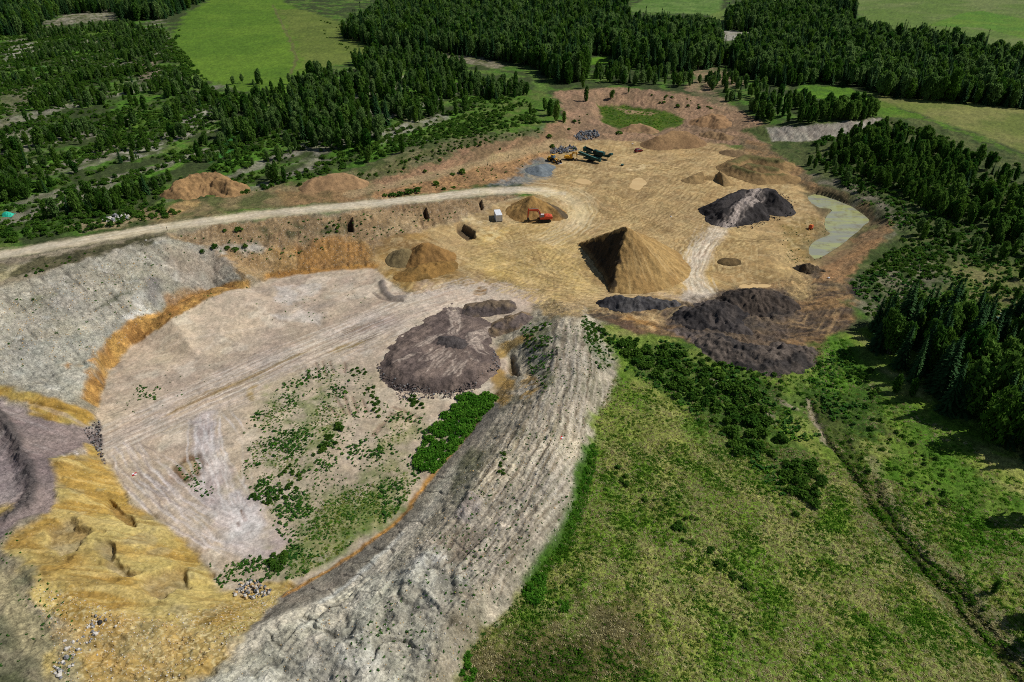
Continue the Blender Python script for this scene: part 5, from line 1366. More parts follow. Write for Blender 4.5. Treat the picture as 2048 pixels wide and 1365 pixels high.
# deep forest at the back
grow([(680, 75), (760, 35), (860, 20), (1240, 20), (1262, 60), (1400, 62), (1440, 80), (1440, 135), (1350, 148), (1235, 135), (1220, 112), (1180, 112), (1170, 165), (1112, 170), (1065, 135), (970, 118), (880, 110), (790, 108), (735, 90)], 3.7, (7, 16), .36, 'back', 101, thr=-.75)
grow([(760, 8), (900, -6), (1260, -6), (1250, 20), (860, 20)], 7, (13, 17), .45, 'back', 102)
grow([(1452, 40), (1500, 20), (1690, 22), (1700, 62), (1780, 80), (1900, 92), (2060, 130), (2200, 150), (2200, 232), (2060, 214), (1900, 198), (1765, 186), (1700, 175), (1640, 168), (1560, 178), (1480, 150), (1440, 120), (1525, 80), (1515, 66), (1450, 62)], 3.7, (6.5, 14.5), .34, 'right_back', 103, thr=-.75)
grow([(1660, 18), (1690, 24), (1710, 45), (1670, 45)], 5, (14, 19), .8, 'right_back', 104)
grow([(1755, 195), (1900, 204), (2060, 220), (2060, 212), (1900, 196), (1760, 184)], 3.4, (9, 14), .35, 'right_back', 105)
grow([(-60, -2), (250, -2), (420, -2), (330, 40), (240, 45), (230, 25), (120, 30), (60, 70), (-60, 85)], 5.5, (12, 16), .6, 'left_back', 106, thr=-.6)
# young wood between the clearings
grow([(340, 100), (250, 130), (230, 85), (330, 70)], 4.6, (5, 8), .05, 'left', 107, thr=-.1)
grow([(700, 130), (760, 110), (870, 120), (960, 165), (1060, 190), (1000, 205), (960, 200), (900, 200), (820, 190), (740, 160)], 3.3, (3.5, 10), .1, 'middle', 108, thr=-.15, nscale=10)
grow([(580, 165), (640, 150), (740, 160), (820, 195), (870, 215), (900, 235), (820, 250), (770, 285), (700, 300), (620, 300), (560, 260), (560, 200)], 3.3, (4, 10.5), .05, 'middle', 109, thr=.02, nscale=12)
grow([(420, 190), (480, 160), (560, 175), (560, 260), (600, 300), (560, 330), (480, 330), (440, 260)], 3.2, (3, 9), .04, 'left', 110, thr=.12, nscale=12, ang=A62)
grow([(-40, 200), (60, 190), (200, 150), (330, 140), (440, 190), (440, 250), (470, 330), (430, 345), (340, 370), (260, 420), (170, 440), (60, 440), (-40, 430)], 3.1, (2.2, 8), .04, 'left', 111, thr=.26, nscale=19, ang=A62, kinds=[0, 2, 4, 4, 4, 5, 3], excl=MOUNDX + [[(0, 175), (90, 175), (60, 225), (0, 260)]])
grow([(70, 60), (240, 50), (330, 60), (340, 130), (200, 150), (60, 180), (0, 180)], 3.4, (2, 6.5), .1, 'left', 112, thr=.28, nscale=14, ang=A62)
grow([(500, 330), (580, 330), (640, 330), (760, 310), (800, 300), (690, 345), (600, 362), (500, 385)], 5, (4, 7), 0, 'middle', 113, thr=.1, excl=MOUNDX)
bush([(-40, 60), (330, 60), (440, 190), (560, 180), (900, 190), (1060, 200), (1080, 250), (880, 280), (690, 340), (600, 360), (480, 390), (330, 440), (0, 490), (-40, 490)], 2.2, (.35, 1.5), 'left', 114, thr=-.15, nscale=14, ang=A62, excl=MOUNDX)
bush([(900, 250), (1000, 255), (1080, 245), (1085, 258), (1000, 266), (880, 285), (800, 310)], 2.2, (.5, 1.1), 'middle', 115, thr=-.1)
bush([(700, 352), (800, 318), (900, 282), (1000, 268), (1085, 260), (1085, 268), (1000, 280), (900, 305), (800, 345), (730, 360)], 2.2, (.35, .9), 'middle', 160, thr=.0)
# trees beside the hollow and along the back of the floor
for (x_, y_, h_, kk) in ((1112, 245, 12, 2), (1100, 232, 9, 4), (1128, 246, 6, 1), (1172, 203, 9, 4), (1222, 198, 5.5, 2), (1166, 178, 9, 1), (1257, 186, 4, 0), (1090, 222, 7, 2), (1060, 228, 6, 4), (930, 225, 9, 0), (912, 232, 8, 1), (805, 306, 8, 4), (735, 300, 10, 2), (700, 296, 11, 3), (260, 400, 8, 2), (240, 410, 7, 4), (145, 420, 6, 2)):
    gx0, gy0 = hit1(x_, y_); PL['tree'].append((gx0, gy0, float(hz(gx0, gy0)), x_ * .7, h_ / 10, kk, 'edge'))
bush([(1110, 262), (1190, 200), (1300, 185), (1420, 205), (1440, 225), (1300, 205), (1200, 205), (1150, 270)], 6, (.5, 1.3), 'hollow', 116, thr=.05)
grow([(1390, 165), (1440, 150), (1480, 160), (1540, 180), (1560, 205), (1500, 225), (1450, 205)], 4.6, (4, 7.5), .03, 'grove', 117, thr=-.05)
grow([(1500, 225), (1560, 205), (1620, 215), (1740, 222), (1760, 236), (1700, 242), (1600, 250), (1560, 252), (1510, 240)], 3.0, (5, 9.5), .04, 'grove', 118, thr=-.35, kinds=[0, 1, 1, 2])
grow([(1230, 140), (1350, 155), (1390, 165), (1380, 178), (1300, 172), (1200, 168), (1180, 150)], 4.2, (5, 9), .1, 'back', 119, thr=-.3)
# hill on the right
grow([(1650, 315), (1680, 290), (1760, 262), (1850, 290), (1950, 330), (2060, 372), (2160, 420), (2160, 500), (2060, 500), (1990, 490), (1900, 455), (1830, 410), (1760, 375), (1700, 345)], 3.2, (3.5, 9), .04, 'hill', 120, thr=-.3, nscale=12, kinds=[0, 2, 2, 4, 1])
grow([(1590, 320), (1640, 300), (1660, 330), (1720, 370), (1760, 400), (1700, 385), (1640, 350)], 5, (3.5, 6.5), .02, 'hill', 121, thr=.05)
bush([(1640, 330), (1760, 280), (2060, 380), (2060, 520), (1900, 480), (1800, 450), (1720, 400)], 2.8, (.6, 1.3), 'hill', 122, thr=-.1)
bush([(1770, 240), (1850, 262), (1960, 300), (2060, 340), (2060, 352), (1960, 318), (1850, 280), (1780, 252)], 2.6, (.7, 1.4), 'hill', 123, thr=-.15)
bush([(1700, 560), (1780, 500), (1900, 480), (2060, 520), (2060, 640), (1900, 620), (1760, 640)], 1.9, (.35, 1.0), 'hill', 124, thr=-.15)
bush([(1700, 570), (1760, 520), (1820, 470), (1900, 470), (1900, 540), (1800, 600), (1740, 640)], 2.0, (.4, 1.1), 'hill', 158, thr=-.1)
grow([(1830, 470), (1900, 465), (2060, 500), (2060, 530), (1950, 515), (1860, 500)], 4.2, (4, 7), .05, 'hill', 159, thr=-.1)
# big dark wood on the right edge
grow([(1738, 650), (1790, 640), (1900, 655), (2000, 665), (2160, 690), (2160, 930), (2040, 925), (1965, 885), (1880, 820), (1800, 745), (1755, 700)], 4.0, (11, 16), .55, 'dark_wood', 125, thr=-.75, kinds=[0, 2, 2, 4])
for (x_, y_, h_) in ((1800, 668, 17), (1762, 660, 12), (1838, 660, 15), (1868, 664, 16), (1890, 668, 18), (1935, 668, 15), (1958, 676, 14), (1990, 690, 15), (2010, 690, 16), (1850, 700, 15), (1815, 690, 14)):
    gx0, gy0 = hit1(x_, y_); PL['spruce'].append((gx0, gy0, float(hz(gx0, gy0)), x_ * .7, h_ / 10, int(x_) % 3, 'dark_wood'))
grow([(1970, 940), (2100, 990), (2160, 1100), (2120, 1110), (2060, 1010)], 5.5, (9, 13), .2, 'dark_wood', 126, thr=-.2)
for (x_, y_, h_, kk) in ((2085, 1290, 7, 4), (2075, 1240, 8, 2), (1985, 1185, 3.4, 4), (1790, 785, 5.6, 4), (1822, 792, 5.6, 4), (1990, 585, 4.5, 2), (2030, 600, 5, 4), (2040, 560, 5, 2)):
    gx0, gy0 = hit1(x_, y_); PL['tree'].append((gx0, gy0, float(hz(gx0, gy0)), x_ * .7, h_ / 10, kk, 'meadow_edge'))
# willow bushes on the meadow slope
bush([(1230, 685), (1330, 695), (1430, 740), (1480, 770), (1550, 830), (1580, 880), (1540, 915), (1470, 880), (1420, 835), (1340, 790), (1280, 740)], 2.2, (.8, 1.7), 'willow', 127, thr=-.12, nscale=9)
bush([(1225, 668), (1340, 684), (1480, 736), (1600, 748), (1690, 692), (1745, 745), (1700, 800), (1600, 810), (1480, 780), (1340, 720), (1250, 690)], 1.8, (.35, .95), 'willow', 162, thr=-.1)
bush([(1440, 860), (1520, 870), (1530, 910), (1470, 910)], 1.8, (.9, 1.6), 'willow', 128, thr=-.3)
bush([(1565, 930), (1630, 920), (1650, 980), (1620, 1040), (1580, 1030), (1560, 975)], 1.7, (.8, 1.4), 'willow', 129, thr=-.4)
bush([(1540, 760), (1640, 740), (1690, 690), (1760, 780), (1700, 850), (1640, 840), (1580, 800)], 2.4, (.4, .9), 'willow', 130, thr=.0)
bush([(1650, 900), (1760, 830), (1860, 900), (1960, 1010), (1880, 1040), (1780, 1000), (1720, 960)], 2.8, (.3, .8), 'willow', 131, thr=.25)
bush([(1670, 900), (1700, 905), (1800, 1040), (1900, 1140), (2060, 1320), (2060, 1350), (1880, 1150), (1780, 1050), (1690, 940)], 2.0, (.3, .8), 'row', 155, thr=.1)
bush([(1222, 930), (1240, 935), (1300, 1000), (1290, 1012), (1235, 955)], 1.5, (.4, .85), 'row', 132, thr=-.3, nscale=4)
bush([(1345, 1050), (1365, 1045), (1420, 1095), (1470, 1140), (1520, 1190), (1505, 1200), (1440, 1145), (1390, 1110), (1345, 1070)], 1.5, (.35, .9), 'row', 133, thr=-.2, nscale=4)
bush([(1290, 985), (1330, 1000), (1400, 1040), (1390, 1060), (1320, 1020)], 1.6, (.3, .55), 'row', 134, thr=.0)
# low green thickets in and beside the pit
bush([(826, 935), (845, 885), (880, 840), (915, 800), (935, 786), (992, 792), (985, 815), (950, 850), (915, 895), (870, 942), (845, 945)], 1.25, (.75, 1.25), 'pit_thicket', 135, kind='bright')
bush([(630, 890), (650, 860), (675, 848), (690, 862), (680, 885), (655, 905), (625, 920), (615, 915)], 1.0, (.5, .9), 'pit_clump', 136, kind='shrub', thr=-.4)
bush([(520, 970), (580, 930), (610, 950), (590, 990), (540, 1010), (500, 1000)], 1.3, (.35, .7), 'pit_clump', 137, thr=.15)
bush([(530, 1115), (575, 1105), (580, 1135), (545, 1150)], 1.0, (.5, .8), 'pit_clump', 138)
bush([(1035, 1200), (1070, 1150), (1095, 1150), (1095, 1190), (1060, 1215)], .95, (.5, .85), 'ridge_foot', 139, kind='bright')
bush([(1112, 1205), (1135, 1195), (1145, 1215), (1125, 1230)], .9, (.45, .75), 'ridge_foot', 140, kind='bright')
bush([(915, 1365), (935, 1310), (955, 1310), (940, 1390)], .9, (.4, .75), 'ridge_foot', 141, kind='bright')
bush([(1178, 880), (1195, 885), (1190, 935), (1165, 1010), (1140, 1085), (1120, 1100), (1150, 1000), (1170, 930)], .95, (.35, .62), 'ridge_foot', 142, kind='bright')
bush([(700, 738), (730, 735), (745, 770), (770, 815), (755, 840), (735, 800), (705, 760)], 1.1, (.35, .65), 'pit_clump', 143, thr=-.15)
bush([(810, 795), (830, 790), (850, 815), (835, 822)], 1.0, (.35, .6), 'pit_clump', 144)
bush([(1040, 655), (1090, 645), (1100, 690), (1080, 720), (1095, 775), (1075, 780), (1055, 700)], 1.3, (.3, .6), 'ridge_top', 145, thr=.0)
bush([(1165, 632), (1200, 650), (1240, 690), (1230, 745), (1205, 735), (1175, 690)], 1.3, (.35, .7), 'ridge_top', 146, thr=-.1)
bush([(1000, 900), (1010, 905), (1008, 950), (998, 950)], .7, (.3, .45), 'ridge_top', 147)
# single bushes on the road bank
for (x_, y_, s_) in ((925, 348, 1.9), (872, 370, 1.9), (835, 384, 1.6), (818, 386, 1.8), (800, 390, 1.5), (785, 392, 1.4), (770, 393, 1.3), (888, 380, 1.0), (908, 376, .9), (960, 292, 1.1), (1098, 275, 1.5), (1105, 296, 1.5), (1238, 268, 1.7), (880, 322, .9), (1150, 300, 1.), (600, 372, 1.3), (850, 345, 1.), (905, 350, 1.), (478, 462, 1.2), (450, 463, .8), (430, 497, 1.3), (405, 505, 1.), (490, 495, 1.1), (470, 500, 1.), (455, 498, 1.2), (1640, 290, 2.6), (1655, 282, 3.), (1690, 372, 1.6), (1720, 385, 1.4), (1640, 322, 2.), (1490, 350, .5), (1000, 300, .8)):
    gx0, gy0 = hit1(x_, y_); PL['shrub'].append((gx0, gy0, float(hz(gx0, gy0)), x_ * .7, s_, int(x_) % 3, 'bank'))
bush([(45, 600), (60, 585), (110, 568), (120, 575), (90, 592), (60, 605)], 1.6, (.25, .5), 'wall', 148, thr=.0)
bush([(520, 462), (640, 450), (700, 448), (680, 465), (560, 475)], 2.0, (.3, .8), 'bank', 149, thr=-.05)
bush([(40, 545), (150, 505), (330, 468), (330, 474), (160, 522), (50, 556)], 2.2, (.25, .6), 'bank', 161, thr=.1)
bush([(1440, 318), (1500, 308), (1560, 320), (1590, 340), (1540, 345)], 3.4, (.2, .45), 'bank', 150, thr=.1)
bush([(360, 60), (350, 100), (380, 140), (420, 150), (370, 150), (335, 110)], 4, (1., 2.2), 'field_edge', 151, thr=-.1)
bush([(640, 40), (740, 80), (750, 110), (700, 118), (640, 70)], 7, (.6, 1.4), 'field_edge', 152, thr=.1)

WHERE = {'back': 'in the deep forest behind the quarry', 'right_back': 'in the forest belt below the far hay field', 'left_back': 'in the dark wood at the top corner beyond the scrub', 'left': 'in the scrub rows above the gravel road',
         'middle': 'in the young wood between hay field and red bank', 'edge': 'standing by itself at the quarry edge', 'grove': 'in the grove above the grey cut wall', 'hill': 'on the bushy hill behind the pond', 'dark_wood': 'in the dark wood beside the dump ground',
         'meadow_edge': 'at the shady meadow edge', 'hollow': 'on the brown bank round the green hollow', 'willow': 'on the slope between dump and meadow', 'row': 'in the broken row across the meadow', 'pit_thicket': 'in the bright thicket at the pit foot',
         'pit_clump': 'among the weeds of the pit floor', 'ridge_foot': 'along the foot of the spoil ridge', 'ridge_top': 'on top of the spoil ridge', 'bank': 'on the bare bank by the gravel road', 'wall': 'on the grey gravel wall', 'field_edge': 'at the edge of the big hay field'}
KINDN = {'tree': ('poplar_tree', 'leafy poplar tree', 'tree', POP, 'trunk', 'crown'), 'spruce': ('spruce_tree', 'dark pointed spruce tree', 'tree', SPR, 'trunk', 'crown'),
         'shrub': ('willow_shrub', 'dark green rounded willow shrub', 'shrub', SHR, 'stem', 'foliage'), 'bright': ('green_shrub', 'low bright green leafy shrub', 'shrub', BSH, 'stem', 'foliage')}


def gn_stuff(name, label, rows, protos, tilt=0.):
    """one object that stands for a mass of plants: points carrying copies of the source plants"""
    A = np.array([[r[0], r[1], r[2], r[3], r[4], r[5]] for r in rows], float)
    me = bpy.data.meshes.new(name); me.vertices.add(len(A)); me.vertices.foreach_set('co', A[:, :3].astype(np.float32).ravel())
    at = me.attributes.new('rot', 'FLOAT', 'POINT'); at.data.foreach_set('value', A[:, 3].astype(np.float32))
    wd = .78 + .5 * ((A[:, 3] * 7.31) % 1.0)
    at = me.attributes.new('scl', 'FLOAT_VECTOR', 'POINT'); at.data.foreach_set('vector', np.stack([A[:, 4] * wd, A[:, 4] * wd, A[:, 4]], 1).astype(np.float32).ravel())
    at = me.attributes.new('pid', 'INT', 'POINT'); at.data.foreach_set('value', A[:, 5].astype(np.int32))
    o = link(bpy.data.objects.new(name, me))
    g = bpy.data.node_groups.new(name, 'GeometryNodeTree')
    g.interface.new_socket('Geometry', in_out='INPUT', socket_type='NodeSocketGeometry'); g.interface.new_socket('Geometry', in_out='OUTPUT', socket_type='NodeSocketGeometry')
    n, l = g.nodes, g.links
    gi = n.new('NodeGroupInput'); go = n.new('NodeGroupOutput'); jn = n.new('GeometryNodeJoinGeometry')

    def attr(nm, ty):
        a = n.new('GeometryNodeInputNamedAttribute'); a.data_type = ty; a.inputs[0].default_value = nm
        return a.outputs[0]
    rot, scl, pid = attr('rot', 'FLOAT'), attr('scl', 'FLOAT_VECTOR'), attr('pid', 'INT')
    cx = n.new('ShaderNodeCombineXYZ'); l.new(rot, cx.inputs[2])
    for k, p in enumerate(protos):
        oi = n.new('GeometryNodeObjectInfo'); oi.inputs[0].default_value = p.obj; oi.inputs[1].default_value = True
        eq = n.new('FunctionNodeCompare'); eq.data_type = 'INT'; eq.operation = 'EQUAL'; l.new(pid, eq.inputs[2]); eq.inputs[3].default_value = k
        ip = n.new('GeometryNodeInstanceOnPoints')
        l.new(gi.outputs[0], ip.inputs['Points']); l.new(eq.outputs[0], ip.inputs['Selection']); l.new(oi.outputs['Geometry'], ip.inputs['Instance'])
        l.new(cx.outputs[0], ip.inputs['Rotation']); l.new(scl, ip.inputs['Scale']); l.new(ip.outputs[0], jn.inputs[0])
    l.new(jn.outputs[0], go.inputs[0])
    md = o.modifiers.new('plants', 'NODES'); md.node_group = g
    tag(o, label, None, None, 'stuff')
    return o


SIZEW = {'tree': [' of medium height', ' that is tall', ' that is short']}
for kind, rows in PL.items():
    nm, desc, cat_, protos, tn, cn = KINDN[kind]
    A = np.array([r[:5] for r in rows])
    dpt = A[:, 1] * CP + (CAM_H - A[:, 2]) * SP
    size = A[:, 4] / dpt * in_frame(A[:, 0], A[:, 1], A[:, 2] + 1, -.02)
    order = np.argsort(-size)
    cap = 290 if kind in ('tree', 'spruce') else 150
    top = [i for i in order[:cap] if size[i] > 0]
    rest = [i for i in range(len(rows)) if i not in set(top)]
    lo_, hi_ = np.percentile([rows[i][4] for i in top], (25, 75))
    for i in top:
        x, y, z, ro, sc_, pi_, wh = rows[i]
        p = protos[pi_]
        e = bpy.data.objects.new(nm, None); link(e); e.empty_display_size = .5
        e.location = (x, y, z - .08); e.rotation_euler = (0, 0, ro); wd = .78 + .5 * ((ro * 7.31) % 1.0); e.scale = (sc_ * wd, sc_ * wd, sc_)
        sw = 'tall ' if sc_ > hi_ else ('small ' if sc_ < lo_ else '')
        tag(e, sw + desc + ' ' + WHERE[wh], cat_, sw + desc + 's ' + WHERE[wh])
        link(bpy.data.objects.new(cn, p.crown), e)
        if p.trunk: link(bpy.data.objects.new(tn, p.trunk), e)
    if rest:
        rr = [(*rows[i][:2], rows[i][2] - .08, *rows[i][3:6]) for i in rest]
        gn_stuff({'tree': 'broadleaf_forest', 'spruce': 'spruce_forest', 'shrub': 'shrubbery', 'bright': 'bright_undergrowth'}[kind],
                 {'tree': 'mass of leafy trees covering the land behind the quarry', 'spruce': 'mass of dark spruces in the far woods', 'shrub': 'mass of low bushes between the trees', 'bright': 'bright green undergrowth in the pit'}[kind], rr, protos)


# grass and weeds: nobody could count them
def cover(name, label, specs, protos):
    rows = []
    for (poly, spacing, sr, mixp, seed, thr, nsc) in specs:
        a, b, z, r = scatter(poly, spacing, seed, thr, nsc, None)
        if not len(a): continue
        pid = r.choice(len(protos), len(a), p=np.array(mixp) / sum(mixp))
        if len(protos) > 3:       # straw and green grow in patches of their own
            pt = fbm(a, b, 5, 3, seed + 50) + .3 * r.normal(size=len(a))
            pid = np.where(pt > .34, r.choice([1, 4], len(a)), pid); pid = np.where(pt < -.42, 2, pid) if mixp[2] > 0 else pid
        s_ = r.uniform(*sr, len(a)); ro = r.normal(0, .5, len(a)) if len(protos) > 3 else r.uniform(0, 6.28, len(a))
        rows += list(zip(a, b, z - .02, ro, s_, pid))
    return gn_stuff(name, label, rows, protos)


cover('grass', 'tussock grass of the meadow, green and straw coloured', [
    ([(917, 1365), (945, 1290), (1010, 1222), (1062, 1162), (1132, 1082), (1162, 980), (1188, 900), (1300, 880), (1600, 900), (1900, 1000), (2100, 1100), (2200, 1420), (905, 1420)], .5, (.7, 1.5), [4, 2.5, 2, 4, 2.5], 301, None, 5),
    ([(1188, 900), (1194, 830), (1230, 752), (1300, 780), (1450, 860), (1600, 900), (1300, 880)], .65, (.8, 1.5), [4, 2.5, 2, 4, 2.5], 302, None, 5),
    ([(1230, 700), (1480, 740), (1690, 680), (1760, 780), (1900, 860), (2060, 980), (2060, 1090), (1900, 1000), (1600, 900), (1450, 860), (1300, 780)], .95, (.8, 1.6), [4, .6, 5, 3, .3], 303, -.4, 6),
    ([(920, 1365), (960, 1290), (1010, 1230), (1260, 1230), (1340, 1290), (1300, 1420), (910, 1420)], .8, (.6, 1.1), [3, 3, 0, 3, 3], 304, 0., 3),
    ([(1660, 880), (1700, 905), (1790, 1040), (1880, 1130), (2060, 1330), (2060, 1380), (1860, 1160), (1760, 1060), (1690, 950)], .7, (1., 2.2), [3, 2, 4, 3, 1], 308, 0., 3)], TUF)
cover('lush_grass', 'bright grass fringe along the spoil ridge, the stream and the pit foot', [
    ([(620, 1010), (760, 960), (845, 955), (790, 1032), (700, 1092), (600, 1158), (565, 1165), (580, 1090)], .5, (.6, 1.2), [2, 2, 2], 329, -.15, 4),
    ([(500, 880), (560, 790), (640, 740), (700, 760), (680, 860), (640, 930), (620, 1010), (560, 1040), (510, 1000)], .6, (.5, 1.1), [2, 1, 3], 330, .1, 4),
    ([(780, 830), (850, 850), (850, 940), (800, 960), (740, 930)], .7, (.5, 1.), [2, 1, 2], 331, .1, 4),
    ([(1176, 905), (1196, 900), (1180, 985), (1150, 1085), (1080, 1165), (1050, 1170), (1120, 1085), (1155, 985)], .5, (.8, 1.4), [0, 0, 1], 305, None, 4),
    ([(1198, 214), (1250, 212), (1345, 230), (1368, 240), (1300, 266), (1210, 246)], 1.6, (1.2, 2.2), [1, 0, 1], 306, -.3, 5),
    ([(1625, 700), (1690, 675), (1760, 770), (1700, 780), (1640, 750)], 1.0, (.8, 1.6), [0, 0, 1], 307, -.2, 4)], [TUF[0], TUF[3], TUF[2]])
cover('undergrowth', 'dark green undergrowth on the slope below the dump', [
    ([(1228, 668), (1340, 684), (1480, 738), (1600, 750), (1690, 694), (1760, 770), (1720, 860), (1640, 850), (1640, 960), (1560, 1000), (1470, 900), (1330, 790), (1250, 745)], 1.1, (.5, 1.4), [3, 3, 2], 341, .05, 6),
    ([(1040, 650), (1100, 640), (1110, 690), (1090, 780), (1060, 740)], .9, (.4, .9), [3, 3, 1], 342, 0., 3),
    ([(1160, 632), (1200, 648), (1240, 690), (1228, 745), (1195, 735), (1170, 690)], .9, (.4, 1.), [3, 3, 1], 343, -.1, 3),
    ([(1700, 570), (1780, 500), (1900, 480), (2060, 520), (2060, 640), (1900, 620), (1760, 640)], 1.5, (.6, 1.6), [3, 3, 1], 344, -.1, 6),
    ([(1640, 330), (1760, 285), (2060, 390), (2060, 520), (1900, 480), (1790, 455), (1720, 405)], 1.8, (.6, 1.6), [3, 3, 1], 345, -.2, 6)], WEE)
cover('weeds', 'small green weeds sprouting on the pit floor and ridge', [
    ([(490, 850), (560, 770), (640, 725), (760, 745), (770, 790), (850, 810), (860, 880), (840, 955), (790, 1030), (700, 1090), (600, 1155), (560, 1175), (450, 1165), (420, 1135), (560, 1112), (580, 1090), (520, 1020), (480, 940)], .7, (.35, .95), [3, 3, 1], 311, .38, 6),
    ([(490, 850), (560, 770), (640, 725), (760, 745), (770, 790), (850, 810), (860, 880), (840, 955), (790, 1030), (700, 1090), (600, 1155), (560, 1175), (450, 1165), (420, 1135), (560, 1112), (580, 1090), (520, 1020), (480, 940)], .95, (.22, .5), [3, 3, 1], 312, .05, 3),
    ([(620, 1010), (760, 960), (845, 955), (790, 1030), (700, 1090), (600, 1155), (565, 1165), (580, 1090)], .6, (.22, .55), [2, 2, 2], 313, .1, 3),
    ([(520, 960), (600, 930), (620, 1000), (560, 1030), (500, 1000)], .65, (.4, .9), [3, 3, 1], 314, .05, 3),
    ([(410, 1135), (440, 1110), (560, 1115), (560, 1150), (470, 1180), (440, 1175)], .65, (.3, .8), [3, 3, 1], 315, .2, 3),
    ([(700, 1290), (790, 1190), (870, 1080), (940, 990), (1010, 900), (1080, 800), (1110, 650), (1190, 660), (1222, 710), (1190, 830), (1180, 900), (1125, 1080), (1005, 1215), (905, 1380), (650, 1380)], 1.0, (.2, .45), [3, 3, 1], 316, .3, 4),
    ([(700, 1290), (790, 1190), (870, 1080), (940, 990), (1010, 900), (1080, 800), (1110, 650), (1190, 660), (1222, 710), (1190, 830), (1180, 900), (1125, 1080), (1005, 1215), (905, 1380), (650, 1380)], 2.0, (.16, .4), [3, 3, 1], 317, None, 4),
    ([(270, 770), (320, 775), (330, 800), (280, 800)], .8, (.3, .7), [3, 3, 1], 318, -.1, 3),
    ([(240, 760), (420, 700), (420, 760), (300, 830), (230, 830)], 2.2, (.2, .4), [3, 3, 1], 319, .1, 3),
    ([(510, 600), (700, 560), (740, 600), (600, 660), (520, 650)], 2.6, (.25, .5), [3, 3, 1], 320, .1, 3),
    ([(425, 580), (500, 562), (515, 572), (430, 592), (345, 640), (325, 648)], .9, (.25, .5), [3, 3, 1], 321, .1, 3),
    ([(20, 600), (300, 500), (420, 500), (330, 610), (200, 690), (0, 750)], 3.0, (.25, .6), [3, 3, 1], 322, .1, 5),
    ([(340, 470), (700, 430), (950, 400), (900, 440), (760, 480), (560, 520), (430, 520)], 2.0, (.3, .9), [3, 3, 1], 323, .0, 5),
    ([(740, 380), (960, 330), (1080, 300), (1060, 340), (940, 372), (800, 390)], 3., (.4, 1.), [3, 3, 1], 324, .0, 5),
    ([(1560, 450), (1620, 440), (1670, 480), (1640, 520), (1570, 530)], 1.4, (.25, .5), [3, 3, 1], 325, -.1, 5),
    ([(345, 935), (400, 910), (415, 950), (430, 985), (400, 1000), (370, 965)], .7, (.25, .6), [3, 3, 1], 326, .0, 3),
    ([(20, 1060), (160, 1240), (140, 1400), (-20, 1400), (-20, 1100)], 1.3, (.2, .5), [3, 3, 1], 327, .1, 4)], WEE)

# ------------------------------------------------------------------ machines and small things
class MB:
    """collects boxes, prisms and tubes into one mesh"""
    def __init__(self): self.bm = bmesh.new()

    def box(self, c, s, rot=(0, 0, 0), bev=.0, taper=None):
        g = bmesh.ops.create_cube(self.bm, size=1.0)['verts']
        if taper:
            for v in g:
                if v.co.z > 0: v.co.x *= taper[0]; v.co.y *= taper[1]
        M = Matrix.Translation(c) @ Euler(rot).to_matrix().to_4x4() @ Matrix.Diagonal((*s, 1))
        bmesh.ops.transform(self.bm, matrix=M, verts=g)
        if bev:
            es = list({e for v in g for e in v.link_edges}); bmesh.ops.bevel(self.bm, geom=es, offset=bev, segments=1, affect='EDGES')
        return self

    def prism(self, prof, y0, y1):
        """profile in the x-z plane, pushed along y"""
        a = [self.bm.verts.new((x, y0, z)) for x, z in prof]; b = [self.bm.verts.new((x, y1, z)) for x, z in prof]
        n = len(prof)
        fs = [self.bm.faces.new(a), self.bm.faces.new(b[::-1])]
        for k in range(n): fs.append(self.bm.faces.new((a[(k + 1) % n], a[k], b[k], b[(k + 1) % n])))
        bmesh.ops.recalc_face_normals(self.bm, faces=fs)
        return self

    def cyl(self, p0, p1, r, k=12, r2=None):
        p0, p1 = Vector(p0), Vector(p1); d = p1 - p0
        g = bmesh.ops.create_cone(self.bm, cap_ends=True, segments=k, radius1=r, radius2=r if r2 is None else r2, depth=d.length)['verts']
        M = Matrix.Translation((p0 + p1) / 2) @ d.to_track_quat('Z', 'Y').to_matrix().to_4x4()
        bmesh.ops.transform(self.bm, matrix=M, verts=g)
        return self

    def bar(self, p0, p1, w, h):
        p0, p1 = Vector(p0), Vector(p1); d = p1 - p0
        g = bmesh.ops.create_cube(self.bm, size=1.0)['verts']
        M = Matrix.Translation((p0 + p1) / 2) @ d.to_track_quat('X', 'Z').to_matrix().to_4x4() @ Matrix.Diagonal((d.length, w, h, 1))
        bmesh.ops.transform(self.bm, matrix=M, verts=g)
        return self

    def build(self, name, mat, parent=None):
        me = bpy.data.meshes.new(name); self.bm.to_mesh(me); self.bm.free(); me.materials.append(mat)
        return link(bpy.data.objects.new(name, me), parent)


def thing(name, label, cat_, px=None, rz=0., xy=None, dz=0., group=None):
    x, y = xy if xy is not None else hit1(*px)
    e = bpy.data.objects.new(name, None); link(e); e.empty_display_size = .5
    e.location = (x, y, top_z(x, y) + dz); e.rotation_euler = (0, 0, rz)
    return tag(e, label, cat_, group)


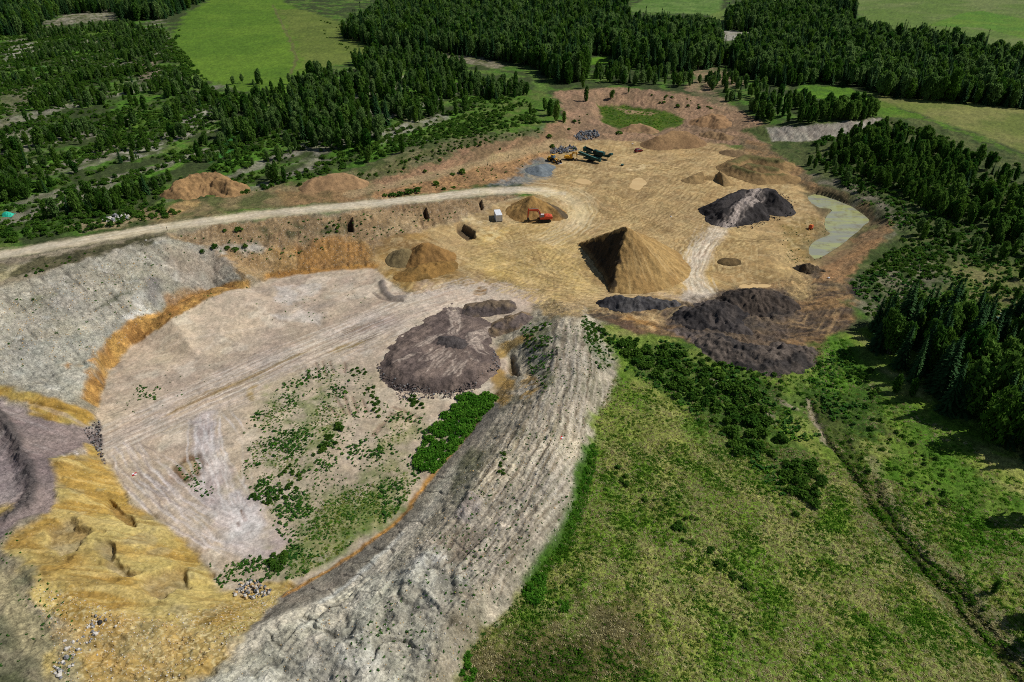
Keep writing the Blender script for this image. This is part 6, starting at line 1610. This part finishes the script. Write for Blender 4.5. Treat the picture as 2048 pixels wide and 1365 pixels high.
MT = {'orange': plain_mat('orange_paint', (206, 84, 56), .55, grain=.12), 'yellow': plain_mat('yellow_paint', (214, 158, 40), .5, grain=.15), 'black': plain_mat('black_rubber', (26, 25, 25), .75),
      'dark': plain_mat('dark_steel', (44, 42, 40), .6), 'steel': plain_mat('worn_steel', (150, 146, 140), .45, .5), 'teal': plain_mat('green_paint', (22, 66, 62), .45, grain=.18), 'teal2': plain_mat('pale_green_paint', (70, 116, 108), .5),
      'white': plain_mat('white_paint', (232, 234, 236), .5, grain=.05), 'red': plain_mat('dark_red_paint', (112, 26, 34), .3, spec=.5), 'rust': plain_mat('rusty_orange', (206, 96, 58), .7, grain=.3), 'amber': plain_mat('amber_paint', (212, 140, 52), .6),
      'tarp': plain_mat('teal_tarp', (40, 176, 146), .6, grain=.2), 'grey': plain_mat('grey_rock', (128, 128, 128), .9, grain=.35), 'pale': plain_mat('pale_rock', (196, 190, 180), .9, grain=.2), 'blue': plain_mat('blue_grey_rock', (96, 100, 106), .9, grain=.35),
      'redpaint': plain_mat('red_marker', (196, 40, 40), .6), 'skin': plain_mat('skin', (188, 140, 116), .6), 'cloth': plain_mat('dark_cloth', (40, 42, 52), .9), 'hair': plain_mat('dark_hair', (40, 30, 24), .8), 'wood': plain_mat('grey_wood', (92, 78, 62), .9), 'mauve': plain_mat('mauve_rock', (100, 88, 84), .9, grain=.3), 'tan': plain_mat('tan_rock', (190, 160, 112), .9, grain=.3)}
gm, gn_, gl_, gb_ = new_mat('cab_glass'); gb_.inputs['Base Color'].default_value = (.12, .2, .26, 1); gb_.inputs['Roughness'].default_value = .06; gb_.inputs['Specular IOR Level'].default_value = .8
MT['glass'] = gm


def stadium(L, h, n=6):
    r = h / 2; a = np.linspace(-math.pi / 2, math.pi / 2, n); b = np.linspace(math.pi / 2, 3 * math.pi / 2, n)
    return [(L / 2 - r + r * math.cos(t), r + r * math.sin(t)) for t in a] + [(-L / 2 + r + r * math.cos(t), r + r * math.sin(t)) for t in b]


def add_tracks(t, L, gauge, w, h, x0=0.):
    for s in (-1, 1):
        m = MB(); prof = [(x + x0, z) for x, z in stadium(L, h)]; m.prism(prof, s * gauge - w / 2, s * gauge + w / 2)
        n = int(L / .22)
        for k in range(n):
            m.box((x0 - L / 2 + h / 2 + (L - h) * k / (n - 1), s * gauge, h + .02), (.09, w * 1.02, .05))
        tr = m.build('track', MT['black'], t)
        for xx in (-L / 2 + h / 2, L / 2 - h / 2): MB().cyl((x0 + xx, s * gauge - w / 2 - .03, h / 2), (x0 + xx, s * gauge + w / 2 + .03, h / 2), h * .36, 12).build('drive_wheel', MT['dark'], tr)
        for k in range(4): MB().cyl((x0 - L * .3 + k * L * .2, s * gauge - w / 2 - .02, h * .22), (x0 - L * .3 + k * L * .2, s * gauge + w / 2 + .02, h * .22), h * .17, 8).build('track_roller', MT['dark'], tr)


def excavator(t, paint, boom, stick, bucket, bk_mat, sc=1.0):
    """boom: pivot, knee, tip; stick: tip, foot (x, z)"""
    add_tracks(t, 5.0, 1.25, .62, 1.0)
    MB().box((0, 0, .75), (2.6, 1.9, .45), bev=.05).cyl((0, 0, .9), (0, 0, 1.2), .75, 16).build('undercarriage', MT['dark'], t)
    MB().prism([(-2.3, 1.2), (1.7, 1.2), (1.7, 1.75), (1.0, 1.85), (-.1, 1.95), (-.3, 2.25), (-2.3, 2.3)], -1.4, 1.4).build('house', paint, t)
    h = MB().box((-1.25, -.1, 2.42), (1.8, 2.2, .3), bev=.06).box((-.9, -.6, 2.66), (.6, .5, .14)).build('engine_hood', paint, t)
    MB().cyl((-1.7, .5, 2.5), (-1.7, .5, 3.0), .07, 8).build('exhaust', MT['dark'], h)
    MB().prism([(-2.3, 1.15), (-2.3, 2.32), (-2.75, 2.3), (-3.1, 2.05), (-3.1, 1.45), (-2.8, 1.15)], -1.38, 1.38).build('counterweight', paint, t)
    cab = MB().prism([(.05, 1.75), (1.75, 1.75), (1.82, 2.1), (1.55, 3.1), (.1, 3.15), (.0, 2.6)], .38, 1.36).build('cab', paint, t)
    MB().prism([(1.84, 1.95), (1.865, 2.1), (1.6, 3.0), (1.575, 3.0), (1.78, 1.95)], .46, 1.28).build('windscreen', MT['glass'], cab)
    MB().prism([(.95, 2.05), (1.7, 2.05), (1.72, 2.15), (1.5, 2.98), (.95, 2.98)], 1.362, 1.385).build('window', MT['glass'], cab)
    MB().prism([(.15, 2.2), (.85, 2.2), (.85, 2.98), (.2, 2.98)], 1.362, 1.385).build('window', MT['glass'], cab)
    MB().box((.85, .87, 3.17), (1.2, .8, .04)).build('cab_roof', MT['white'] if paint is MT['orange'] else paint, cab)
    (px_, pz), (kx, kz), (tx, tz) = boom
    top = [(px_ - .05, pz - .25), (px_ - .3, pz + .15), (kx - .3, kz + .42), (kx + .15, kz + .5), (tx + .12, tz + .22), (tx + .15, tz - .2), (kx + .35, kz - .38), (px_ + .3, pz - .1)]
    bo = MB().prism(top, -.62, -.18).build('boom', paint, t)
    for s in (-.72, -.08): MB().cyl((px_ + .75, s, pz - .25), (kx - .05, s, kz - .05), .09, 8).build('hydraulic_ram', MT['steel'], bo)
    MB().cyl((kx - .2, -.4, kz + .55), (tx - .1, -.4, tz + .75), .1, 8).build('hydraulic_ram', MT['steel'], bo)
    (ax, az), (bx, bz) = stick
    d = np.array([bx - ax, bz - az]); L = np.hypot(*d); d /= L; n = np.array([-d[1], d[0]])
    P = lambda u, v: (ax + d[0] * u + n[0] * v, az + d[1] * u + n[1] * v)
    stk = MB().prism([P(-.85, .02), P(-.7, .22), P(.3, .32), P(L, .13), P(L, -.13), P(.2, -.28)], -.58, -.22).build('stick', paint, t)
    q0, q1 = P(.4, .42), P(L - .5, .38); MB().cyl((q0[0], -.4, q0[1]), (q1[0], -.4, q1[1]), .08, 8).build('hydraulic_ram', MT['steel'], stk)
    # bucket: curled shell with teeth
    cx, cz, r, a0 = bucket
    th = np.linspace(a0, a0 + 3.5, 9)
    out = [(cx + r * math.cos(a), cz + r * math.sin(a)) for a in th]; inn = [(cx + (r - .1) * math.cos(a), cz + (r - .1) * math.sin(a)) for a in th[::-1]]
    m = MB().prism(out + inn, -1.05, .25)
    m.prism(out, -1.05, -.98).prism(out, .18, .25)
    bk = m.build('bucket', bk_mat, t)
    m = MB()
    for k in range(5): m.bar((*[out[-1][0]], -.95 + k * .28, out[-1][1]), (out[-1][0] + .25 * math.cos(th[-1] + 1.57), -.95 + k * .28, out[-1][1] + .25 * math.sin(th[-1] + 1.57)), .1, .07)
    m.build('tooth', MT['steel'], bk)
    t.scale = (sc, sc, sc)


ex = thing('excavator', 'orange tracked excavator with its bucket on the ground', 'excavator', (1088, 444), math.pi + .10)
excavator(ex, MT['orange'], ((.9, 2.0), (2.5, 4.3), (5.9, 4.5)), ((5.95, 4.45), (6.25, 1.15)), (6.25, .72, .68, 1.2), MT['dark'])
ex2 = thing('excavator', 'yellow and black excavator with a pale bucket beside the loader', 'excavator', (1139, 320), -.18)
excavator(ex2, MT['yellow'], ((.9, 2.0), (1.9, 4.2), (3.9, 4.3)), ((3.95, 4.3), (4.3, 1.3)), (4.35, .75, .72, 1.2), MT['steel'], .82)


def wheel_loader(t):
    P, Bk = MT['yellow'], MT['dark']
    for x_ in (-1.55, 1.55):
        for s in (-1, 1):
            w = MB().cyl((x_, s * .75, .78), (x_, s * 1.32, .78), .78, 20).build('wheel', MT['black'], t)
            MB().cyl((x_, s * .9, .78), (x_, s * 1.345, .78), .42, 14).build('rim', P, w)
    MB().box((-1.2, 0, 1.0), (2.8, 1.3, .6), bev=.05).box((1.3, 0, 1.0), (1.6, 1.1, .6), bev=.05).build('chassis', Bk, t)
    MB().prism([(-3.0, .95), (-3.05, 1.9), (-2.7, 2.2), (-1.1, 2.25), (-1.1, 1.2)], -.85, .85).build('engine_hood', P, t)
    MB().prism([(-3.25, .7), (-3.3, 1.4), (-2.9, 1.5), (-2.9, .7)], -1.1, 1.1).build('counterweight', Bk, t)
    for s in (-1, 1): MB().box((-1.55, s * 1.05, 1.72), (1.7, .6, .12), bev=.03).build('mudguard', P, t)
    cab = MB().prism([(-1.05, 1.6), (.45, 1.6), (.5, 2.0), (.3, 3.2), (-1.0, 3.2)], -.7, .7).build('cab', Bk, t)
    MB().box((-.38, 0, 3.27), (1.6, 1.55, .12), bev=.04).build('cab_roof', P, cab)
    for s in (-1, 1): MB().prism([(-.9, 2.0), (.4, 2.05), (.24, 3.1), (-.9, 3.1)], s * .705, s * .725).build('window', MT['glass'], cab)
    MB().prism([(.53, 2.0), (.34, 3.1), (.32, 3.1), (.5, 2.0)], -.6, .6).build('windscreen', MT['glass'], cab)
    for s in (-.5, .5):
        MB().prism([(.8, 1.9), (1.1, 2.0), (2.3, 1.3), (3.2, .55), (3.0, .35), (2.0, .95), (.8, 1.6)], s - .1, s + .1).build('lift_arm', P, t)
        MB().cyl((.9, s, 1.0), (2.2, s, 1.05), .09, 8).build('hydraulic_ram', MT['steel'], t)
    MB().bar((1.2, 0, 2.0), (2.6, 0, 1.5), .2, .25).build('tilt_linkage', P, t)
    m = MB().prism([(3.0, .1), (4.3, .08), (4.3, .14), (3.25, .2), (2.98, .55), (3.05, 1.0), (3.5, 1.35), (3.45, 1.42), (2.9, 1.05), (2.85, .4)], -1.4, 1.4)
    for s in (-1.4, 1.34): m.prism([(3.0, .1), (4.2, .12), (3.5, 1.38), (2.9, 1.0)], s, s + .06)
    bk = m.build('bucket', Bk, t)
    MB().box((4.38, 0, .1), (.3, 2.8, .06)).build('cutting_edge', MT['white'], bk)


wl = thing('wheel_loader', 'yellow wheel loader parked beside the blue-grey gravel heap', 'loader', (1107, 324), math.radians(-46))
wheel_loader(wl)


def crusher(t, L):
    """tracked crushing plant: hopper, crusher, engine bay and discharge conveyor in one long line"""
    T, D = MT['teal'], MT['dark']
    add_tracks(t, 4.4, 1.05, .5, .95, -.3)
    MB().box((0, 0, 1.35), (L * .86, 1.3, .55), bev=.04).build('main_beam', T, t)
    x0 = -L * .5
    hp = MB().box((x0 + .06, 0, 3.0), (.12, 2.5, 1.9), (0, -.12, 0)).build('hopper_back_plate', T, t)
    for s in (-1, 1): MB().prism([(x0, 2.2), (x0, 3.7), (x0 + 1.2, 3.5), (x0 + 4.2, 2.9), (x0 + 4.2, 2.2)], s * 1.15, s * 1.25).build('hopper_side', T, hp)
    MB().box((x0 + 2.1, 0, 2.15), (4.0, 2.2, .14)).build('feeder_floor', D, hp)
    for xx in (x0 + .6, x0 + 3.6):
        for s in (-1, 1): MB().bar((xx, s * .6, 1.5), (xx, s * 1.0, 2.2), .14, .14).build('hopper_leg', D, hp)
    cb = MB().box((-1.2, 0, 2.5), (2.2, 1.9, 1.5), bev=.08).box((-1.1, 0, 3.35), (1.2, 1.2, .25), bev=.05).build('crusher_box', T, t)
    MB().cyl((-1.2, -1.12, 2.5), (-1.2, -.95, 2.5), .65, 18).build('flywheel', D, cb)
    eb = MB().box((1.9, 0, 2.35), (3.4, 2.1, 1.35), bev=.1).build('engine_bay', T, t)
    for k in range(4): MB().box((.8 + k * .7, -1.07, 2.4), (.4, .05, .7)).build('grille', D, eb)
    MB().cyl((2.9, .5, 3.0), (2.9, .5, 3.6), .1, 8).build('exhaust', D, eb)
    MB().box((1.6, .2, 3.06), (2.2, 1.2, .06)).build('walkway', MT['teal2'], eb)
    cv = MB().bar((1.0, 0, .75), (L * .5, 0, 2.5), 1.5, .5).build('discharge_conveyor', T, t)
    MB().bar((1.0, 0, 1.03), (L * .5, 0, 2.78), 1.1, .06).build('belt', MT['black'], cv)
    MB().box((L * .5 - .5, 0, 2.7), (1.6, 1.9, .9), (0, -.22, 0), bev=.08).build('conveyor_head', T, cv)
    MB().cyl((L * .5, -.7, 2.5), (L * .5, .7, 2.5), .28, 12).build('head_drum', D, cv)
    MB().bar((L * .33, 0, 1.6), (L * .38, 0, .1), .14, .14).build('conveyor_prop', D, cv)


def screener(t, L):
    """tracked screening plant folded for transport: one long raised conveyor over a low body"""
    T, D = MT['teal'], MT['dark']
    add_tracks(t, 3.4, .95, .45, .85, .6)
    MB().box((.4, 0, 1.2), (L * .62, 1.2, .5), bev=.04).build('main_beam', T, t)
    cv = MB().prism([(L * .5, .7), (L * .5, 1.5), (-L * .5, 3.75), (-L * .5, 3.2), (-L * .1, 1.9)], -.75, .75).build('main_conveyor', T, t)
    MB().bar((L * .48, 0, 1.62), (-L * .49, 0, 3.83), .8, .06).build('belt', MT['teal2'], cv)
    for s in (-1, 1): MB().bar((L * .46, s * .8, 1.75), (-L * .48, s * .8, 3.9), .1, .3).build('side_guard', T, cv)
    MB().cyl((-L * .5, -.6, 3.5), (-L * .5, .6, 3.5), .25, 12).build('head_drum', D, cv)
    hp = MB().box((L * .5 - .2, 0, 1.9), (.12, 2.2, 1.0), (0, .3, 0)).build('feed_hopper', T, t)
    for s in (-1, 1): MB().prism([(L * .5 - 2.3, 1.4), (L * .5 - 2.3, 2.4), (L * .5 - .1, 2.3), (L * .5 - .3, 1.4)], s * 1.0, s * 1.08).build('hopper_side', T, hp)
    eb = MB().box((-.6, -.95, 1.75), (2.2, .6, .9), bev=.06).build('engine_bay', T, t)
    MB().cyl((.1, -1.0, 2.1), (.1, -1.0, 2.7), .08, 8).build('exhaust', D, eb)
    for s in (-1, 1): MB().bar((-L * .22, s * .6, 1.3), (-L * .3, s * .7, 2.8), .12, .12).build('conveyor_leg', D, t)


c1 = thing('mobile_crusher', 'long dark green crushing plant with a hopper behind the other', 'crusher', (1195, 315), math.radians(-36))
crusher(c1, 15.0)
c2 = thing('mobile_screener', 'dark green screening plant with raised conveyor in front of the crusher', 'screener', (1179, 323), math.radians(-32))
screener(c2, 11.5)


# white shipping container
def container(t):
    L, Wd, H = 6.06, 2.44, 2.6
    Wm = MT['white']
    for s in (-1, 1):
        m = MB(); n = 20
        for k in range(n):
            xx = -L / 2 + .15 + (L - .3) * (k + .5) / n
            m.prism([(xx - .14, .16), (xx - .14, H - .12), (xx + .14, H - .12), (xx + .14, .16)], s * (Wd / 2 - .05 - .035 * (k % 2)), s * (Wd / 2 - .09 - .035 * (k % 2)))
        m.build('side_wall', Wm, t)
        for e in (-1, 1): MB().box((e * (L / 2 - .07), s * (Wd / 2 - .07), H / 2), (.14, .14, H)).build('corner_post', Wm, t)
        MB().box((0, s * (Wd / 2 - .06), .09), (L - .28, .11, .14)).build('bottom_rail', Wm, t)
        MB().box((0, s * (Wd / 2 - .06), H - .07), (L - .28, .11, .12)).build('top_rail', Wm, t)
    m = MB().box((0, 0, H - .03), (L - .1, Wd - .2, .05))
    for k in range(16): m.box((-L / 2 + .35 + k * .36, 0, H), (.2, Wd - .35, .03))
    m.build('roof', Wm, t)
    MB().box((0, 0, .12), (L - .2, Wd - .2, .1)).build('floor_panel', MT['wood'], t)
    MB().box((L / 2 - .06, 0, H / 2), (.06, Wd - .28, H - .2)).build('end_wall', Wm, t)
    for s in (-1, 1):
        d = MB().box((-L / 2 + .06, s * .54, H / 2), (.06, 1.06, H - .22)).build('door', Wm, t)
        for q in (.25, .8): MB().cyl((-L / 2 + .01, s * q, .15), (-L / 2 + .01, s * q, H - .15), .025, 6).build('lock_rod', MT['steel'], d)


fx, fy = hit1(998.8, 444.3)
a_ = math.radians(100)
ct = thing('shipping_container', 'white shipping container standing near the orange excavator', 'container', rz=a_, xy=(fx + 3.03 * math.cos(a_), fy + 3.03 * math.sin(a_)))
container(ct)


# dark red car
def car(t):
    body = MB().prism([(-2.15, .35), (-2.2, .85), (-2.1, 1.02), (-1.0, 1.08), (1.0, 1.04), (2.0, .88), (2.2, .7), (2.2, .38), (1.75, .3), (-1.8, .3)], -.86, .86).build('body', MT['red'], t)
    cb = MB().prism([(-2.0, 1.0), (-1.75, 1.55), (-1.3, 1.66), (.2, 1.64), (1.0, 1.05)], -.74, .74).build('cabin', MT['red'], t)
    for s in (-1, 1):
        MB().prism([(-1.75, 1.1), (-1.6, 1.52), (-.7, 1.58), (-.7, 1.1)], s * .745, s * .76).build('window', MT['glass'], cb)
        MB().prism([(-.6, 1.1), (-.6, 1.58), (.15, 1.58), (.8, 1.1)], s * .745, s * .76).build('window', MT['glass'], cb)
        for x_ in (-1.35, 1.35):
            w = MB().cyl((x_, s * .68, .33), (x_, s * .89, .33), .33, 16).build('wheel', MT['black'], t)
            MB().cyl((x_, s * .8, .33), (x_, s * .9, .33), .19, 12).build('rim', MT['steel'], w)
        MB().box((2.15, s * .6, .72), (.12, .32, .14)).build('headlight', MT['white'], body)
        MB().box((-2.17, s * .65, .82), (.08, .22, .2)).build('tail_light', MT['redpaint'], body)
    MB().prism([(.28, 1.62), (1.04, 1.08), (1.02, 1.04), (.24, 1.6)], -.66, .66).build('windscreen', MT['glass'], cb)


cr_ = thing('parked_car', 'dark red car parked alone at the back of the floor', 'car', (1277, 304), math.radians(28))
car(cr_)

# orange trailer pump by the pond
pm = thing('trailer_pump', 'small orange trailer machine standing near the pond', 'pump', (1621, 459), math.radians(52))
bd = MB().prism([(-.9, .5), (.9, .5), (1.0, 1.2), (.6, 1.75), (-.7, 1.85), (-.95, 1.5)], -.6, .6).build('housing', MT['rust'], pm)
MB().box((-.2, 0, 1.88), (.7, .7, .12), bev=.03).build('lid', MT['amber'], bd)
MB().cyl((.3, .3, 1.7), (.3, .3, 2.3), .07, 8).build('exhaust', MT['dark'], bd)
MB().box((0, 0, .45), (2.0, 1.1, .14)).bar((-.9, 0, .45), (-2.1, 0, .4), .12, .12).build('trailer_frame', MT['amber'], pm)
for s in (-1, 1):
    w_ = MB().cyl((0, s * .6, .32), (0, s * .82, .32), .32, 14).build('wheel', MT['black'], pm); MB().cyl((0, s * .7, .32), (0, s * .83, .32), .16, 10).build('rim', MT['amber'], w_)
MB().cyl((1.0, 0, .9), (1.45, 0, .55), .12, 10).build('suction_pipe', MT['amber'], pm)


# person beside the car
def person(px):
    x, y = hit1(*px)
    V = [(0, 0, .95), (0, 0, 1.15), (0, 0, 1.38), (0, 0, 1.50), (0, .02, 1.62), (0, .03, 1.72)]
    R = [.13, .125, .15, .055, .085, .07]; E = [(0, 1), (1, 2), (2, 3), (3, 4), (4, 5)]
    for s in (-1, 1):
        i = len(V); V += [(s * .09, 0, .88), (s * .11, .03, .5), (s * .12, 0, .1), (s * .12, .15, .04)]; R += [.09, .065, .048, .04]; E += [(0, i), (i, i + 1), (i + 1, i + 2), (i + 2, i + 3)]
        i = len(V); V += [(s * .2, 0, 1.4), (s * .26, -.02, 1.12), (s * .27, .08, .88), (s * .27, .11, .80)]; R += [.06, .045, .034, .03]; E += [(2, i), (i, i + 1), (i + 1, i + 2), (i + 2, i + 3)]
        for f in range(5):
            j = len(V); o_ = (f - 2) * .018
            if f == 0: V += [(s * .245, .14, .79), (s * .235, .16, .755)]
            else: V += [(s * .27 + o_ * .3, .115 + o_, .745 - .006 * (f % 3)), (s * .265 + o_ * .3, .13 + o_, .70 - .008 * (f % 3))]
            R += [.009, .008]; E += [(i + 3, j), (j, j + 1)]
    me = bpy.data.meshes.new('person'); me.from_pydata(V, E, [])
    o = bpy.data.objects.new('person', me); link(o)
    o.modifiers.new('skin', 'SKIN'); sk = me.skin_vertices[0].data
    for k, r_ in enumerate(R): sk[k].radius = (r_, r_ * (.75 if k < 3 else 1))
    sk[0].use_root = True
    sb = o.modifiers.new('smooth', 'SUBSURF'); sb.levels = sb.render_levels = 1
    dg = bpy.context.evaluated_depsgraph_get(); me2 = bpy.data.meshes.new_from_object(o.evaluated_get(dg))
    bpy.data.objects.remove(o)
    for m_ in (MT['cloth'], MT['skin']): me2.materials.append(m_)
    for p in me2.polygons:
        z = p.center.z; hand = z < .86 and abs(p.center.x) > .2 and z > .6
        p.material_index = 1 if (z > 1.47 or hand) else 0
        p.use_smooth = True
    o = link(bpy.data.objects.new('person', me2)); o.location = (x, y, top_z(x, y)); o.rotation_euler = (0, 0, math.radians(-80))
    tag(o, 'person in dark clothes standing beside the dark red car', 'person')
    hb = bmesh.new(); bmesh.ops.create_uvsphere(hb, u_segments=10, v_segments=6, radius=.1)
    for v in hb.verts: v.co = Vector((v.co.x, v.co.y * 1.1 + .0, max(v.co.z, -.02 if v.co.y < 0 else .03) + 1.70))
    mh = bpy.data.meshes.new('hair'); hb.to_mesh(mh); hb.free(); mh.materials.append(MT['hair']); link(bpy.data.objects.new('hair', mh), o)


person((1261.5, 306))


# rocks
def rock_mesh(seed, sub=2):
    bm = bmesh.new(); bmesh.ops.create_icosphere(bm, subdivisions=sub, radius=1)
    r = np.random.default_rng(seed); P = rand_dirs(r, 7); D = r.uniform(.55, .9, 7)
    for v in bm.verts:
        c = np.array(v.co)
        for p, d in zip(P, D):
            q = c @ p
            if q > d: c = c - p * (q - d) * .9
        v.co = Vector(c * (1, .9, .75))
    V = np.array([v.co[:] for v in bm.verts]); F = np.array([[v.index for v in f.verts] for f in bm.faces]); bm.free()
    return V, F


ROCKS = [rock_mesh(k, 1) for k in range(4)]


def rubble(name, label, poly, n, sr, mats, seed, heap=0.):
    P = pts(poly); r = np.random.default_rng(seed); parts = []; c = P.mean(0); R = np.abs(P - c).max()
    k = 0
    while k < n:
        x, y = r.uniform(P[:, 0].min(), P[:, 0].max()), r.uniform(P[:, 1].min(), P[:, 1].max())
        if not inside(np.array([x]), np.array([y]), P)[0]: continue
        if top_z(x, y) - float(hz(x, y)) > 1.2: k += .2; continue
        V, F = ROCKS[int(r.integers(4))]; s = r.uniform(*sr) * (1.6 if r.random() < .12 else 1)
        M = np.array(Euler(r.uniform(0, 6.28, 3)).to_matrix())
        z = top_z(x, y) + heap * max(0, 1 - np.hypot(x - c[0], y - c[1]) / R) * r.uniform(.2, 1)
        parts.append((V @ M.T * s + np.array([x, y, z + s * .25]), F)); k += 1
    V, F = cat(parts); n = len(parts)
    me = np_mesh(name, V, F, None, False)
    for m_ in mats: me.materials.append(MT[m_])
    nf = len(ROCKS[0][1]); mi = np.repeat(r.integers(0, len(mats), n), nf).astype(np.int32); me.polygons.foreach_set('material_index', mi)
    o = link(bpy.data.objects.new(name, me)); tag(o, label, None, None, 'stuff')


rubble('rubble', 'heap of blue-grey broken rock behind the machines', [(1148, 272), (1165, 262), (1195, 264), (1200, 272), (1185, 280), (1155, 282)], 170, (.35, .8), ['blue', 'grey', 'blue'], 1, .8)
rubble('rubble', 'grey broken rock strewn behind the yellow loader', [(1095, 306), (1110, 295), (1150, 292), (1155, 300), (1130, 308)], 130, (.3, .7), ['grey', 'blue'], 2, .6)
rubble('rubble', 'heap of grey cobbles at the pit corner', [(465, 1190), (480, 1168), (510, 1160), (545, 1180), (540, 1192), (500, 1200)], 150, (.14, .34), ['grey', 'pale', 'tan', 'blue'], 3, .4)
rubble('rubble', 'pale broken concrete beside the gravel road', [(200, 444), (215, 434), (255, 430), (262, 438), (225, 446)], 60, (.25, .7), ['pale', 'grey'], 4, .2)
rubble('rubble', 'stones scattered over the grey gravel wall', [(0, 600), (140, 550), (330, 490), (330, 610), (200, 700), (0, 750)], 1300, (.06, .2), ['pale', 'pale', 'tan'], 5)
rubble('rubble', 'pebbles scattered over the lower sand slope', [(60, 1170), (300, 1240), (470, 1210), (590, 1170), (490, 1262), (330, 1400), (150, 1400)], 1400, (.05, .15), ['tan', 'pale', 'tan'], 6)
rubble('rubble', 'clods scattered along the mauve heap foot', [(760, 760), (900, 785), (1000, 740), (990, 700), (940, 800), (800, 800), (752, 720)], 700, (.08, .26), ['mauve', 'dark', 'mauve', 'grey'], 7)
rubble('rubble', 'clods at the foot of the mauve ramp', [(165, 860), (200, 840), (205, 900), (212, 935), (190, 900)], 200, (.1, .3), ['dark', 'mauve', 'grey'], 8)
rubble('rubble', 'dark clods round the foot of the black heap', [(1560, 380), (1590, 405), (1585, 430), (1560, 440), (1500, 460), (1440, 455), (1425, 430)], 200, (.12, .35), ['dark'], 9)
rubble('rubble', 'stones scattered over the spoil ridge', [(500, 1300), (800, 1110), (1100, 700), (1200, 720), (1150, 980), (980, 1220), (880, 1400), (450, 1400)], 1400, (.05, .15), ['pale', 'pale', 'tan'], 10)
rubble('rubble', 'pale stones and boulders at the corner track', [(95, 1350), (130, 1300), (190, 1230), (215, 1240), (150, 1330), (130, 1365)], 90, (.1, .35), ['pale', 'grey'], 11)


def boulder(px, s, mat_, label, seed):
    V, F = rock_mesh(seed, 2); x, y = hit1(*px)
    me = np_mesh('boulder', V * s, F, MT[mat_], False); o = link(bpy.data.objects.new('boulder', me)); o.location = (x, y, top_z(x, y) + s * .3); tag(o, label, 'boulder')


boulder((118, 1352), .45, 'pale', 'white boulder lying on the corner plateau', 31)
boulder((200, 1247), .5, 'dark', 'dark boulder at the lower edge of the sand', 32)
boulder((130, 1283), .3, 'pale', 'small pale boulder beside the corner track', 33)
boulder((932, 166), 1.5, 'pale', 'white boulder at the rim of the young wood', 34)
boulder((292, 482), .4, 'pale', 'white boulder at the road edge', 35)


# survey targets painted on boards
def target(px, label):
    t = thing('survey_target', label, 'survey target', px, .5, dz=.05)
    for k, (a, b) in enumerate(((-1, -1), (1, -1), (1, 1), (-1, 1))):
        MB().box((a * .22, b * .22, .02), (.436, .436, .03)).build('panel', MT['white'] if k % 2 else MT['redpaint'], t)


target((269, 949), 'red and white survey board lying on the pit floor')
target((1122, 876), 'red and white survey board lying on the spoil ridge')
for px_, lb in (((335, 462), 'thin dark post at the edge of the gravel road'), ((975, 332), 'short marker post midway along the upper track'), ((1017, 316), 'short marker post near the top of the upper track')):
    t = thing('marker_post', lb, 'post', px_)
    MB().box((0, 0, .7), (.14, .14, 1.4), (0, .04, 0)).build('shaft', MT['wood'], t); MB().box((.03, 0, 1.42), (.17, .17, .1)).build('cap', MT['teal2'], t)
# teal tarpaulin over a small heap
x_, y_ = hit1(16, 431); gx_, gy_ = np.meshgrid(np.linspace(-1.9, 1.9, 26), np.linspace(-1.4, 1.4, 20)); rr = np.hypot(gx_ / 1.9, gy_ / 1.4)
hh = np.clip(1 - rr ** 2, 0, 1) * 1.1 + .12 * fbm(gx_ * 3, gy_ * 3, 1.5, 3, 5) + .06
zz = np.array([hz(x_ + a, y_ + b) for a, b in zip(gx_.ravel(), gy_.ravel())]) + hh.ravel()
idg = np.arange(520).reshape(20, 26); fq = np.stack([idg[:-1, :-1], idg[:-1, 1:], idg[1:, 1:], idg[1:, :-1]], -1).reshape(-1, 4)
me = np_mesh('tarpaulin', np.stack([gx_.ravel() + x_, gy_.ravel() + y_, zz], 1), fq, MT['tarp'], False)
o = link(bpy.data.objects.new('tarpaulin', me)); sm = o.modifiers.new('thickness', 'SOLIDIFY'); sm.thickness = .02
tag(o, 'crumpled bright teal tarpaulin over a heap in the scrub', 'tarpaulin')
# sheet metal in the clearing on the right
for k, (px_, py_, rz_, L_, mt, lb) in enumerate(((1990, 622, .5, 3.4, 'white', 'long white metal sheet, uppermost in the clearing'), (2003, 627, .2, 2.8, 'white', 'white metal sheet in the middle of the scrap'), (2012, 632, .9, 2.2, 'steel', 'grey metal sheet beside the white scrap sheets'), (2000, 638, -.2, 2.0, 'teal2', 'pale green metal sheet, lowest of the scrap'))):
    t = thing('metal_sheet', lb, 'metal sheet', (px_, py_), rz_, dz=.12 + .05 * k)
    m = MB()
    for q in range(6): m.box((0, -.5 + q * .2, .03 * (q % 2)), (L_, .19, .03))
    t2 = m.build('corrugated_panel', MT[mt], t); t.rotation_euler[1] = .12
    MB().box((0, 0, -.03), (L_ * .9, .08, .05)).build('batten', MT['wood'], t)
# dark tub and white bags on the floor
t = thing('plastic_tub', 'dark round tub standing on the open floor', 'tub', (1244.5, 332))
MB().cyl((0, 0, 0), (0, 0, .75), .55, 16, .65).build('wall', MT['dark'], t); MB().cyl((0, 0, .72), (0, 0, .8), .68, 16).build('rim', MT['teal2'], t)
for px_, lb, s in (((1265, 289), 'white bag behind the red car', .5), ((1342, 434), 'white bag lying in the middle of the floor', .4), ((1657, 557), 'white bag on the brown bank below the pond', .45)):
    t = thing('white_bag', lb, 'bag', px_)
    V, F = rock_mesh(int(px_[0]), 2); me = np_mesh('sack', V * np.array([s, s * .8, s * .7]) + np.array([0, 0, s * .4]), F, MT['white'], True); link(bpy.data.objects.new('sack', me), t)
    MB().cyl((s * .6, 0, s * .5), (s * .95, 0, s * .62), .07, 8, .13).build('tied_neck', MT['white'], t)
